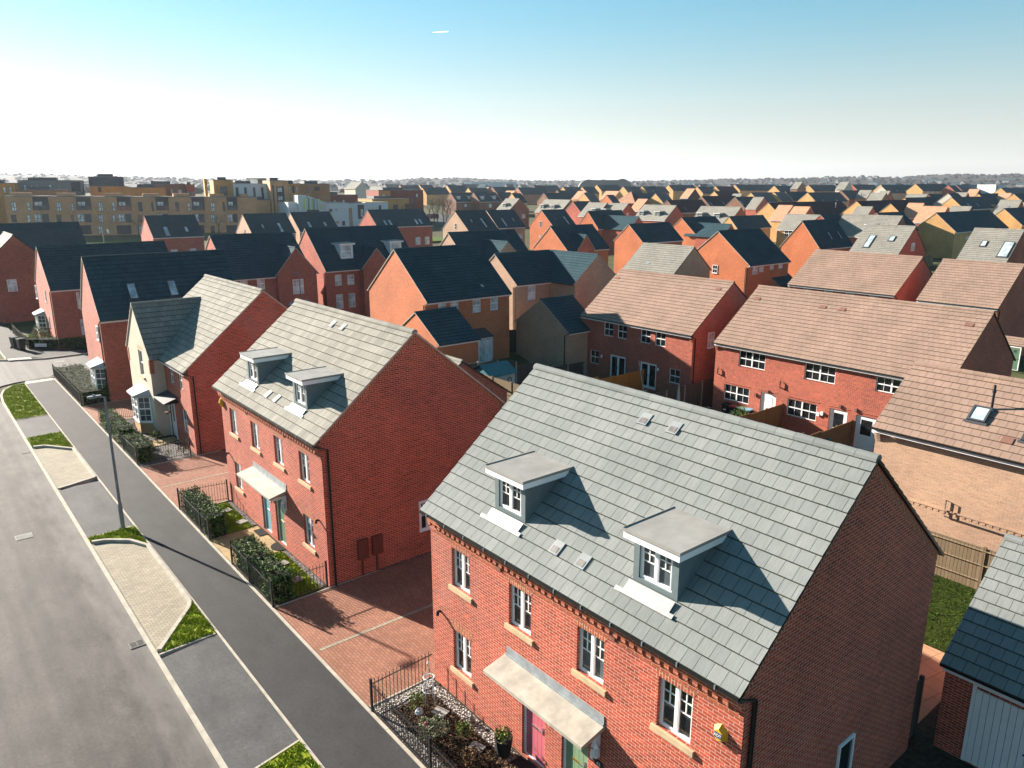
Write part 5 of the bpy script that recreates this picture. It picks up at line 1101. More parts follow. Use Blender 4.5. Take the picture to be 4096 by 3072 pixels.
('Q6', 'Y', 372.36, 197.47, 4.59, 4.4, 12.66003018755642, 16.36, 'grey', 'cream', 'beige roof with pale grey gable rising above the far row, right of two', [], []),
('Q7', 'X', 423.25, 243.88, 30.11, 4.4, 11.465858142670246, 15.17, 'slate', 'yellow', 'dark far roof between the two beige gabled houses', [], []),
('R2', 'X', 444.24, 228.45, 27.26, 4.4, 11.69988752581559, 15.4, 'slate', 'red', 'dark far roof right of the pale grey gable', [], []),
('R6', 'X', 409.53, 194.44, 32.04, 4.4, 10.72690062835731, 14.43, 'slate', 'cream', 'dark far roof with a cream gable on the right', [('S', 'sky', 11.74, 12.61, 0.23, 0.44), ('S', 'sky', 21.76, 23.03, 0.22, 0.41)], []),
('R6b', 'X', 445.71, 212.18, 43.53, 4.4, 11.574388934466693, 15.27, 'slate', 'yellow', 'dark far roof just behind the cream gable', [], []),
('R7', 'X', 417.38, 180.71, 36.47, 4.4, 11.860403388751191, 15.56, 'slate', 'yellow', 'tall dark roof over a brown terrace with many windows', [('F', 'S', 5.15, 7.77, 10.73, 11.97), ('F', 'S', 10.79, 13.47, 10.7, 11.96), ('F', 'S', 16.94, 19.37, 10.67, 11.94), ('F', 'S', 22.29, 24.77, 10.65, 11.92)], []),
('R8', 'X', 451.78, 174.43, 56.83, 4.4, 11.374806403174777, 15.07, 'bluegrey', 'red', 'very long grey roof on the far right of the estate', [], []),
('R9', 'Y', 366.58, 135.79, 4.0, 4.4, 9.398696404578867, 13.1, 'salmon', 'purple', 'small orange lit hip in front of the very long grey roof', [], []),  # sunlight on the hip painted as salmon, its shaded side as purple
('R29', 'X', 391.67, 132.32, 38.82, 4.4, 9.887809034055433, 13.59, 'bluegrey', 'yellow', 'grey roof running off the right edge near the white modern block', [], []),
('R31', 'X', 440.26, 173.77, 9.31, 4.4, 11.146808302453696, 14.85, 'slate', 'red', 'short dark roof left of the very long grey roof', [], []),
('N1', 'Y', 200.35, 382.06, 12.23, 4.4, 12.865865044127585, 16.57, 'grey', 'cream', 'beige roofed pale house standing behind the school', [('R', 'P', -3.3, -2.14, 9.94, 11.44), ('R', 'P', -0.57, 0.18, 10.17, 11.43)], []),
('N2', 'Y', 216.0, 388.16, 11.73, 4.4, 10.535118764001908, 14.24, 'grey', 'cream', 'small cream house with a pale roof right of the beige roofed house', [], []),
('N3', 'X', 250.46, 414.66, 13.22, 4.4, 11.37899746737266, 15.08, 'slate', 'yellow', 'dark roof with pale yellow gable behind the dark red school block', [], []),
('N4', 'X', 267.76, 419.63, 9.2, 4.4, 11.661112317359528, 15.36, 'slate', 'yellow', 'dark stepped roof with thin yellow gable behind the bare trees', [], []),
('N4b', 'X', 226.97, 352.97, 15.22, 4.4, 10.019902244190444, 13.72, 'slate', 'yellow', 'lower dark roof directly behind the bare trees', [], []),
('N5', 'X', 251.08, 364.68, 12.45, 4.4, 11.204003609936496, 14.9, 'slate', 'yellow', 'dark roof with a tall yellow gable right of the bare trees', [], []),
('N6', 'X', 243.8, 334.48, 12.2, 4.4, 9.897331168579896, 13.6, 'slate', 'yellow', 'dark roof with a small yellow gable above the square', [], []),
('N7', 'X', 185.16, 266.67, 10.76, 4.4, 8.023208593269842, 11.72, 'slate', 'brown', 'dark roofed terrace house with two white dormers on the square, left one', [('F', 'S', -0.94, 0.26, 6.04, 7.2), ('F', 'S', 4.21, 5.44, 5.96, 7.13)], []),
('N8', 'X', 192.91, 260.99, 11.82, 4.4, 8.019580240430429, 11.72, 'slate', 'brown', 'dark roofed terrace house with two white dormers on the square, right one', [('F', 'S', -0.95, 0.29, 5.8, 7.26), ('F', 'S', 4.98, 6.25, 5.7, 7.18)], []),
('N9', 'X', 204.23, 259.78, 7.34, 4.4, 8.142837778064749, 11.84, 'slate', 'salmonw', 'dark roof right of the dormered terrace on the square', [('F', 'S', -0.65, 0.88, 7.2, 8.12)], []),
('N10', 'X', 198.15, 242.27, 4.69, 4.4, 7.7814422935307315, 11.48, 'slate', 'yellow', 'pale yellow gable left of the brown gabled house', [], []),
('N11', 'Y', 257.29, 337.64, 4.0, 4.4, 10.100928721456611, 13.8, 'grey', 'red', 'small red gable with a white roof slope above the square', [], []),
('N12', 'X', 268.62, 345.72, 15.64, 4.4, 10.403052220676898, 14.1, 'slate', 'brown', 'dark far roof behind the small red gable', [], []),
('N13', 'Y', 223.88, 277.26, 6.13, 4.4, 8.693715739592626, 12.39, 'salmon', 'yellow', 'salmon slope left of the pale yellow gable', [], [])
]
HS = {}
for rec in HREC:
    n = rec[0]; nm, ct, gr = 'brick_house', 'house', 'houses of the brick estate'
    if n[0] == 'G': nm, ct, gr = ('coach_house', 'coach house', None) if n == 'G14' else ('garage', 'garage', 'brick garages')
    elif n in ('L13', 'N7', 'N8'): nm = 'terrace_house'
    elif n == 'L12': nm = 'semi_detached_house'
    HS[n] = house(rec, nm, ct, gr)
def dorm2(n, xs, w=1.5, hf=1.0, up=1.35, white=True, glass='glasspale', style='S'):
    T, q = HS[n]; zb = q['ze']+q['m']*hf
    for x in xs: dormer(T, x-w/2, x+w/2, q['half'], q['ze'], q['Zr'], hf, zb+up, True, glass, style, white, .22)
dorm2('L7', (3.15, 9.4), 1.5, 1.15, 1.75)
for n, fr in (('M1', (.2, .62)), ('M5', (.18, .68)), ('M6', (.18, .62)), ('M3', (.72,)), ('M4', (.15,)), ('L26', (.62,)), ('M2', (.45,))):
    L = HS[n][1]['L']; dorm2(n, [L*f for f in fr], 1.5, 1.1, 1.4, False, 'glassmid')
for n in ('N7', 'N8'):
    L = HS[n][1]['L']; dorm2(n, [L*.2, L*.72], 1.4, 1.2, 1.4)
# lean-to, bays and walls of particular houses
T, q = HS['L8']; y = -q['hw']
f = MB(); f.box(3.15, y-1.2, .02, 5.6, y-1.14, .12)
for x in (3.15, 3.7, 4.25, 4.95, 5.54): f.box(x, y-1.2, .12, x+.07, y-1.13, 2.2)
f.box(3.15, y-1.2, 2.2, 5.61, y-1.1, 2.34); f.box(5.54, y-1.13, .02, 5.6, y, .12); f.box(5.55, y-.6, .12, 5.6, y-.54, 2.3)
o = f.obj('lean_to', M['upvc'], T)
g = MB(); g.face([(3.2, y-1.16, .1), (5.58, y-1.16, .1), (5.58, y-1.16, 2.2), (3.2, y-1.16, 2.2)]); g.face([(5.58, y-1.16, .1), (5.58, y, .1), (5.58, y, 2.4), (5.58, y-1.16, 2.2)]); g.obj('pane', M['glasspale'], o)
g = MB(); g.face([(3.0, y-1.35, 2.35), (5.75, y-1.35, 2.35), (5.75, y, 2.85), (3.0, y, 2.85)]); g.box(3.0, y-1.36, 2.28, 5.75, y-1.33, 2.348); g.obj('lean_to_roof', M['dpanel'], o)
add_door(T, 5.8, y, .1, .85, 2.05, 0, 'upvc', 'glazed', 0)
bay(HS['L1'][0], 0, -1.45, -math.pi/2, 2.2, .6, .75, 2.25, 'red')
bay(HS['L2'][0], 0, 2.4, -math.pi/2, 2.2, .6, .8, 2.3, 'red')
T, q = HS['L6']; bay(T, 6.77, -q['hw']-.6, 0, 2.0, .5, .7, 2.2, 'red', 'glasspale'); add_window(T, 6.2, -q['hw']-.6, 3.3, 1.15, 1.5, 'G', 0, 'glasspale', True, -.05)
T, q = HS['L10']; y = -6.58; 
# coach house: recessed brick course, black pipe, flue
T, q = HS['G14']; y = -q['hw']; b = MB()
for i in range(34): b.box(.25+i*.225, y-.012, 2.70, .36+i*.225, y-.001, 2.79)
b.box(.05, y-.03, 2.80, 7.5, y-.001, 2.86); b.obj('string_course', M['buff'], T)
b = MB(); b.tube([(2.85, y-.06, 3.25), (2.85, y-.06, 2.62), (8, y-.06, 2.56)], .018, 6); b.tube([(2.85, y-.06, 3.25), (3.1, y-.06, 3.2), (3.1, y-.06, 2.6)], .014, 6); b.obj('pipe', M['black'], T)
def flue(T, q, x, fr, h, mat='black', r=.045):
    yy = -q['half']*(1-fr); z = q['ze']+q['m']*(q['half']+yy)
    b = MB(); b.lathe([(r, -.1), (r, h*.7), (r*1.5, h*.72), (r*1.5, h*.8), (r, h*.82), (r, h), (0, h+.03)], 8, 0, (x, yy, z)); o = b.obj('flue_pipe', M[mat], T); b = MB(); b.lathe([(r*2.6, .0), (r*1.2, .12)], 8, 0, (x, yy, z)); b.obj('flashing', M['lead'], o)
flue(T, q, 3.35, .55, .95)
T, q = HS['G15']; y = -q['hw']                     # white boarded garage door
b = MB(); n = 16
for i in range(n): b.box(.75+i*.15, y-.03, .04, .75+(i+.93)*.15, y-.002, 2.1)
o = b.obj('garage_door', M['upvc'], T); b = MB(); b.box(1.9, y-.05, .95, 2.1, y-.031, .99); b.obj('handle', M['black'], o)
b = MB(); b.box(.66, y-.035, .02, .745, y-.001, 2.2); b.box(3.155, y-.035, .02, 3.24, y-.001, 2.2); b.box(.66, y-.06, 2.2, 3.24, y-.001, 2.33); b.obj('door_frame', M['upvc'], T)
T, q = HS['L13']; y = -q['hw']
for x, w in ((.9, 0), (5.75, 0)):
    b = MB(); zz = 2.85; b.tube([(x-.55, y-.05, zz+.42), (x-.55, y-.12, zz+.36), (x-.55, y-.12, zz), (x-.2, y-.05, zz-.12)], .04, 6); b.obj('waste_pipe', M['black'], T)
for x, zz, mt in ((8.2, 1.75, 'upvc'), (7.95, 1.65, 'upvc'), (3.4, 1.95, 'terracotta'), (9.3, 2.45, 'terracotta'), (10.3, 2.45, 'terracotta'), (4.3, 2.35, 'terracotta')):
    b = MB(); b.box(x-.08, y-.1, zz-.11, x+.08, y, zz+.11); b.obj('wall_light' if mt == 'upvc' else 'air_vent', M[mt], T)
b = MB()
for x0, x1, zz in ((.8, 3.0, 2.35), (5.7, 7.9, 2.35), (8.5, 9.9, 2.35), (10.2, 11.7, 2.35), (3.7, 5.0, 2.35)): b.box(x0, y-.03, zz, x1, y-.001, zz+.03)
b.obj('lintel', M['stretcher'], T)
T, q = HS['L12']; y = -q['hw']
for x in (8.35, 2.4):
    b = MB(); b.lathe([(0, -.13), (.07, -.1), (.08, .08), (0, .15)], 8, 0, (x, y-.1, 2.05)); b.obj('wall_light', M['upvc'], T)
T, q = HS['L17']; y = -q['hw']
b = MB(); slope(b, 7.6, 9.6, y-1.1, y, 2.35, 2.95, 1); b.obj('porch_roof', [RT['tan'], M['black']], T); add_door(T, 8.1, y, .05, .95, 2.05, 0, 'greendoor', 'plank', 0)
for n, x, fr, h, mt in (('M10', 33, .5, 1.6, 'whitepaint'), ('R4', 2.2, .35, 1.2, 'black'), ('M1', 10.5, -.0, 3.4, 'black')):
    if n == 'M1': continue
    flue(HS[n][0], HS[n][1], x, fr, h, mt, .11)
# pyramid roofed house and garden wall
T = thing('pyramid_roofed_house', 'brick house with dark pyramid roof, right of the broad yellow gable', 'house', (232, 209, G(232, 209)), .2, 'houses of the brick estate')
b = MB(); b.box(-4.6, -4.6, -.4, 4.6, 4.6, 5.3); b.obj('wall', M['rbrick'], T)
b = MB(); A = (0, 0, 9.8); Q = [(-5, -5, 5.25), (5, -5, 5.25), (5, 5, 5.25), (-5, 5, 5.25)]
for i, mi in ((0, 0), (1, 0), (2, 0), (3, 1)): b.face([Q[i], Q[(i+1) % 4], A], mi)  # face toward the sun gets salmon tile, sunlight put into its colour
b.face(Q[::-1]); b.obj('roof', [RT['purple'], RT['salmon']], T)
b = MB(); b.box(0, 0, -.2, 3.5, .22, 1.15); b.box(-.0, .22, -.2, .22, 9, 1.15); b.box(-.03, -.03, 1.15, 3.5, .25, 1.22); b.box(-.03, .25, 1.15, .25, 9, 1.22)
tag(b.obj('garden_wall', M['red'], None, (9.2, 108.2, 0)), 'low red brick garden wall beside the far left gable', 'wall')

# ------------------------------------------------------------------ flats and school
BREC = [
('terrace_block', 'leftmost yellow brick terrace block, cut by a dark roof below it', 'townhouse', 26.27, 243.06, -13, 10.42, 9, 0.82, 11.54, 'ybrick', [('win', 1.4, 2.46, 7.73, 10.16, 0.06), ('win', 4.97, 5.56, 7.69, 10.13, 0.06), ('win', 0.93, 2.07, 4.95, 6.87, 0.06), ('win', 4.51, 5.18, 4.89, 6.82, 0.06), ('win', 0.52, 1.63, 1.81, 3.96, 0.06), ('recess', 6.29, 9.97, 8.1, 11.43, 1.2), ('balc', 6.14, 9.89, 8.1, 9.21, 0.0), ('winw', 6.59, 8.47, 8.72, 10.22, -1.1), ('panel', 7.96, 9.52, 4.74, 7.02, 0.02), ('win2', 6.11, 7.67, 4.88, 7.05, 0.06), ('recess', 5.28, 9.11, 1.61, 4.03, 2.5)], 'townhouses of the yellow brick terrace'),
('terrace_block', 'yellow brick terrace block above the end of the leftmost dark roof', 'townhouse', 36.42, 240.71, -13, 10.02, 9, 0.81, 11.44, 'ybrick', [('win', 1.34, 2.36, 7.59, 10.07, 0.06), ('win', 4.75, 5.31, 7.55, 10.04, 0.06), ('win', 0.9, 1.99, 4.75, 6.71, 0.06), ('win', 4.31, 4.95, 4.69, 6.66, 0.06), ('win', 0.5, 1.57, 1.54, 3.74, 0.06), ('recess', 6.01, 9.59, 7.98, 11.37, 1.2), ('balc', 5.88, 9.51, 7.98, 9.11, 0.0), ('winw', 6.34, 8.14, 8.61, 10.14, -1.1), ('panel', 7.64, 9.17, 4.54, 6.87, 0.02), ('win2', 5.84, 7.37, 4.69, 6.9, 0.06), ('recess', 5.05, 8.78, 1.35, 3.81, 2.5)], 'townhouses of the yellow brick terrace'),
('terrace_block', 'yellow brick terrace block with a white satellite dish pole in front', 'townhouse', 46.17, 238.46, -13, 9.84, 9, 0.81, 11.34, 'ybrick', [('win', 1.34, 2.37, 7.46, 9.99, 0.06), ('win', 4.73, 5.3, 7.42, 9.96, 0.06), ('win', 0.92, 2.02, 4.55, 6.56, 0.06), ('win', 4.32, 4.96, 4.49, 6.5, 0.06), ('win', 0.55, 1.62, 1.27, 3.52, 0.06), ('recess', 5.97, 9.44, 7.85, 11.32, 1.2), ('balc', 5.86, 9.36, 7.86, 9.0, 0.0), ('winw', 6.33, 8.04, 8.49, 10.06, -1.1), ('panel', 7.56, 9.04, 4.35, 6.72, 0.02), ('win2', 5.82, 7.3, 4.49, 6.75, 0.06), ('recess', 5.06, 8.67, 1.09, 3.6, 2.5)], 'townhouses of the yellow brick terrace'),
('terrace_block', 'yellow brick terrace block right behind the dark roof with two skylights', 'townhouse', 55.75, 236.25, -13, 9.61, 9, 0.81, 11.22, 'ybrick', [('win', 1.34, 2.37, 7.33, 9.91, 0.06), ('win', 4.69, 5.27, 7.29, 9.88, 0.06), ('win', 0.95, 2.04, 4.36, 6.4, 0.06), ('win', 4.3, 4.95, 4.3, 6.35, 0.06), ('win', 0.6, 1.67, 1.01, 3.31, 0.06), ('recess', 5.91, 9.24, 7.73, 11.26, 1.2), ('balc', 5.83, 9.16, 7.74, 8.9, 0.0), ('winw', 6.3, 7.9, 8.39, 9.98, -1.1), ('panel', 7.44, 8.87, 4.16, 6.58, 0.02), ('win2', 5.78, 7.2, 4.31, 6.6, 0.06), ('recess', 5.06, 8.52, 0.83, 3.39, 2.5)], 'townhouses of the yellow brick terrace'),
('terrace_block', 'yellow brick terrace block above the second skylight of the dark roof', 'townhouse', 65.09, 234.09, -13, 9.55, 9, 0.81, 11.17, 'ybrick', [('win', 1.33, 2.36, 7.2, 9.83, 0.06), ('win', 4.62, 5.21, 7.16, 9.8, 0.06), ('win', 0.96, 2.05, 4.17, 6.26, 0.06), ('win', 4.26, 4.91, 4.12, 6.21, 0.06), ('win', 0.63, 1.7, 0.76, 3.1, 0.06), ('recess', 5.82, 9.21, 7.62, 11.21, 1.2), ('balc', 5.76, 9.12, 7.62, 8.81, 0.0), ('winw', 6.24, 7.84, 8.28, 9.9, -1.1), ('panel', 7.4, 8.86, 3.97, 6.44, 0.02), ('win2', 5.72, 7.18, 4.12, 6.46, 0.06), ('recess', 5.02, 8.54, 0.58, 3.19, 2.5)], 'townhouses of the yellow brick terrace'),
('terrace_block', 'yellow brick terrace block next to the blank brick end wall', 'townhouse', 74.39, 231.95, -13, 9.11, 9, 0.83, 11.09, 'ybrick', [('win', 1.34, 2.39, 7.07, 9.75, 0.06), ('win', 4.63, 5.24, 7.03, 9.72, 0.06), ('win', 1.0, 2.1, 3.99, 6.11, 0.06), ('win', 4.3, 4.96, 3.93, 6.06, 0.06), ('win', 0.7, 1.78, 0.51, 2.89, 0.06), ('recess', 5.82, 8.8, 7.5, 11.16, 1.2), ('balc', 5.78, 8.71, 7.5, 8.71, 0.0), ('winw', 6.27, 7.6, 8.17, 9.83, -1.1), ('panel', 7.2, 8.48, 3.79, 6.3, 0.02), ('win2', 5.71, 6.99, 3.94, 6.32, 0.06), ('recess', 5.08, 8.18, 0.34, 2.98, 2.5)], 'townhouses of the yellow brick terrace'),
('terrace_block', 'blank yellow brown brick end block of the terrace', 'townhouse', 83.29, 229.89, -13, 5.37, 9, 0.84, 11.01, 'ybrick', [], 'townhouses of the yellow brick terrace'),
('apartment_block', 'long grey rendered block with small dark windows behind the terrace', 'building', 32.77, 266.18, -13, 16.23, 14, 1.32, 15.77, 'greyr', [('win', 1.36, 1.92, 13.2, 14.69, 0.05), ('win', 3.08, 3.36, 13.32, 14.7, 0.05), ('win', 4.55, 4.79, 13.32, 14.7, 0.05), ('win', 7.69, 8.25, 13.31, 14.7, 0.05), ('win', 10.04, 10.25, 13.31, 14.71, 0.05), ('panel2', 13.39, 15.8, 12.71, 15.53, 0.05)], None),
('apartment_block', 'tall dark grey windowless block on the skyline at the left', 'building', 51.56, 268.0, -13, 9.67, 16, 1.44, 16.98, 'dgrey', [('panel2', 0.25, 0.97, 14.49, 16.66, 0.04)], None),
('apartment_block', 'orange brick block with two white windows at the far left edge', 'building', 22.68, 258.25, -13, 8.17, 12, 1.13, 14.96, 'obrick', [('winw', 5.41, 6.0, 12.36, 14.01, 0.05), ('winw', 6.84, 7.38, 12.36, 14.01, 0.05)], None),
('apartment_block', 'low brown brick block in front of the long grey rendered block', 'building', 30.48, 254.4, -13, 12.46, 10, 1.07, 13.08, 'obrick2', [], None),
('apartment_block', 'orange brick block with slatted opening behind the middle of the terrace', 'building', 48.96, 254.24, -13, 9.57, 12, 1.14, 14.15, 'obrick', [('panel2', 2.08, 2.97, 12.62, 14.01, 0.04)], None),
('apartment_block', 'orange brick block with flat roof vents behind the right of the terrace', 'building', 58.29, 252.08, -13, 10.57, 12, 1.14, 13.77, 'obrick', [], None),
('apartment_block', 'grey brown flat roofed block behind the right part of the terrace', 'building', 66.2, 264.63, -13, 12.59, 12, 1.44, 14.81, 'brown', [('win', 7.73, 8.33, 12.11, 13.25, 0.05), ('win', 9.96, 11.04, 11.98, 13.25, 0.05)], None),
('apartment_block', 'dark red block with balcony left of the orange tower', 'building', 77.78, 259.9, -13, 2.52, 12, 1.41, 14.64, 'rbrick', [('balc', 0.12, 2.23, 11.67, 12.49, 0.0)], None),
('apartment_block', 'orange brick tower with a dark framed window and slim chimney like fin', 'building', 80.16, 240.88, -13, 5.61, 12, 1.04, 15.97, 'ybrick2', [('panel2', 1.74, 3.8, 11.52, 14.18, 0.06), ('win', 2.02, 3.42, 12.56, 13.89, 0.1), ('bar', 0.92, 0.83, 11.17, 14.61, 0.05), ('bar', 4.5, 4.43, 11.15, 14.61, 0.05), ('fin', -2.61, -1.84, 11.19, 16.38, 4.0)], None),
('apartment_block', 'pale blue white clad block with four tall dark windows', 'building', 85.6, 239.62, -13, 10.22, 12, 2.0, 14.89, 'whitec', [('tall', 0.62, 1.46, 11.14, 13.89, 0.05), ('tall', 3.13, 3.9, 11.13, 13.89, 0.05), ('tall', 5.77, 6.45, 10.33, 13.89, 0.05), ('tall', 8.18, 8.88, 10.06, 13.89, 0.05)], None),
('apartment_block', 'tall brown brick block with one two storey dark window bay', 'building', 94.01, 231.52, -13, 5.43, 14, 1.0, 15.82, 'ybrick', [('panel2', 1.8, 3.73, 9.01, 14.13, 0.06), ('win', 2.09, 3.45, 12.55, 13.81, 0.1), ('winw', 2.06, 3.43, 10.0, 11.22, 0.1), ('bar', 1.03, 0.59, 6.23, 14.49, 0.05), ('bar', 4.06, 3.72, 6.19, 14.49, 0.05)], None),
('apartment_block', 'blank brown brick wall block left of the tall bay block', 'building', 89.59, 232.03, -13, 3.97, 9, 1.0, 10.07, 'ybrick', [('bar', 3.89, 3.84, 6.27, 9.06, 0.05)], None),
('roof_pavilion', 'rooftop pavilion with a wide thin overhanging white roof', 'building', 96.39, 253.55, -13, 7.12, 6, 11.0, 16.48, 'whitec', [('panel2', 2.32, 5.18, 15.11, 16.55, 0.05), ('slab', -1.61, 9.16, 16.69, 16.97, 2.0)], None),
('apartment_block', 'brown brick block with a dark square window behind the coloured school', 'building', 103.5, 231.38, -13, 9.42, 16, 1.0, 14.85, 'obrick2', [('win', 2.16, 2.84, 12.15, 14.11, 0.05), ('panel2', 4.39, 6.15, 12.89, 14.11, 0.05)], None),
('apartment_block', 'small orange lit end block with loggia beside the tall bay block', 'building', 99.67, 231.24, -13, 3.52, 10, 1.0, 14.94, 'obrick', [('win', 0.24, 0.59, 12.17, 14.2, 0.05), ('recess', 1.18, 1.9, 12.17, 14.2, 1.0), ('win', 2.42, 2.78, 12.17, 14.2, 0.05)], None),
('school_building', 'white school block with tall green and grey striped panels', 'school', 94.32, 219.8, -8, 11.18, 14, 0.73, 9.46, 'whitec', [('box', 2.57, 5.09, 6.68, 11.67, 1.5), ('stripeg', 3.68, 5.39, 7.44, 10.89, 1.6), ('stripe', 5.63, 9.21, 7.39, 10.83, 1.6), ('wedge', 5.36, 11.04, 9.23, 11.61, 0.0), ('win', 0.54, 2.7, 6.72, 7.7, 0.05), ('multi', 3.53, 9.24, 6.62, 7.42, 0.05)], None),
('school_building', 'plain white school wing with small square windows', 'school', 105.45, 218.23, -8, 7.22, 14, 0.8, 9.19, 'whitec', [('win', 2.92, 3.97, 6.76, 7.51, 0.05), ('win', 4.87, 5.91, 6.78, 7.48, 0.05), ('panel2', 1.08, 2.05, 6.67, 7.53, 0.05), ('greenp', 1.46, 2.1, 4.6, 6.68, 0.05), ('ybrickp', 2.98, 4.02, 3.14, 3.85, 0.05), ('win', 4.91, 5.85, 2.43, 3.86, 0.06)], None),
('school_building', 'white school block with a buff brick strip and glazed corner', 'school', 112.39, 222.04, -8, 8.15, 14, 0.94, 8.89, 'whitec', [('ybrickp', 2.22, 3.71, 1.75, 7.57, 0.04), ('panel2', 5.56, 7.64, 4.2, 8.52, 0.06), ('winw', 6.44, 7.39, 4.71, 7.26, 0.1), ('win', 0.17, 1.18, 6.63, 7.34, 0.05), ('win', 0.14, 1.14, 2.2, 3.65, 0.05)], None),
('school_building', 'white school wing with clerestory windows to the right', 'school', 120.48, 220.9, -8, 7.73, 14, 0.99, 9.16, 'whitec', [('win', 1.01, 1.47, 7.01, 7.6, 0.05), ('win', 2.11, 2.49, 6.99, 7.58, 0.05), ('win', 3.57, 3.93, 7.02, 7.77, 0.05), ('tall', 4.49, 5.31, 6.95, 8.31, 0.05)], None),
('apartment_block', 'long dark red flat block behind the white school', 'building', 100.53, 232.63, -8, 22.2, 8, 1.0, 11.44, 'rbrick', [('win', 0.41, 0.34, 9.26, 10.18, 0.05), ('winw', 11.21, 11.97, 9.2, 9.97, 0.05), ('winw', 14.08, 14.66, 9.22, 9.94, 0.05), ('win', 17.01, 17.65, 9.14, 9.92, 0.05)], None),
('apartment_block', 'low orange brick block with two dark openings beside the white school', 'building', 126.44, 227.06, -8, 13.19, 14, 1.0, 10.07, 'obrick3', [('panel2', 7.29, 8.98, 6.74, 8.3, 0.05), ('win', 10.49, 10.86, 6.76, 7.78, 0.05), ('panel2', 11.55, 13.06, 6.73, 8.52, 0.05), ('bar', 9.97, 10.01, 6.85, 13.22, 0.03)], None),
('apartment_block', 'dark red tall block above the low orange brick block', 'building', 134.08, 235.99, -8, 16.7, 12, 1.0, 12.86, 'rbrick', [('obrickp', 0.08, 4.28, 10.33, 12.71, 0.04), ('winw', 1.23, 2.18, 10.42, 11.79, 0.08), ('win', 12.19, 12.81, 6.49, 10.74, 0.05), ('win', 13.93, 14.52, 10.45, 11.65, 0.05)], None),
('warehouse', 'long pale blue warehouse on the horizon right of the bare trees', 'building', 480.68, 666.55, -40, 54.6, 40, 8.0, 18.81, 'whitec', [('whitep', 0.0, 8.23, 14.69, 18.98, 0.2)], None),
('hall', 'white modern block among the far roofs at the right edge', 'building', 467.14, 160.21, -10, 8.92, 10, 8.0, 15.2, 'whitec', [('win', 0.93, 2.12, 13.17, 14.65, 0.05)], None)
]
PM = dict(win='glassmid', winw='glasspale', win2='glasspale', panel='dgrey', panel2='dpanel', tall='dpanel', bar='dpanel', greenp='cgreen2', ybrickp='buff', obrickp='obrick', whitep='whitepaint', multi='dpanel')
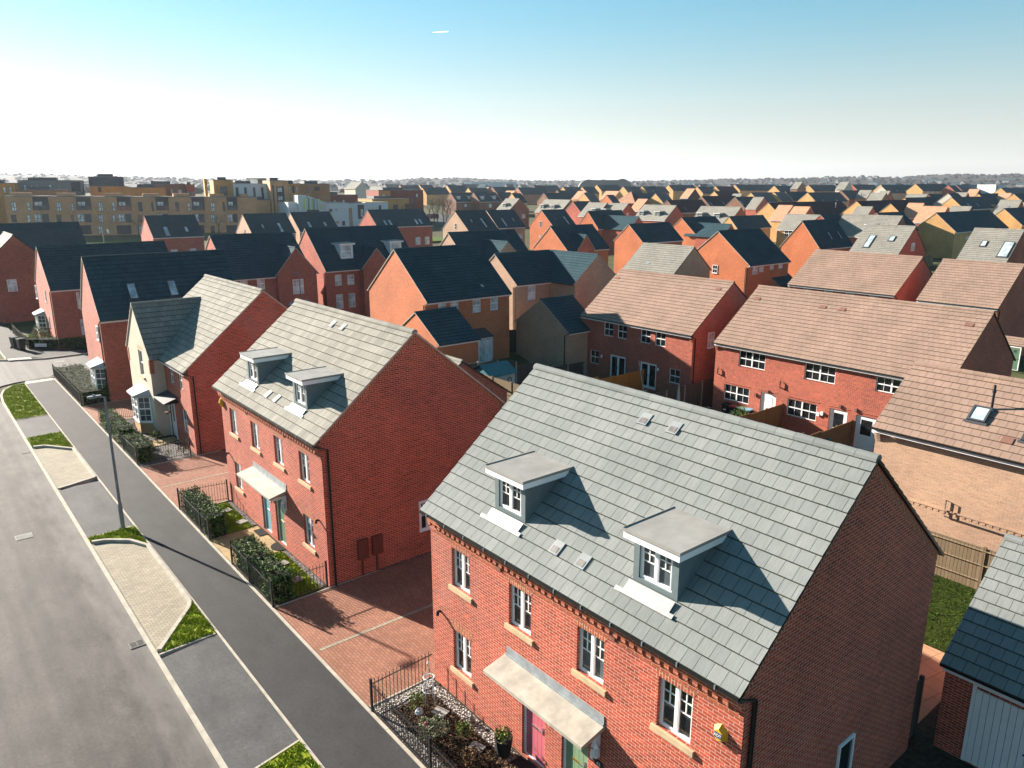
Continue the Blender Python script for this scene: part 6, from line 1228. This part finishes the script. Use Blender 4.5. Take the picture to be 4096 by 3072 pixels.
for kind, label, cat, bx, by, rot, w, dep, z0, z1, mat, wins, grp in BREC:
    T = thing(kind, label, cat, (bx, by, z0), R(rot), grp or ('apartment blocks behind the terrace' if kind == 'apartment_block' else None)); h = z1-z0; m = M[mat]
    wins = [(n_, min(a, b), max(a, b), c-z0, e-z0, d) for n_, a, b, c, e, d in wins]
    rec_ = [x for x in wins if x[0] == 'recess']; hol = [(a, b, max(.05, c), min(h-.02, e)) for n_, a, b, c, e, d in rec_]
    b = MB(); panel(b, (0, 0), (1, 0), w, -.5, h, hol, 1.2 if kind == 'terrace_block' else .8)
    panel(b, (w, dep), (-1, 0), w, -.5, h); panel(b, (0, dep), (0, -1), dep, -.5, h); panel(b, (w, 0), (0, 1), dep, -.5, h)
    b.obj('wall', m, T)
    b = MB(); b.box(-.08, -.08, h, w+.08, dep+.08, h+.18); b.obj('roof', M['flatroof'] if mat != 'whitec' else M['concrete'], T)
    if kind in ('terrace_block', 'apartment_block'):
        b = MB(); rx = random.uniform(.1, .3)*w; b.box(rx, dep*.3, h+.18, rx+w*.45, dep*.75, h+1.0); b.obj('roof_upstand', m if kind == 'terrace_block' else M['dgrey'], T)
    for n_, a, c, e, f, d in wins:
        if c-a < .05 or f-e < .05: continue
        if n_ == 'recess': b = MB(); b.box(a-.02, .35, e, c+.02, 1.4, f); b.obj('recess', M['dpanel'], T)
        elif n_ == 'balc':
            b = MB(); b.box(a, -.25, e-.12, c, -.0005, e); b.obj('balcony', M['dgrey'], T); b2 = MB(); b2.box(a, -.25, e, c, -.2, f); b2.obj('balustrade', M['glassmid'], T)
        elif n_ in ('slab',): b = MB(); b.box(a, -d, e, c, dep+d, f); b.obj('roof_overhang', M['whitepaint'], T)
        elif n_ in ('fin', 'box'): b = MB(); b.box(a, -.5 if n_ == 'fin' else -d, .1, c, 3.5, f); b.obj('tower_fin' if n_ == 'fin' else 'upper_storey', M['obrick'] if n_ == 'fin' else M['whitec'], T)
        elif n_ == 'wedge':
            b = MB(); b.face([(a, -1.4, h), (c, -1.4, h+.02), (a, -1.4, f)]); b.face([(a, -1.4, f), (c, -1.4, h+.02), (c, dep*.6, h+.02), (a, dep*.6, f)]); b.face([(c, dep*.6, h+.02), (a, dep*.6, h), (a, dep*.6, f)]); b.obj('sloping_roof', M['whitec'], T)
            b = MB(); b.box(a, -1.4, e-.3, c, -.001, h); b.obj('upper_storey', M['whitec'], T)
        elif n_ in ('stripe', 'stripeg'):
            n = 9 if n_ == 'stripe' else 6; cols = ['cgrey', 'cpale', 'cgreen', 'cgrey', 'cgrey', 'cpale', 'cgrey', 'cpale', 'cgreen'] if n_ == 'stripe' else ['cgreen2', 'cpale', 'cgreen', 'cgreen2', 'cpale', 'cgreen2']
            for i in range(n): b = MB(); x0, x1 = a+(c-a)*i/n, a+(c-a)*(i+1)/n; b.box(x0, -d-.03, e, x1-.01, -d+.1 if n_ == 'stripeg' else -1.401, f-(f-e)*.12*(i/n if n_ == 'stripe' else 0)); b.obj('striped_panel', M[cols[i]], T)
        else:
            p = d if d > 0 else .05; y0 = .3 if d < 0 else -p
            b = MB(); b.box(a, y0, e, c, y0+.049 if d < 0 else -.0005, f); o = b.obj('window' if n_ in ('win', 'winw', 'win2', 'tall') else 'pipe' if n_ == 'bar' else 'panel', M['dpanel'] if n_ in ('win', 'winw', 'win2', 'tall') else M[PM[n_]], T)
            if n_ in ('win', 'winw', 'win2'):
                g = MB(); nn = 2 if c-a > .8 else 1
                for i in range(nn):
                    for j, (q0, q1) in enumerate(((.05, .42), (.47, .95))):
                        x0, x1 = a+(c-a)*i/nn+.06, a+(c-a)*(i+1)/nn-.06; g.face([(x0, y0-.01, e+(f-e)*q0), (x1, y0-.01, e+(f-e)*q0), (x1, y0-.01, e+(f-e)*q1), (x0, y0-.01, e+(f-e)*q1)])
                g.obj('pane', M['glasswhite' if n_ != 'win' or random.random() < .7 else 'glassmid'], o)
# arched building on the horizon
T = thing('arched_hall', 'grey arched hall on the horizon above the far roofs', 'hall', (470, 452, G(470, 452)), R(-42))
b = MB(); n = 16; r = 9.
def arch(w, x0, dz): return [(x0+w*math.cos(math.pi*k/n), dz*math.sin(math.pi*k/n)) for k in range(n+1)]
for x0, w, hh in ((-14, 9, 11), (14, 9, 11.5)):
    A = arch(w, x0, hh)
    for k in range(n): b.face([(A[k][0], 0, A[k][1]), (A[k+1][0], 0, A[k+1][1]), (A[k+1][0], 22, A[k+1][1]), (A[k][0], 22, A[k][1])])
    b.face([(p[0], 0, p[1]) for p in A[::-1]])
b.obj('roof', M['greyr'], T); b = MB(); b.box(-13, -.5, -.5, 13, 16, 10.5); b.obj('wall', M['greyr'], T)

# ------------------------------------------------------------------ garden things
T = thing('garden_shed', 'white boarded shed with teal roof and a round window behind the second house', 'shed', (31.3, 39.2, 0), 0)
b = MB(); b.box(-1.05, 0, 0, 1.05, 2.1, 1.65); b.face([(-1.05, -.001, 1.65), (1.05, -.001, 1.65), (1.05, -.001, 1.66), (-1.05, -.001, 1.66)]); b.obj('wall', M['shedwhite'], T)
b = MB(); b.face([(-1.2, -.15, 1.62), (1.2, -.15, 1.62), (1.2, 1.05, 2.25), (-1.2, 1.05, 2.25)]); b.face([(1.2, 2.25, 1.62), (-1.2, 2.25, 1.62), (-1.2, 1.05, 2.25), (1.2, 1.05, 2.25)])
b.face([(1.2, -.15, 1.57), (-1.2, -.15, 1.57), (-1.2, 1.05, 2.2), (1.2, 1.05, 2.2)]); b.face([(-1.06, 0, 1.65), (-1.06, 1.05, 2.2), (-1.06, 2.1, 1.65)][::-1]); b.face([(1.06, 0, 1.65), (1.06, 2.1, 1.65), (1.06, 1.05, 2.2)]); b.obj('roof', M['tealroof'], T)
b = MB(); b.lathe([(.19, 0), (.19, .04), (.13, .04)], 14); o = b.obj('window', M['dpanel'], T, (.55, -.02, 1.15)); o.rotation_euler = (R(90), 0, 0)
b = MB()
for i in range(9): b.box(-1.0+i*.24, -.03, 1.5, -.9+i*.24, -.003, 1.58)
b.obj('trim', M['shedwhite'], T)
for x, y, lab in ((38.4, 39.9, 'left one of two folded round garden hoops'), (40.6, 40.4, 'right one of two folded round garden hoops')):
    b = MB(); pts = [(.62*math.cos(a), 0, .68+.62*math.sin(a)) for a in [k*math.pi/12 for k in range(25)]]; b.tube(pts, .022, 5)
    tag(b.obj('garden_hoop', M['galv'], None, (x, y, G(x, y)), .3), lab+' by the dark fence', 'hoop', 'round hoops by the dark fence')
def recyc(x, y, lidm, label):
    T = thing('recycling_box', label, 'recycling box', (x, y, G(x, y)), 0, 'recycling boxes by the terrace')
    b = MB(); b.box(-.25, -.22, 0, .25, .22, .9); b.obj('body', M['rubber'], T); b = MB(); b.box(-.28, -.25, .9, .28, .25, .97); b.obj('lid', M[lidm], T)
    b = MB(); b.box(-.262, -.1, .55, -.251, .1, .63); b.obj('badge', M['upvc'], T)
for y, lm, lab in ((29.55, 'rubber', 'black lidded recycling box, farthest left in the row'), (28.95, 'redplastic', 'red lidded recycling box in the row under the window'), (28.4, 'greenplastic', 'pale green lidded recycling box in the row under the window'), (27.85, 'blueplastic', 'pale blue lidded recycling box at the right of the row')): recyc(43.45, y, lm, lab)
b = MB(); b.lathe([(.02, 0), (.3, .08), (.33, .35), (.22, .62), (.1, .78), (.16, .9), (0, .92)], 9); o = b.obj('rubbish_sack', M['sack'], None, (41.9, 29.9, G(41.9, 29.9))); tag(o, 'blue grey tied sack in the terrace yard', 'sack')
T = thing('garden_parasol', 'closed pale garden parasol by the dark fence with concrete posts', 'parasol', (41.2, 32.0, G(41, 32)))
b = MB(); b.tube([(0, 0, 0), (0, 0, 2.2)], .025, 6); b.obj('pole', M['galv'], T); b = MB(); b.lathe([(.14, .8), (.11, 1.4), (.03, 2.25), (0, 2.27)], 8); b.obj('canopy', M['shedwhite'], T)
b = MB(); P0, P1 = Vector((43.8, 38.0, 1.0)), Vector((39.6, 33.4, -.9)); pts = [tuple(P0.lerp(P1, i/14)-Vector((0, 0, .25*math.sin(math.pi*i/14)))) for i in range(15)]; b.tube(pts, .012, 4)
for i in range(1, 14, 2): b.lathe([(0, -.05), (.04, 0), (0, .05)], 5, 0, pts[i])
tag(b.obj('light_string', M['whitepaint']), 'string of small lights strung across the garden of the tan roofed pair', 'string lights')
for x, y, mt, lab in ((42.4, 24.3, 'concpost', 'grey plant pots by the kitchen window of the terrace'), ):
    b = MB()
    b.lathe([(.16, 0), (.22, .35), (.18, .35), (.17, .3)], 10); tag(b.obj('plant_pot', M[mt], None, (x, y, G(x, y))), 'grey plant pot by the kitchen window of the terrace', 'pot')
b = MB(); b.lathe([(0, -.1), (.16, 0), (.17, .04), (0, .1)], 9); tag(b.obj('hanging_basket', M['tealroof'], None, (41.0, 20.75, -.3)), 'teal basket hanging on the brown fence beside the white half glazed door', 'basket')
# front garden ornaments
T = thing('plant_obelisk', 'white wire plant obelisk in the bark mulch', 'obelisk', (9.74, 15.54, .03))
for k in range(4):
    a = k*math.pi/2+.4; b = MB(); b.tube([(.19*math.cos(a), .19*math.sin(a), 0), (.15*math.cos(a), .15*math.sin(a), .8), (0, 0, 1.25)], .009, 5); b.obj('leg', M['whitepaint'], T)
for r_, z_ in ((.175, .45), (.15, .85)):
    b = MB(); b.tube([(r_*math.cos(t_), r_*math.sin(t_), z_) for t_ in [k*math.pi/9 for k in range(19)]], .014, 5); b.obj('ring', M['whitepaint'], T)
b = MB(); b.lathe([(.03, 1.2), (.045, 1.28), (0, 1.4)], 6); b.obj('finial', M['whitepaint'], T)
T = thing('solar_lamp', 'round clear solar lamp in the bark mulch', 'garden lamp', (9.25, 15.3, .03)); b = MB(); b.lathe([(0, .0), (.09, .03), (.12, .11), (.09, .19), (0, .22)], 12); b.obj('globe', M['glasspale'], T); b = MB(); b.lathe([(.05, .2), (.05, .24), (0, .25)], 8); b.obj('cap', M['steel'], T)
T = thing('plant_pot', 'black planter with a small green shrub beside the pink door', 'planter', (10.14, 12.72, 0)); b = MB(); b.lathe([(.17, 0), (.24, .5), (.2, .5), (.19, .44), (0, .44)], 12); b.obj('pot', M['rubber'], T)
b = MB(); leafquads(b, 220, lambda: ((random.gauss(0, .09), random.gauss(0, .09), .5+abs(random.gauss(.1, .09))), None), .04, .08, 0); b.obj('leaves', M['leaflight'], T)
for x, y, lab in ((10.2, 14.2, 'small grey ornament in the mulch near the wall'), (9.1, 14.75, 'small pink ornament in the mulch by the pale bush')):
    b = MB(); b.lathe([(.06, 0), (.08, .06), (.04, .12), (.06, .17), (0, .22)], 8); tag(b.obj('garden_ornament', M['concpost' if x > 10 else 'pink'], None, (x, y, .03)), lab, 'ornament')
def mat_(pts, label, half=False):
    b = MB(); b.prism(pts, 0, .02); o = b.obj('doormat', M['matfibre'], None, (0, 0, .006)); tag(o, label, 'doormat', 'doormats at the street doors')
mat_([(10.08, 28.8), (10.44, 28.8), (10.44, 29.5), (10.08, 29.5)], 'black ribbed doormat at the teal door')
mat_([(10.44, 27.0)]+[(10.44-.42*math.sin(math.pi*k/8), 27.0+.42-.42*math.cos(math.pi*k/8)) for k in range(9)][1:-1][::-1][::-1]+[(10.44, 27.84)], 'dark half round doormat at the green door') if False else mat_([(10.44, 27.84)]+[(10.44-.42*math.sin(math.pi*k/8), 27.42+.42*math.cos(math.pi*k/8)) for k in range(1, 8)]+[(10.44, 27.0)], 'dark half round doormat at the green door')
mat_([(10.05, 11.6), (10.44, 11.6), (10.44, 12.4), (10.05, 12.4)], 'black doormat at the pink door')

# ------------------------------------------------------------------ the square: van, trees
T = thing('parked_van', 'maroon van parked on the square under the bare trees', 'van', (163.6, 244.5, G(163.6, 244.5)), R(20))
b = MB()
prof = [(-.95, .35), (.95, .35), (1.0, 1.1), (.88, 1.95), (.8, 2.05), (-.8, 2.05), (-.88, 1.95), (-1.0, 1.1)]
for a, c in ((0, 4.2),):
    b.face([(p[0], a, p[1]) for p in prof]); b.face([(p[0], c, p[1]) for p in prof[::-1]])
    for i in range(len(prof)): p, q_ = prof[i], prof[(i+1) % len(prof)]; b.face([(p[0], a, p[1]), (p[0], c, p[1]), (q_[0], c, q_[1]), (q_[0], a, q_[1])])
b.obj('body', M['vanred'], T)
for x in (-.42, .42):
    b = MB(); b.box(x-.36, -.02, 1.2, x+.36, -.001, 1.8); b.obj('window', M['glass'], T)
for x in (-.9, .9):
    b = MB(); b.box(x-.07, -.03, .75, x+.07, -.001, 1.1); b.obj('tail_light', M['redplastic'], T)
for x in (-.85, .85):
    for y in (.8, 3.4):
        b = MB(); b.tube([(x-.1, y, .34), (x+.1, y, .34)], .34, 12); b.obj('wheel', M['rubber'], T)
sheet('square', [[(145, 222), (172, 205), (196, 262), (178, 285), (150, 262)]], 1.2, M['cross'], .1) if False else None
b = MB(); P = [(146, 214), (166, 208), (190, 268), (170, 276)]
b.face([(x, y, G(x, y)+.0) for x, y in P]); struct(b.obj('square', M['cross']))
sheet('green', [[(108, 166), (128, 160), (132, 178), (112, 182)]], .55, M['lawnpale'] if 'lawnpale' in M else M['shadelawn'], .9)
b = MB(); P = [(30, 200), (62, 200), (62, 216), (30, 218)]; b.face([(x, y, G(x, y)+.1) for x, y in P]); tag(b.obj('roadside_lawn', M['shadelawn']), 'strip of grass in front of the brick terrace', 'grass', None, 'stuff')
def bare_tree(x, y, h, label, seed, group='bare trees round the square', lean=0.):
    rnd = random.Random(seed); z = G(x, y)-.1; T = thing('bare_tree', label, 'tree', (x, y, z), 0, group); tr, cr = MB(), MB()
    top = Vector((lean, 0, h*.42)); tr.tube([(0, 0, 0), tuple(top*.5), tuple(top)], .17, 6, r2=.11)
    def grow(p, d, l, r, lev):
        q = p+d*l; m_ = p+d*l*.5+Vector((rnd.gauss(0, .04), rnd.gauss(0, .04), 0))*l
        cr.tube([tuple(p), tuple(m_), tuple(q)], r, 3 if lev else 4, r2=r*.55, caps=False)
        if lev >= 4: return
        for i in range(3 if lev < 2 else rnd.choice((2, 3))):
            e = (d+Vector((rnd.gauss(0, .48), rnd.gauss(0, .48), rnd.gauss(.12, .3)))).normalized(); grow(p+d*l*rnd.uniform(.55, 1.), e, l*rnd.uniform(.55, .78), r*.58, lev+1)
    for i in range(6):
        a = i*1.05+rnd.random(); s_ = rnd.uniform(.3, .75); grow(Vector((0, 0, h*rnd.uniform(.24, .42))), Vector((math.cos(a)*s_, math.sin(a)*s_, 1)).normalized(), h*.25, .075, 1)
    tr.obj('trunk', M['bark'], T); cr.obj('crown', M['twig'], T); return T
spots = [(155.3, 237, 9.5), (149.3, 225.2, 9), (155, 231.6, 10), (157.5, 229.7, 9.5), (146.3, 214.9, 9), (174.6, 253.2, 10), (193, 301, 11), (188, 297, 10), (165, 262, 10), (178, 262, 9.5), (170, 247, 9), (184, 271, 10), (198, 290, 10), (206, 283, 10)]
where = ['beside the end of the four skylight roof', 'on the near kerb of the square', 'just left of the maroon van', 'directly in front of the maroon van', 'by the apex of the buff gable', 'behind the maroon van', 'against the dark red block', 'beside the dark red block', 'in the middle of the square', 'right of the middle of the square', 'beyond the maroon van', 'in front of the dormered terrace', 'left of the small conifers', 'between the small conifers and the terrace']
for i, ((x, y, h), w_) in enumerate(zip(spots, where)): bare_tree(x, y, h, 'bare winter tree '+w_, 11+i)
bare_tree(84.5, 233, 6, 'small bare tree in front of the terrace end wall', 40); bare_tree(75.5, 226, 6, 'small bare tree in front of the terrace garage opening', 41); bare_tree(54, 226, 6.5, 'small bare tree before the terrace car port', 42)
bare_tree(92, 39.5, 6.5, 'thin leafless sapling rising behind the tan roofs on the right', 43, None)
for x, y, lab in ((213.7, 290.6, 'small dark conifer on the square, left of two'), (218.4, 287.1, 'small dark conifer on the square, right of two')):
    T = thing('conifer_tree', lab, 'tree', (x, y, G(x, y)-.1), 0, 'small conifers on the square'); b = MB(); b.tube([(0, 0, 0), (0, 0, 6.5)], .14, 6, r2=.03); b.obj('trunk', M['bark'], T)
    b = MB()
    def samp():
        t_ = random.random()**.7; a = random.uniform(0, 6.28); r_ = (1-t_)*2.1*(.5+.5*random.random())*(.8+.3*math.sin(t_*25))
        return (r_*math.cos(a), r_*math.sin(a), 1.2+t_*6), None
    leafquads(b, 700, samp, .3, .6, 0); b.obj('crown', M['leafconifer'], T)

# ------------------------------------------------------------------ far woods and hills
PROF = [(-3000, 690), (0, 692), (200, 694), (400, 699), (600, 704), (800, 709), (1000, 712), (1250, 716), (1450, 718), (1600, 715), (1700, 707), (1850, 706), (1950, 712), (2100, 718), (2350, 720), (2600, 718), (2800, 714), (3000, 712), (3200, 707), (3400, 702), (3550, 705), (3650, 697), (3760, 692), (3900, 696), (4096, 690), (7000, 688)]
def prof(px):
    for (a, ya), (b_, yb) in zip(PROF[:-1], PROF[1:]):
        if a <= px <= b_: return ya+(yb-ya)*(px-a)/(b_-a)
    return 690
F_, PT, YW = 3024., math.atan2(788, 3024.), R(39.3)
def azpx(az): return 2048+F_*math.tan(max(-1.2, min(1.2, az-YW)))/1.0*math.cos(0)*1.0/ (1/math.cos(PT))*1.0333
def hz(az, d):                                       # height of the hill land
    top = 14+(748-prof(azpx(az))-9)/3125*math.cos(az-YW)*2700
    t = ss((d-1150)/1550); g = 8.6+.0015*max(0, d-620)
    w = 6*math.sin(az*23+d*.004)*ss((d-900)/900)+4*math.sin(az*61+d*.007)*ss((d-900)/900)
    return g+(max(top, g+4)-g)*t**1.3+w*.5*(1-t*.7)
t = NT('wooded_hill'); p = t.pos(); n = t.noise(t.mapv(p, (1, 1, 1)), .05, 6, .75); n2 = t.noise(p, .009, 4, .6)
M['hill'] = t.out(t.mix(t.ramp(n, [(.3, (.028,.027,.026)), (.55, (.05,.043,.038)), (.75, (.08,.066,.052))]), t.ramp(n2, [(.4, (.8,.8,.8)), (.6, (1.15,1.12,1.05))]), 1., 'MULTIPLY'), .95, .1)
v, f = [], []; NA, ND = 260, 26
for i in range(NA+1):
    az = YW+R(-62)+R(124)*i/NA
    for j in range(ND+1):
        d = 640+(3300-640)*(j/ND)**1.1; v.append((d*math.sin(az), d*math.cos(az), hz(az, d)-(1.5 if j == 0 else 0)-(40*ss((d-2800)/500))))
for i in range(NA):
    for j in range(ND): a = i*(ND+1)+j; f.append((a, a+ND+1, a+ND+2, a+1))
me = bpy.data.meshes.new('hills'); me.from_pydata(v, [], f); me.materials.append(M['hill']); me.polygons.foreach_set('use_smooth', [True]*len(f)); struct(link('hills', me))
M['farwood'] = foliage('far_wood', [(.022,.022,.022), (.036,.034,.032), (.052,.045,.038), (.026,.03,.026)], .9, .1)
rnd = random.Random(5); b = MB()
def clump(x, y, z, r, h):
    n = 6; rows = [(0, .75), (.45, 1.), (.8, .7)]; R_ = []
    for zz, k in rows: R_.append([(x+r*k*math.cos(q*6.283/n+zz*3)*rnd.uniform(.7, 1.25), y+r*k*math.sin(q*6.283/n+zz*3)*rnd.uniform(.7, 1.25), z+h*zz*rnd.uniform(.9, 1.1)) for q in range(n)])
    top = (x+rnd.uniform(-.3, .3)*r, y, z+h)
    for i in range(2):
        for q in range(n): b.face([R_[i][q], R_[i][(q+1) % n], R_[i+1][(q+1) % n], R_[i+1][q]], 0, [(0, 0)]*4)
    for q in range(n): b.face([R_[2][q], R_[2][(q+1) % n], top], 0, [(0, 0)]*3)
for i in range(3400):
    az = YW+R(rnd.uniform(-40, 40)); d = 640+2150*rnd.random()**.75
    if rnd.random() < .2: d = rnd.uniform(2500, 2800)
    if d < 900 and (rnd.random() < .5 or 1450 < azpx(az) < 2230): continue
    r = rnd.uniform(3.5, 8)*(.75 if d > 2400 else 1); clump(d*math.sin(az), d*math.cos(az), hz(az, d)-1, r, r*rnd.uniform(.6, 1.15))
for i in range(120):
    az = YW+R(rnd.uniform(-10, 38)); d = rnd.uniform(500, 640); x, y = d*math.sin(az), d*math.cos(az); r = rnd.uniform(2, 4.); clump(x, y, G(x, y)-.5, r, r*1.6)
tag(b.obj('far_woodland', M['farwood']), 'bare brown woods and tree belts on the plain and hills along the horizon', 'woodland', None, 'stuff')
# town beyond the estate: tiny roofs scattered over the hill slopes
b = MB()
for i in range(200):
    az = YW+R(rnd.uniform(-38, 38)); d = rnd.uniform(700, 2300); x, y = d*math.sin(az), d*math.cos(az); z = hz(az, d); w, l = rnd.uniform(3, 5), rnd.uniform(4, 9); a = rnd.choice((0, 1)); dx, dy = (w, l) if a else (l, w)
    b.box(x-dx, y-dy, z-1, x+dx, y+dy, z+4.5, rnd.choice((0, 1, 1)));
    if a: P = [(x-dx, y-dy), (x-dx, y+dy), (x+dx, y-dy), (x+dx, y+dy)]; b.face([(*P[0], z+4.5), (x, y-dy, z+8), (x, y+dy, z+8), (*P[1], z+4.5)][::-1], 2); b.face([(*P[2], z+4.5), (*P[3], z+4.5), (x, y+dy, z+8), (x, y-dy, z+8)], 2); b.face([(*P[0], z+4.5), (*P[2], z+4.5), (x, y-dy, z+8)], 1)
    else: b.face([(x-dx, y-dy, z+4.5), (x+dx, y-dy, z+4.5), (x+dx, y, z+8), (x-dx, y, z+8)], 2); b.face([(x+dx, y+dy, z+4.5), (x-dx, y+dy, z+4.5), (x-dx, y, z+8), (x+dx, y, z+8)], 2); b.face([(x-dx, y+dy, z+4.5), (x-dx, y-dy, z+4.5), (x-dx, y, z+8)], 1)
tag(b.obj('distant_town', [M['dgrey'], M['greyr'], RT['slate']]), 'uncountable tiny houses of the town scattered along the horizon', 'town', None, 'stuff')

t = NT('vapour'); tr = t.n('BsdfTranslucent'); tr.inputs[0].default_value = (.95, .95, .95, 1); t.l(tr.outputs[0], t.t.nodes['Material Output'].inputs[0]); M['vapour'] = t.m
b = MB(); D0 = 7000.; pts = []
for i in range(9):
    az = YW+math.atan((1745+60*i/8-2048)/3125.); el = math.atan((748-178+i*.4)/3125.*math.cos(az-YW)); pts.append((D0*math.sin(az), D0*math.cos(az), 14+D0*math.tan(el)))
b.tube(pts, 1.5, 6, r2=4.); tag(b.obj('vapour_trail', M['vapour']), 'short white vapour trail high in the sky', 'vapour trail')
# ------------------------------------------------------------------ air, sky, sun, camera
EL, AZ = SEL, SAZ
sc = bpy.context.scene
w = bpy.data.worlds.new('World'); sc.world = w; w.use_nodes = True; nt = w.node_tree
sk = nt.nodes.new('ShaderNodeTexSky'); sk.sky_type = 'NISHITA'; sk.sun_disc = False; sk.sun_elevation = R(EL); sk.sun_rotation = R(AZ); sk.altitude = 50; sk.air_density = 1.0; sk.dust_density = SKYD; sk.ozone_density = 1.0
bg = nt.nodes['Background']; bg.inputs['Strength'].default_value = SKYS
hs = nt.nodes.new('ShaderNodeHueSaturation'); hs.inputs['Hue'].default_value = SKYH; hs.inputs['Saturation'].default_value = SKYSAT
tc = nt.nodes.new('ShaderNodeTexCoord'); sz = nt.nodes.new('ShaderNodeSeparateXYZ'); nt.links.new(tc.outputs['Generated'], sz.inputs[0]); cr = nt.nodes.new('ShaderNodeValToRGB'); cr.color_ramp.elements[0].position = 0.; cr.color_ramp.elements[0].color = (HZB, HZB, HZB, 1); cr.color_ramp.elements[1].position = .22; cr.color_ramp.elements[1].color = (0, 0, 0, 1); cr.color_ramp.interpolation = 'EASE'; nt.links.new(sz.outputs[2], cr.inputs[0])
bw = nt.nodes.new('ShaderNodeRGBToBW'); mh = nt.nodes.new('ShaderNodeMix'); mh.data_type = 'RGBA'; mt = nt.nodes.new('ShaderNodeMix'); mt.data_type = 'RGBA'; mt.blend_type = 'MULTIPLY'; mt.inputs[0].default_value = 1.; mt.inputs[7].default_value = (*HZC, 1)
tn = nt.nodes.new('ShaderNodeMix'); tn.data_type = 'RGBA'; tn.blend_type = 'MULTIPLY'; tn.inputs[0].default_value = 1.; tn.inputs[7].default_value = (*TINT, 1)
nt.links.new(sk.outputs[0], tn.inputs[6]); nt.links.new(tn.outputs[2], hs.inputs['Color']); gm = nt.nodes.new('ShaderNodeGamma'); gm.inputs[1].default_value = GAM; nt.links.new(hs.outputs[0], gm.inputs[0]); nt.links.new(gm.outputs[0], bw.inputs[0]); nt.links.new(bw.outputs[0], mt.inputs[6]); nt.links.new(cr.outputs[0], mh.inputs[0]); nt.links.new(gm.outputs[0], mh.inputs[6]); nt.links.new(mt.outputs[2], mh.inputs[7]); nt.links.new(mh.outputs[2], bg.inputs['Color'])
L = bpy.data.lights.new('sun', 'SUN'); L.energy = 5.; L.angle = R(.53); L.color = (1., .90, .78)
so = bpy.data.objects.new('sun', L); C.objects.link(so)
sv = Vector((math.sin(R(AZ))*math.cos(R(EL)), math.cos(R(AZ))*math.cos(R(EL)), math.sin(R(EL))))
so.rotation_euler = sv.to_track_quat('Z', 'Y').to_euler(); so.location = (-20, 60, 60)
cam = bpy.data.cameras.new('camera'); cam.sensor_width = 36; cam.lens = 36*3024/4096; cam.clip_start = .5; cam.clip_end = 12000
co = bpy.data.objects.new('camera', cam); C.objects.link(co); co.location = (0, 0, H); co.rotation_euler = (R(90)-PT, 0, -YW); sc.camera = co
vs = sc.view_settings; vs.view_transform = 'Standard'; vs.look = 'None'; vs.gamma = 1.; vs.use_curve_mapping = False; vs.exposure = EXPO
sc.cycles.max_bounces = 6; sc.cycles.diffuse_bounces = DB; sc.cycles.glossy_bounces = 3; sc.cycles.volume_bounces = 0
if HAZE:
    b = MB(); b.box(-3600, -600, -9, 4200, 4200, 130); m = bpy.data.materials.new('haze'); m.use_nodes = True; n_ = m.node_tree; n_.nodes.clear()
    o_ = n_.nodes.new('ShaderNodeOutputMaterial'); pv = n_.nodes.new('ShaderNodeVolumePrincipled'); pv.inputs['Color'].default_value = (.8, .88, 1., 1); pv.inputs['Density'].default_value = HAZE; pv.inputs['Anisotropy'].default_value = .3
    n_.links.new(pv.outputs[0], o_.inputs['Volume']); o = b.obj('haze', m); o['kind'] = 'stuff'
